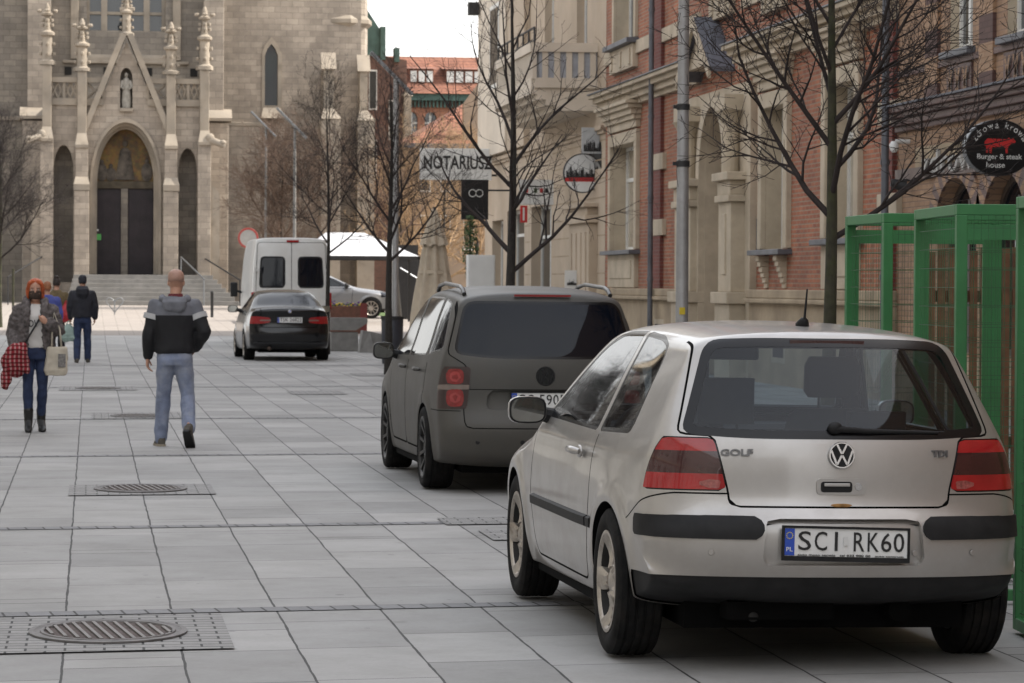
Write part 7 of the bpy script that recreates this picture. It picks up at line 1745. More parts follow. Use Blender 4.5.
# ------------------------------------------------------------------ bare trees
def bare_tree(name, label, base, h, r, c0, spread, seed, nprim=12, dens=1.0, twig='twig', bark='bark', group=None, up=.55, lean=(0, 0), tw=1.0, stake=False):
    R = random.Random(seed); t = thing(name, label, 'tree', base, group)
    tr = MB(); n = 12; pts = []; rs = []
    for i in range(n+1):
        k = i/n; pts.append(Vector((lean[0]*k*h+.05*math.sin(k*5+seed)*k, lean[1]*k*h+.05*math.cos(k*4+seed)*k, h*.93*k))); rs.append(r*(1.25-.25*min(1, k*12)) if k < .09 else max(.006, r*(1-.93*k)**.85))
    tr.tube(pts, rs, 9); 
    def tp(z):
        k = max(0, min(.999, z/(h*.93)))*n; i = int(k); return pts[i].lerp(pts[i+1], k-i), rs[i]+(rs[i+1]-rs[i])*(k-i)
    cr = MB()
    def branch(p, d, L_, r0, lev):
        m = 6 if lev == 0 else (5 if lev == 1 else 3); P = [p.copy()]; D = d.copy(); seg = L_/m; dirs = []
        for i in range(m):
            D = (D+Vector((R.gauss(0, .10+.05*lev), R.gauss(0, .10+.05*lev), R.gauss(.09*up*2 if lev < 2 else .03, .07)))).normalized(); dirs.append(D.copy()); P.append(P[-1]+D*seg)
        rr = [max(.0022*tw, r0*(1-.80*i/m)) for i in range(m+1)]
        cr.tube(P, rr, 6 if r0 > .02 else (4 if r0 > .008 else 3), False)
        if lev >= 3: return
        nc = int((L_*(7.5, 9, 11)[lev]+1)*dens*(.8+.4*R.random()))
        for j in range(nc):
            k = (.16+.82*(j+R.random())/nc)*m; i = min(int(k), m-1); q = P[i].lerp(P[i+1], k-i); dd = dirs[i]
            ax = dd.orthogonal().normalized(); ax.rotate(Matrix.Rotation(R.random()*2*PI, 3, dd))
            a = rad(R.uniform(28, 62)); nd = (dd*math.cos(a)+ax*math.sin(a)).normalized()
            f = (.52, .46, .42)[lev]*(1.1-.55*k/m)*R.uniform(.6, 1.3)
            l2 = max(.07, L_*f) if lev < 2 else R.uniform(.06, .30)*(L_/.6)**.5
            branch(q, nd, l2, max(.0026*tw, rr[i]*.58), lev+1)
    for i in range(nprim):
        k = i/(nprim-1); z = c0+(h*.86-c0)*k**1.05; p, r1 = tp(z); a = i*2.399+R.uniform(-.3, .3)
        el = rad(R.uniform(28, 46)+34*k); L_ = spread*(1.0-.62*k)*R.uniform(.85, 1.2)/max(.55, math.cos(el))
        branch(p, Vector((math.cos(a)*math.cos(el), math.sin(a)*math.cos(el), math.sin(el))), L_, min(r1*.6, .014+.016*L_), 0)
    p, r1 = tp(h*.92); branch(p, Vector((0, 0, 1)), h*.16, r1, 1)
    part('trunk', tr, M[bark], t, 60, local=True); part('crown', cr, M[twig], t, True, local=True, fix=False)
    if stake: pass
    return t
G1 = 'young bare trees along the right kerb'
bare_tree('street_tree', 'nearest bare tree, its mossy trunk rising between the silver hatchback and the green cages', (5.38, 22.2, 0), 5.6, .062, 1.95, 1.55, 7, 17, 1.0, bark='bark_moss', group=G1, lean=(.012, 0))
bare_tree('street_tree', 'bare tree rising behind the matt anthracite people carrier, in front of the notary sign', (5.25, 38.7, 0), 6.0, .078, 1.75, 1.5, 12, 13, .62, group=G1, lean=(.01, 0))
bare_tree('street_tree', 'bare tree with its trunk foot visible beside the dark litter bin', (5.24, 54.3, 0), 5.4, .075, 2.0, 1.35, 23, 15, .95, group=G1)
bare_tree('street_tree', 'thin bare tree standing against the right rear door of the white van', (5.36, 70.2, 0), 6.3, .06, 2.3, 1.6, 31, 14, .9, group=G1)
bare_tree('street_tree', 'bare tree at the left edge of the picture beside a thin stake', (-2.62, 91, gz(91)), 6.2, .075, 2.0, 1.7, 5, 15, 1.15, 'twig', 'bark_moss', 'bare trees on the church square')
q = MB(); q.tube([(-2.22, 90.6, gz(91)), (-2.22, 90.6, 2.0)], .035, 8); solo('tree_stake', q, M['bark_moss'], 'thin greenish stake next to the bare tree at the left edge', 'stake', (-2.22, 90.6, gz(91)))
bare_tree('small_tree', 'brownish bare tree in front of the church wall behind the round red-edged sign', (6.9, 112.5, gz(112)), 6.2, .09, 1.0, 2.5, 41, 15, .95, 'twig_brown', 'bark', 'bare trees on the church square', tw=1.8)
bare_tree('small_tree', 'dark bare tree whose leaning trunk shows behind the white canopy', (9.75, 98.0, gz(98)), 5.6, .12, 2.6, 1.9, 47, 10, .6, 'twig_brown', 'bark', 'bare trees on the church square', lean=(-.05, 0), tw=1.6)
for i, (x, s, h, lb) in enumerate(((12.8, 112, 5.9, 'tan twiggy tree behind the white canopy, left of the closed parasol'), (14.4, 115, 6.3, 'tan twiggy tree below the notary sign, behind the closed parasol'), (16.4, 118, 6.2, 'tan twiggy tree half hidden by the cream house corner'), (11.9, 119, 5.2, 'tan twiggy tree close to the church turret'))):
    bare_tree('small_tree', lb, (x, s, gz(s)), h, .11, 1.0, 2.4, 60+i, 13, .62, 'twig_tan', 'bark', 'tan trees at the corner of the square', tw=2.2)

for i, (s_, lb) in enumerate(((3.0, 'bare tree by the left kerb level with the viewer'), (12.0, 'bare tree by the left kerb across from the silver hatchback'), (21.0, 'bare tree by the left kerb across from the nearest street tree'))):
    bare_tree('street_tree', lb, (-5.0, s_, 0), 7.5, .09, 2.0, 1.9, 80+i, 13, .75, group='bare trees along the left kerb')
for i, (s_, lb) in enumerate(((30.0, 'tall bare tree by the left kerb across from the people carrier'), (41.0, 'tall bare tree by the left kerb across from the red brick portal'), (53.0, 'tall bare tree by the left kerb across from the litter bin'), (66.0, 'tall bare tree by the left kerb across from the black coupe'))):
    bare_tree('street_tree', lb, (-6.0, s_, 0), 10.0, .14, 2.2, 2.3, 90+i, 18, 1.0, group='bare trees along the left kerb', tw=2.0)
# ------------------------------------------------------------------ green wire cages
def cage(label, xa, sa, xb, sb, wd, h=2.02):
    t = thing('wire_cage', label, 'cage', (xa, sa, 0), 'green wire cages beside the hatchback', rz=math.atan2(-(xb-xa), sb-sa))
    Ln = math.hypot(xb-xa, sb-sa); e = .055
    f = MB()
    for x in (0, wd-e):
        for y in (0, Ln-e): f.box((x, y, .02), (x+e, y+e, h-e))
    for z in (h-e, .02, ):
        z0 = z if z > 1 else .021
        for (a, b) in (((e if z < 1 else 0, 0), (wd-(e if z < 1 else 0), e)), ((e if z < 1 else 0, Ln-e), (wd-(e if z < 1 else 0), Ln))): f.box((a[0], a[1], z0), (b[0], b[1], z0+e))
        for x in (0, wd-e): f.box((x, e, z0), (x+e, Ln-e, z0+e))
    part('frame', f, M['green'], t, bevel=.004, local=True)
    def panel(o, u, L_, gap=.036):
        m = MB(); up = Vector((0, 0, 1)); n = int(L_/gap)
        for i in range(1, n): p = o+u*(L_*i/n); m.tube([p+up*.08, p+up*(h-.05)], .0012, 3, False)
        for i in range(int((h-.12)/.10)+1): z = .10+.10*i; m.tube([o+u*.02+up*z, o+u*(L_-.02)+up*z], .0022, 4, False)
        part('wire_mesh', m, M['wire'], t, local=True, fix=False)
    panel(Vector((.02, e, 0)), Vector((0, 1, 0)), Ln-2*e, .06); panel(Vector((e, .02, 0)), Vector((1, 0, 0)), wd-2*e)
    panel(Vector((e, Ln-.02, 0)), Vector((1, 0, 0)), wd-2*e)
    g = MB(); a, b = e+.10, wd-e-.10
    for (p, q_) in (((e, Ln-.05, .1), (e+.02, Ln-.03, h-.16)), ((wd-e-.06, Ln-.05, .1), (wd-e, Ln-.03, h-.16)), ((e, Ln-.05, h-.16), (wd-e, Ln-.03, h-.08))): g.box(p, q_)
    part('inner_frame', g, M['green'], t, local=True)
    return t
def ctop(x, y): p = at(x, y, 2, 2.02); return p.x, p.y
for lb, far, near, wd in (('green wire cage farthest from the viewer, nearest the bare tree trunk', (845, 216.5), (884, 213), .95), ('middle green wire cage, seen above the roof of the silver hatchback', (914, 210), (957, 204), .92), ('green wire cage cut by the right edge of the picture', (1016, 197), (1078, 188.5), .95)):
    cage(lb, *ctop(*near), *ctop(*far), wd)
r5 = random.Random(8)
for i, (x, s, w_) in enumerate(((6.3, 17.6, 1.3), (6.2, 20.4, 1.1))):
    t = thing('slat_screen', ('brown slatted screen behind the middle green cage', 'brown slatted screen behind the farthest green cage')[i], 'screen', (x, s, 0), 'brown screens behind the cages')
    q = MB()
    for k in range(int(w_/.075)):
        q.box((x-w_/2+k*.075, s+r5.uniform(0, .012), .08), (x-w_/2+k*.075+.052, s+.03, 1.86+r5.uniform(-.02, .02)))
    part('slats', q, M['wood'], t)
    q = MB(); q.box((x-w_/2, s+.035, .5), (x+w_/2, s+.065, .58)); q.box((x-w_/2, s+.035, 1.5), (x+w_/2, s+.065, 1.58)); q.box((x-w_/2, s+.032, 0), (x-w_/2+.06, s+.07, 1.8)); q.box((x+w_/2-.06, s+.032, 0), (x+w_/2, s+.07, 1.8)); part('screen_frame', q, M['wood'], t)

# ------------------------------------------------------------------ poles, signs
def pole(label, x, s, h, r0, r1, bands=(), sticker=None, m='polesteel'):
    t = thing('lamp_post', label, 'lamp post', (x, s, gz(s)), 'grey steel lamp posts')
    q = MB(); q.tube([(0, 0, 0), (0, 0, .9), (0, 0, .95), (0, 0, h)], [r0*1.18, r0*1.15, r0, r1], 20); part('shaft', q, M[m], t, 40, local=True)
    for z in bands: q = MB(); k = r0+(r1-r0)*z/h; q.lathe([(k+.001, z-.035), (k+.012, z-.03), (k+.012, z+.03), (k+.001, z+.035)], 20); q.box((-k-.05, -.02, z-.02), (-k, .02, z+.02)); part('clamp', q, M['iron'], t, local=True)
    q = MB(); q.obox(Matrix.Translation((-.10, 0, h+.12)) @ Matrix.Rotation(rad(45), 4, 'Y'), 1.28, .26, .06); part('lamp_head', q, M['steel'], t, bevel=.01, local=True)
    if sticker: q = MB(); q.box((-.045, -r0-.006, sticker-.04), (.02, -r0-.003, sticker+.04)); part('sticker', q, mat('yellow_sticker', (.6, .45, .03), .5), t, local=True)
pole('thick grey lamp post in front of the red brick portal', 6.62, 34.2, 6.1, .073, .058, (2.98, 3.62), 1.32)
pole('thinner grey lamp post rising behind the dark litter bin', 6.55, 66.5, 6.05, .075, .06)
pole('distant lamp post with slanted head, behind the roof of the white van', 6.1, 93, 6.0, .05, .04, m='concrete')
pole('farthest lamp post with slanted head, in front of the church lancet wall', 6.3, 112, 6.6, .05, .04, m='concrete')
def signs():
    s = 85.0; X = lambda x, s=s: XZ(x, 283, s)[0]; Z = lambda y, s=s: XZ(460, y, s)[1]
    t = thing('shop_sign', 'white hanging signboard with the black word NOTARIUSZ on the cream house', 'sign', (X(457), s, Z(180)))
    q = MB(); q.box((X(419.5), s, Z(180)), (11.05, s+.10, Z(148.5))); part('board', q, M['signwhite'], t, bevel=.01)
    w = X(492)-X(423); part('lettering', fit_text('NOTARIUSZ', w, .38, .003, .022).xf(Matrix.Translation(((X(423)+X(492))/2, s-.006, Z(162.5))) @ FRONT), M['ink'], t, fix=False)
    part('lettering', fit_text('kancelaria notarialna', w*.72, .10, .002).xf(Matrix.Translation((X(447), s-.006, Z(174))) @ FRONT), M['grey_letter'], t, fix=False)
    for z in (Z(154), Z(175)): q = MB(); q.tube([(11.0, s+.05, z), (11.3, s+.05, z)], .03, 6); part('bracket', q, M['iron'], t)
    s = 82.0
    t = thing('shop_sign', 'black square signboard with a pair of spectacles hanging below the notary sign', 'sign', (X(474.5, s), s, Z(219, s)))
    q = MB(); q.box((X(461, s), s, Z(219.5, s)), (X(488, s), s+.09, Z(179.5, s))); part('board', q, M['signblack'], t, bevel=.01)
    q = MB()
    for dx in (-3.4, 3.4): q.lathe([(.085, -.004), (.105, -.004), (.105, .004), (.085, .004), (.085, -.004)], 20, Matrix.Translation((X(475.5+dx, s), s-.005, Z(193, s))) @ FRONT)
    part('spectacles', q, M['signwhite'], t)
    q = MB(); q.tube([(X(488, s), s+.045, Z(190, s)), (11.3, s+.045, Z(190, s))], .025, 6); part('bracket', q, M['iron'], t)
    # round sign with a row of spires
    s = 68.3; cx, cz, r = X(582, s), Z(172, s), .445
    t = thing('shop_sign', 'round white sign with black spires and a red band, projecting from the cream house', 'sign', (cx, s, cz))
    T = Matrix.Translation((cx, s, cz)) @ FRONT
    q = MB(); q.lathe([(.001, .05), (r-.02, .05), (r-.02, -.05), (.001, -.05)], 40, T); part('disc', q, M['signwhite'], t, 30)
    q = MB(); q.lathe([(r-.025, .055), (r, .055), (r, -.055), (r-.025, -.055), (r-.025, .055)], 40, T); part('rim', q, M['iron'], t, 30)
    q = MB(); skyline(q, cx-.38, cx+.38, cz-.10, .42, s-.052, 19, 11); part('picture', q, M['ink'], t)
    q = MB(); q.box((cx-.40, s-.056, cz-.19), (cx+.40, s-.051, cz-.10)); part('red_band', q, M['signred'], t)
    part('lettering', fit_text('KATOWICE', .62, .065, .002).xf(Matrix.Translation((cx, s-.058, cz-.145)) @ FRONT), M['ink'], t, fix=False)
    q = MB(); q.tube([(cx+r-.01, s, cz), (11.3, s, cz)], .025, 6); part('bracket', q, M['iron'], t)
    # banner in the arched niche above it
    s = 67.6; t = thing('shop_sign', 'grey panel with dark spires in the arched niche above the round sign', 'sign', (X(592, s), s, Z(150, s)))
    q = MB(); q.box((X(581, s), s, Z(152, s)), (X(600.5, s), s+.05, Z(126, s))); part('board', q, mat('grey_panel', (.42,.43,.43), .5), t)
    q = MB(); skyline(q, X(583, s), X(600, s), Z(150, s), .36, s-.004, 9, 5); part('picture', q, M['ink'], t)
    # pale banner with green, white and red spots over the shop door
    s = 72.5; t = thing('shop_sign', 'pale banner with small green and red marks over the white shop door', 'sign', (X(533, s), s, Z(204, s)))
    q = MB(); q.box((X(519, s), s, Z(204, s)), (X(553, s), s+.05, Z(179, s))); part('board', q, M['signwhite'], t)
    for px, m in ((526, 'signred'), (535, 'leaf'), (541, 'signred'), (546, 'signblack')): q = MB(); q.box((X(px-1.6, s), s-.006, Z(192, s)), (X(px+1.6, s), s, Z(187.5, s))); part('mark', q, M[m], t)
    s = 74.0; t = thing('shop_sign', 'narrow red and white vertical sign left of the white shop door', 'sign', (X(524, s), s, Z(222, s)))
    q = MB(); q.box((X(520, s), s, Z(222, s)), (X(527, s), s+.05, Z(205, s))); part('board', q, M['signred'], t); q = MB(); q.box((X(522.4, s), s-.006, Z(220, s)), (X(524.2, s), s, Z(207, s))); part('stripe', q, M['signwhite'], t)
    # oval burger sign
    s = 35.7; cx, cz = X(996, s), XZ(996, 148, s)[1]; ra, rb = .415, .335
    t = thing('shop_sign', 'black oval sign with a red cow and the words zdrowa krowa', 'sign', (cx, s, cz))
    T = Matrix.Translation((cx, s, cz)) @ Matrix.Rotation(rad(3), 4, 'Z') @ FRONT; E = Matrix.Diagonal((1, rb/ra, 1, 1))
    q = MB(); q.lathe([(.001, .09), (ra*.985, .09), (ra, .08), (ra, -.08), (ra*.985, -.09), (.001, -.09)], 60, T @ E); part('panel', q, M['signblack'], t, 30)
    q = MB(); q.lathe([(ra+.002, .07), (ra+.004, .07), (ra+.004, -.07), (ra+.002, -.07)], 60, T @ E); part('edge', q, M['steel'], t, 30)
    mb = MB(); word = 'zdrowa krowa'; n = len(word)
    wd = {'z': .8, 'd': 1, 'r': .72, 'o': 1, 'w': 1.3, 'a': 1, ' ': .9, 'k': .92}; tot = sum(wd[c] for c in word); acc = 0
    for c in word:
        k = (acc+wd[c]/2)/tot; acc += wd[c]
        if c == ' ': continue
        a = PI*(1-k)*.80+PI*.10; px_, py_ = (ra-.085)*math.cos(a), (rb-.075)*math.sin(a)
        ang = math.atan2(-(ra-.085)*math.cos(a)*(rb/ra)*1.0, (rb-.075)*math.sin(a)/(rb/ra)*1.0) if False else (a-PI/2)*.80
        h_ = .082 if c in 'dk' else .056
        q = fit_text(c, .052*wd[c], h_, .002, .006); mb_ = q.xf(T @ Matrix.Translation((px_, py_+(h_-.056)/2, .0925)) @ Matrix.Rotation(ang, 4, 'Z')); mb.add(mb_.v, mb_.f)
    part('lettering', mb, M['signwhite'], t, fix=False)
    for tx, w_, y in (('Burger & steak', .56, -.115), ('house', .23, -.205)):
        part('lettering', fit_text(tx, w_, .082 if tx[0] == 'B' else .07, .002, .006).xf(T @ Matrix.Translation((.0 if tx[0] == 'B' else -.05, y, .0925))), M['signwhite'], t, fix=False)
    cow = [(-.17,.085),(-.15,.105),(.09,.095),(.115,.12),(.13,.105),(.165,.11),(.175,.095),(.20,.07),(.185,.05),(.15,.05),(.12,.02),(.10,-.01),(.10,-.08),(.075,-.08),(.07,-.02),(.055,.0),(-.06,-.005),(-.09,.0),(-.10,-.03),(-.10,-.08),(-.125,-.08),(-.135,-.02),(-.14,.0),(-.15,-.075),(-.172,-.075),(-.17,.02),(-.185,.0),(-.19,.06)]
    q = MB(); q.prism([(u, v*.95+.01) for u, v in cow], lambda u, v, d: tuple(T @ Vector((u, v, .0925+d))), 0, .004); part('cow', q, M['signred'], t)
    q = MB(); q.tube([(cx+ra*.9, s, cz+.1), (11.35, s, cz+.1)], .03, 6); part('bracket', q, M['iron'], t); q = MB(); q.tube([(cx+ra*.9, s, cz-.1), (11.35, s, cz-.1)], .03, 6); part('bracket', q, M['iron'], t)
    # traffic sign
    s = 99.0; cx, cz = X(248, s), XZ(248, 238, s)[1]; t = thing('road_sign', 'round white road sign with a red edge, behind the roof corner of the white van', 'sign', (cx, s, gz(s)))
    q = MB(); T = Matrix.Translation((cx, s, cz)) @ FRONT; q.lathe([(.001, .01), (.265, .01), (.265, 0), (.001, 0)], 36, T); part('disc', q, mat('dull_sign', (.36,.35,.33), .6, var=.1), t, 30)
    q = MB(); q.lathe([(.265, .014), (.325, .014), (.33, 0), (.265, 0), (.265, .014)], 36, T); part('red_ring', q, mat('faded_red', (.36,.06,.05), .6), t, 30)
    q = MB(); q.tube([(cx, s+.04, gz(s)), (cx, s+.04, cz+.3)], .03, 8); part('post', q, M['steel'], t, 40)
signs()

# ------------------------------------------------------------------ street furniture
def furniture():
    # litter bin
    x, s = 6.05, 62.0; t = thing('litter_bin', 'dark cylindrical litter bin between the bare tree and the thin lamp post', 'bin', (x, s, 0))
    q = MB(); q.lathe([(.001, .0), (.20, .0), (.21, .06), (.225, .92), (.215, .94), (.19, .94), (.19, .80), (.001, .78)], 24); part('drum', q, M['binblue'], t, 40, local=True)
    q = MB(); q.lathe([(.228, .90), (.24, .90), (.24, .96), (.228, .96), (.228, .90)], 24); part('rim', q, M['iron'], t, 40, local=True)
    # flower planter
    s = 86.5; a, c = XZ(327, 310, s)[0], XZ(366, 310, s)[0]; z0 = gz(s); t = thing('flower_planter', 'brown planter of yellow and purple flowers beside the grey crossover', 'planter', ((a+c)/2, s, z0))
    q = MB(); q.box((a, s, z0), (c, s+.06, z0+.78)); q.box((a, s+.54, z0), (c, s+.6, z0+.78)); q.box((a, s+.06, z0), (a+.06, s+.54, z0+.78)); q.box((c-.06, s+.06, z0), (c, s+.54, z0+.78)); q.box((a+.06, s+.06, z0+.05), (c-.06, s+.54, z0+.66)); part('box', q, M['corten'], t, bevel=.01)
    q = MB(); q.box((c-.16, s-.03, z0), (c+.03, s-.002, z0+.86)); part('end_board', q, mat('red_board', (.16,.03,.025), .6), t); q = MB(); q.box((a-.32, s-.03, z0), (a-.10, s-.002, z0+1.3)); part('end_board', q, mat('red_board', (.16,.03,.025), .6), t)
    rr = random.Random(3); fl = {k: MB() for k in ('leaf', 'pansy_y', 'pansy_p')}
    for i in range(150):
        px, py = rr.uniform(a+.05, c-.05), rr.uniform(s+.02, s+.55); k = 'leaf' if rr.random() < .5 else ('pansy_y' if rr.random() < .62 else 'pansy_p'); z = z0+.70+rr.uniform(0, .16)+(.06 if k == 'pansy_p' else 0)
        fl[k].ball((px, py, z), .035, .035, .022, 5, 4)
    for k, m in fl.items(): part('foliage' if k == 'leaf' else 'blossoms', m, M[k], t)
    # concrete seats
    for lb, x0, x1, y0, y1, s in (('grey concrete block seat with a slab top, right of the black coupe', 330, 359, 350, 330, 73.5), ('low grey concrete seat with slanted faces left of the tree foot', 357, 386, 351, 331, 72.0)):
        a, c = XZ(x0, 340, s)[0], XZ(x1, 340, s)[0]; t = thing('concrete_seat', lb, 'seat', ((a+c)/2, s, 0), 'concrete seats by the planter')
        q = MB()
        if 'slab' in lb:
            q.box((a+.02, s, 0), (c-.02, s+.5, .46)); part('block', q, M['concrete'], t, bevel=.02); q = MB(); q.prism([(a, .50), (c-.08, .50), (c+.20, .68), (c+.20, .80), (a, .80)], lambda u, v, d: (u, s-.04+d, v), 0, .55); part('slab', q, M['concrete'], t, bevel=.02)
        else:
            q.prism([(a+.06, 0), (c, 0), (c-.02, .42), (a+.30, .50), (a+.14, .52)], lambda u, v, d: (u, s+d, v), 0, .6); q.add([(a+.06, s-.01, 0), (a+.30, s-.01, .5), (a+.42, s-.16, 0)], [(0,1,2)]); q.add([(a+.5, s-.01, 0), (c-.1, s-.01, .42), (c-.02, s-.12, 0)], [(0,1,2)]); part('block', q, M['concrete'], t, bevel=.02)
    # closed parasol
    s = 56.0; x = XZ(434, 283, s)[0]; t = thing('closed_parasol', 'closed beige canvas parasol tied round its pole, left of the notary signs', 'parasol', (x, s, 0))
    q = MB(); q.tube([(0, 0, .0), (0, 0, 3.02)], .03, 10); q.lathe([(.001, .09), (.28, .08), (.30, 0)], 20); part('pole', q, M['iron'], t, 40, local=True)
    def fold(z, r, k, ph=0): return [((r*(1+k*math.cos(8*a+ph)))*math.cos(a), (r*(1+k*math.cos(8*a+ph)))*math.sin(a), z+.02*math.cos(8*a+ph)) for a in [2*PI*i/64 for i in range(64)]]
    q = MB(); q.loft([fold(.78, .40, .13, .3), fold(1.0, .385, .13, .2), fold(1.4, .33, .14), fold(1.85, .25, .15), fold(2.2, .20, .16), fold(2.5, .15, .16), fold(2.52, .07, .1)], False); part('canopy', q, M['canvas'], t, True, local=True)
    q = MB(); q.loft([fold(2.32, .235, .14, .8), fold(2.55, .16, .15, .6), fold(2.8, .09, .12), fold(2.98, .035, .05)], False); part('top_flap', q, M['canvas'], t, True, local=True)
    q = MB(); q.lathe([(.262, 1.80), (.272, 1.80), (.268, 1.86), (.258, 1.86)], 24); part('tie', q, M['canvas'], t, local=True)
    # white canopy
    s = 95.0; X = lambda x: XZ(x, 283, s)[0]; Z = lambda y: XZ(380, y, s)[1]; x0, x1 = X(300), X(419); ze, zr = Z(256), Z(232); mx = X(352)
    t = thing('party_tent', 'white pitched canopy on dark posts behind the grey crossover', 'tent', ((x0+x1)/2, s, gz(s)))
    q = MB(); q.add([(x0, s, ze), (x1, s, ze), (x1, s+3, ze), (x0, s+3, ze), (mx-.7, s+1.5, zr), (mx+.5, s+1.5, zr)], [(0,1,5,4), (1,2,5), (2,3,4,5), (3,0,4)]); part('roof', q, M['awning'], t)
    q = MB()
    for p, r in (((x0, s), (x1, s)), ((x1, s), (x1, s+3)), ((x0, s+3), (x1, s+3))): q.box((p[0]-.03, p[1]-.03, ze-.12), (r[0]+.03, r[1]+.03, ze-.005))
    part('valance', q, M['iron'], t)
    for px, ps in ((x0, s), (x1, s), (x0, s+3), (x1, s+3)): q = MB(); q.box((px-.035, ps-.035, gz(s)), (px+.035, ps+.035, ze-.1)); part('post', q, M['iron'], t)
    s2 = 100.5; q = MB(); a, c = XZ(398, 283, s2)[0], XZ(418, 283, s2)[0]; q.box((a, s2, gz(s2)), (c, s2+.06, 2.9)); t = thing('gate', 'dark boarded gate leaf behind the right post of the white canopy', 'gate', ((a+c)/2, s2, gz(s2))); part('leaf', q, M['iron'], t); q = MB(); q.tube([XZ(400, 268, s2-.1)[0:1]+(s2-.1,)+XZ(400, 268, s2-.1)[1:], XZ(418, 279, s2-.1)[0:1]+(s2-.1,)+XZ(418, 279, s2-.1)[1:]], .03, 6); part('brace', q, M['steel'], t)
    # white cabinet and wheelie bins by the cream house
    s = 76.0; a, c = XZ(468.5, 283, s)[0], XZ(495, 283, s)[0]; z = XZ(480, 255, s)[1]; t = thing('cabinet', 'tall white cabinet behind the roof of the people carrier, below the spectacles sign', 'cabinet', ((a+c)/2, s, 0)); q = MB().box((a, s, .08), (c, s+.5, z)); part('case', q, M['signwhite'], t, bevel=.01); q = MB(); q.box((a+.03, s-.015, .15), (c-.03, s-.001, z-.05)); d = part('door', q, M['signwhite'], t, bevel=.004); q = MB(); q.box((a+.28, s-.04, .45), (a+.33, s-.016, .62)); part('handle', q, M['iron'], d); q = MB(); q.box((a+.02, s+.02, 0), (c-.02, s+.48, .078)); part('foot', q, M['iron'], t)
    for i, (x0, x1, lb) in enumerate(((449.5, 458, 'dark wheelie bin nearer the closed parasol'), (457, 468, 'larger dark wheelie bin next to the white cabinet'))):
        s = 78.0-i*.8; a, c = XZ(x0, 283, s)[0], XZ(x1, 283, s)[0]; h = 1.48; t = thing('wheelie_bin', lb, 'bin', ((a+c)/2, s, 0), 'wheelie bins by the cream house')
        q = MB(); q.loft([[(a+.04, s, .1), (c-.04, s, .1), (c-.04, s+.45, .1), (a+.04, s+.45, .1)], [(a, s-.06, h-.1), (c, s-.06, h-.1), (c, s+.55, h-.1), (a, s+.55, h-.1)]]); part('bin_body', q, M['binblue'], t, bevel=.02)
        q = MB(); q.loft([[(a-.02, s-.09, h-.097), (c+.02, s-.09, h-.097), (c+.02, s+.57, h-.097), (a-.02, s+.57, h-.097)], [(a+.05, s-.02, h), (c-.05, s-.02, h), (c-.05, s+.5, h), (a+.05, s+.5, h)]]); part('lid', q, M['binblue'], t, bevel=.02)
        for u in (a+.06, c-.06): q = MB(); q.lathe([(.001, -.03), (.1, -.03), (.1, .03), (.001, .03)], 16, Matrix.Translation((u, s+.45, .1)) @ Matrix.Rotation(PI/2, 4, 'Y')); part('wheel', q, M['tyre'], t)
    # slender evergreen below the spectacles sign
    s = 79.5; x = XZ(470, 283, s)[0]; t = thing('potted_conifer', 'slender green climbing plant below the spectacles sign', 'plant', (x, s, 0)); rr = random.Random(2); q = MB()
    for i in range(900):
        z = rr.uniform(1.6, 3.4); r_ = .23*(1-abs((z-2.6)/1.1))**.6 if abs((z-2.6)/1.1) < 1 else .02; an = rr.uniform(0, 2*PI); k = r_*rr.uniform(.3, 1); c = Vector((k*math.cos(an), k*math.sin(an), z)); d = Vector((rr.uniform(-1, 1), rr.uniform(-1, 1), rr.uniform(-1, .4))).normalized()*.06; e = d.orthogonal().normalized()*.03; q.add([c-e, c+d, c+e], [(0,1,2)])
    part('foliage', q, M['leaf'], t, local=True, fix=False); q = MB(); q.tube([(0,0,0), (0,0,3.2)], .02, 6); part('stem', q, M['bark'], t, local=True)
    # bollards, bicycle rack
    for i, (x, y0, y1, lb) in enumerate(((212, 291.5, 316.5, 'slim black bollard on the square in front of the church steps'), )):
        p = at(x, y1, 1, 102.0); q = MB(); q.tube([(0, 0, 0), (0, 0, .80), (0, 0, .81), (0, 0, .86)], [.05, .05, .058, .05], 12); q.xf(Matrix.Translation((p.x, 102.0, gz(102)))); solo('bollard', q, M['iron'], lb, 'bollard', (p.x, 102.0, gz(102)), smooth=40)
    s = 104.5; x = XZ(114.7, 300, s)[0]; t = thing('bicycle_rack', 'heart-shaped bare steel bicycle rack on the sunny square', 'bicycle rack', (x, s, gz(s))); q = MB(); q.tube([(0, 0, 0), (0, 0, .52)], .022, 8); part('stem', q, M['steel'], t, 40, local=True)
    for sg in (-1, 1): q = MB(); q.tube([(0, 0, .08), (sg*.14, 0, .26), (sg*.27, 0, .40), (sg*.285, 0, .50), (sg*.22, 0, .57), (sg*.10, 0, .55), (0, 0, .42)], .018, 8); part('loop', q, M['steel'], t, 40, local=True)
furniture()
hatchback(); minivan(); coupe(); delivery_van(); crossover()
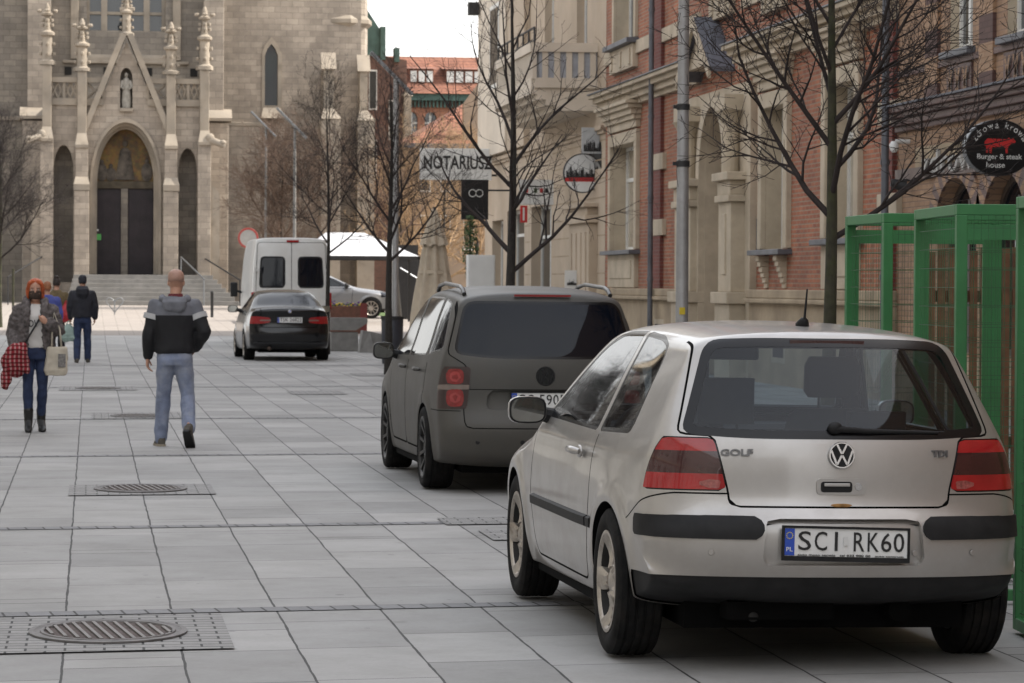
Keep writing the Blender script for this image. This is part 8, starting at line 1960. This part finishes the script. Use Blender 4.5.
# ------------------------------------------------------------------ light
SUN_EL, SUN_AZ = rad(46), rad(93)      # azimuth measured from the street axis towards the right
sd = Vector((math.sin(SUN_AZ)*math.cos(SUN_EL), math.cos(SUN_AZ)*math.cos(SUN_EL), math.sin(SUN_EL)))
sl = bpy.data.lights.new('sun', 'SUN'); sl.energy = 3.3; sl.angle = rad(.6); sl.color = (1, .95, .87)
so = bpy.data.objects.new('sun', sl); COL.objects.link(so); so.rotation_euler = (-sd).to_track_quat('-Z', 'Y').to_euler()
w = bpy.data.worlds.new('World'); SC.world = w; w.use_nodes = True; nt = w.node_tree
bg = nt.nodes['Background']; sky = nt.nodes.new('ShaderNodeTexSky'); sky.sky_type = 'NISHITA'; sky.sun_disc = False
sky.sun_elevation = SUN_EL; sky.sun_rotation = SUN_AZ; sky.dust_density = 4.0; sky.air_density = 1.2; sky.ozone_density = 1.0
# thin bright cloud veil over the blue
tc = nt.nodes.new('ShaderNodeTexCoord'); cl = nt.nodes.new('ShaderNodeTexNoise'); cl.inputs['Scale'].default_value = 2.2; cl.inputs['Detail'].default_value = 6
nt.links.new(tc.outputs['Generated'], cl.inputs['Vector'])
cr_ = nt.nodes.new('ShaderNodeValToRGB'); cr_.color_ramp.elements[0].position = .35; cr_.color_ramp.elements[0].color = (.75,.75,.75,1); cr_.color_ramp.elements[1].position = .6; cr_.color_ramp.elements[1].color = (.95,.95,.95,1)
nt.links.new(cl.outputs['Fac'], cr_.inputs[0])
mx = nt.nodes.new('ShaderNodeMix'); mx.data_type = 'RGBA'; sz_ = nt.nodes.new('ShaderNodeSeparateXYZ'); nt.links.new(tc.outputs['Generated'], sz_.inputs[0])
mr_ = nt.nodes.new('ShaderNodeMapRange'); nt.links.new(sz_.outputs[2], mr_.inputs[0]); mr_.inputs[1].default_value = .25; mr_.inputs[2].default_value = .85; mr_.inputs[3].default_value = 1.0; mr_.inputs[4].default_value = .55
ml_ = nt.nodes.new('ShaderNodeMath'); ml_.operation = 'MULTIPLY'; nt.links.new(cr_.outputs[0], ml_.inputs[0]); nt.links.new(mr_.outputs[0], ml_.inputs[1])
nt.links.new(ml_.outputs[0], mx.inputs[0]); nt.links.new(sky.outputs[0], mx.inputs[6]); mx.inputs[7].default_value = (7.15, 7.1, 7.05, 1)
nt.links.new(mx.outputs[2], bg.inputs[0]); bg.inputs[1].default_value = .13
SC.view_settings.view_transform = 'Standard'; SC.view_settings.look = 'None'; SC.view_settings.gamma = 1; SC.view_settings.use_curve_mapping = False
SC.view_settings.exposure = 1.08
SC.cycles.max_bounces = 8; SC.cycles.diffuse_bounces = 3; SC.cycles.transparent_max_bounces = 12; SC.cycles.use_denoising = True
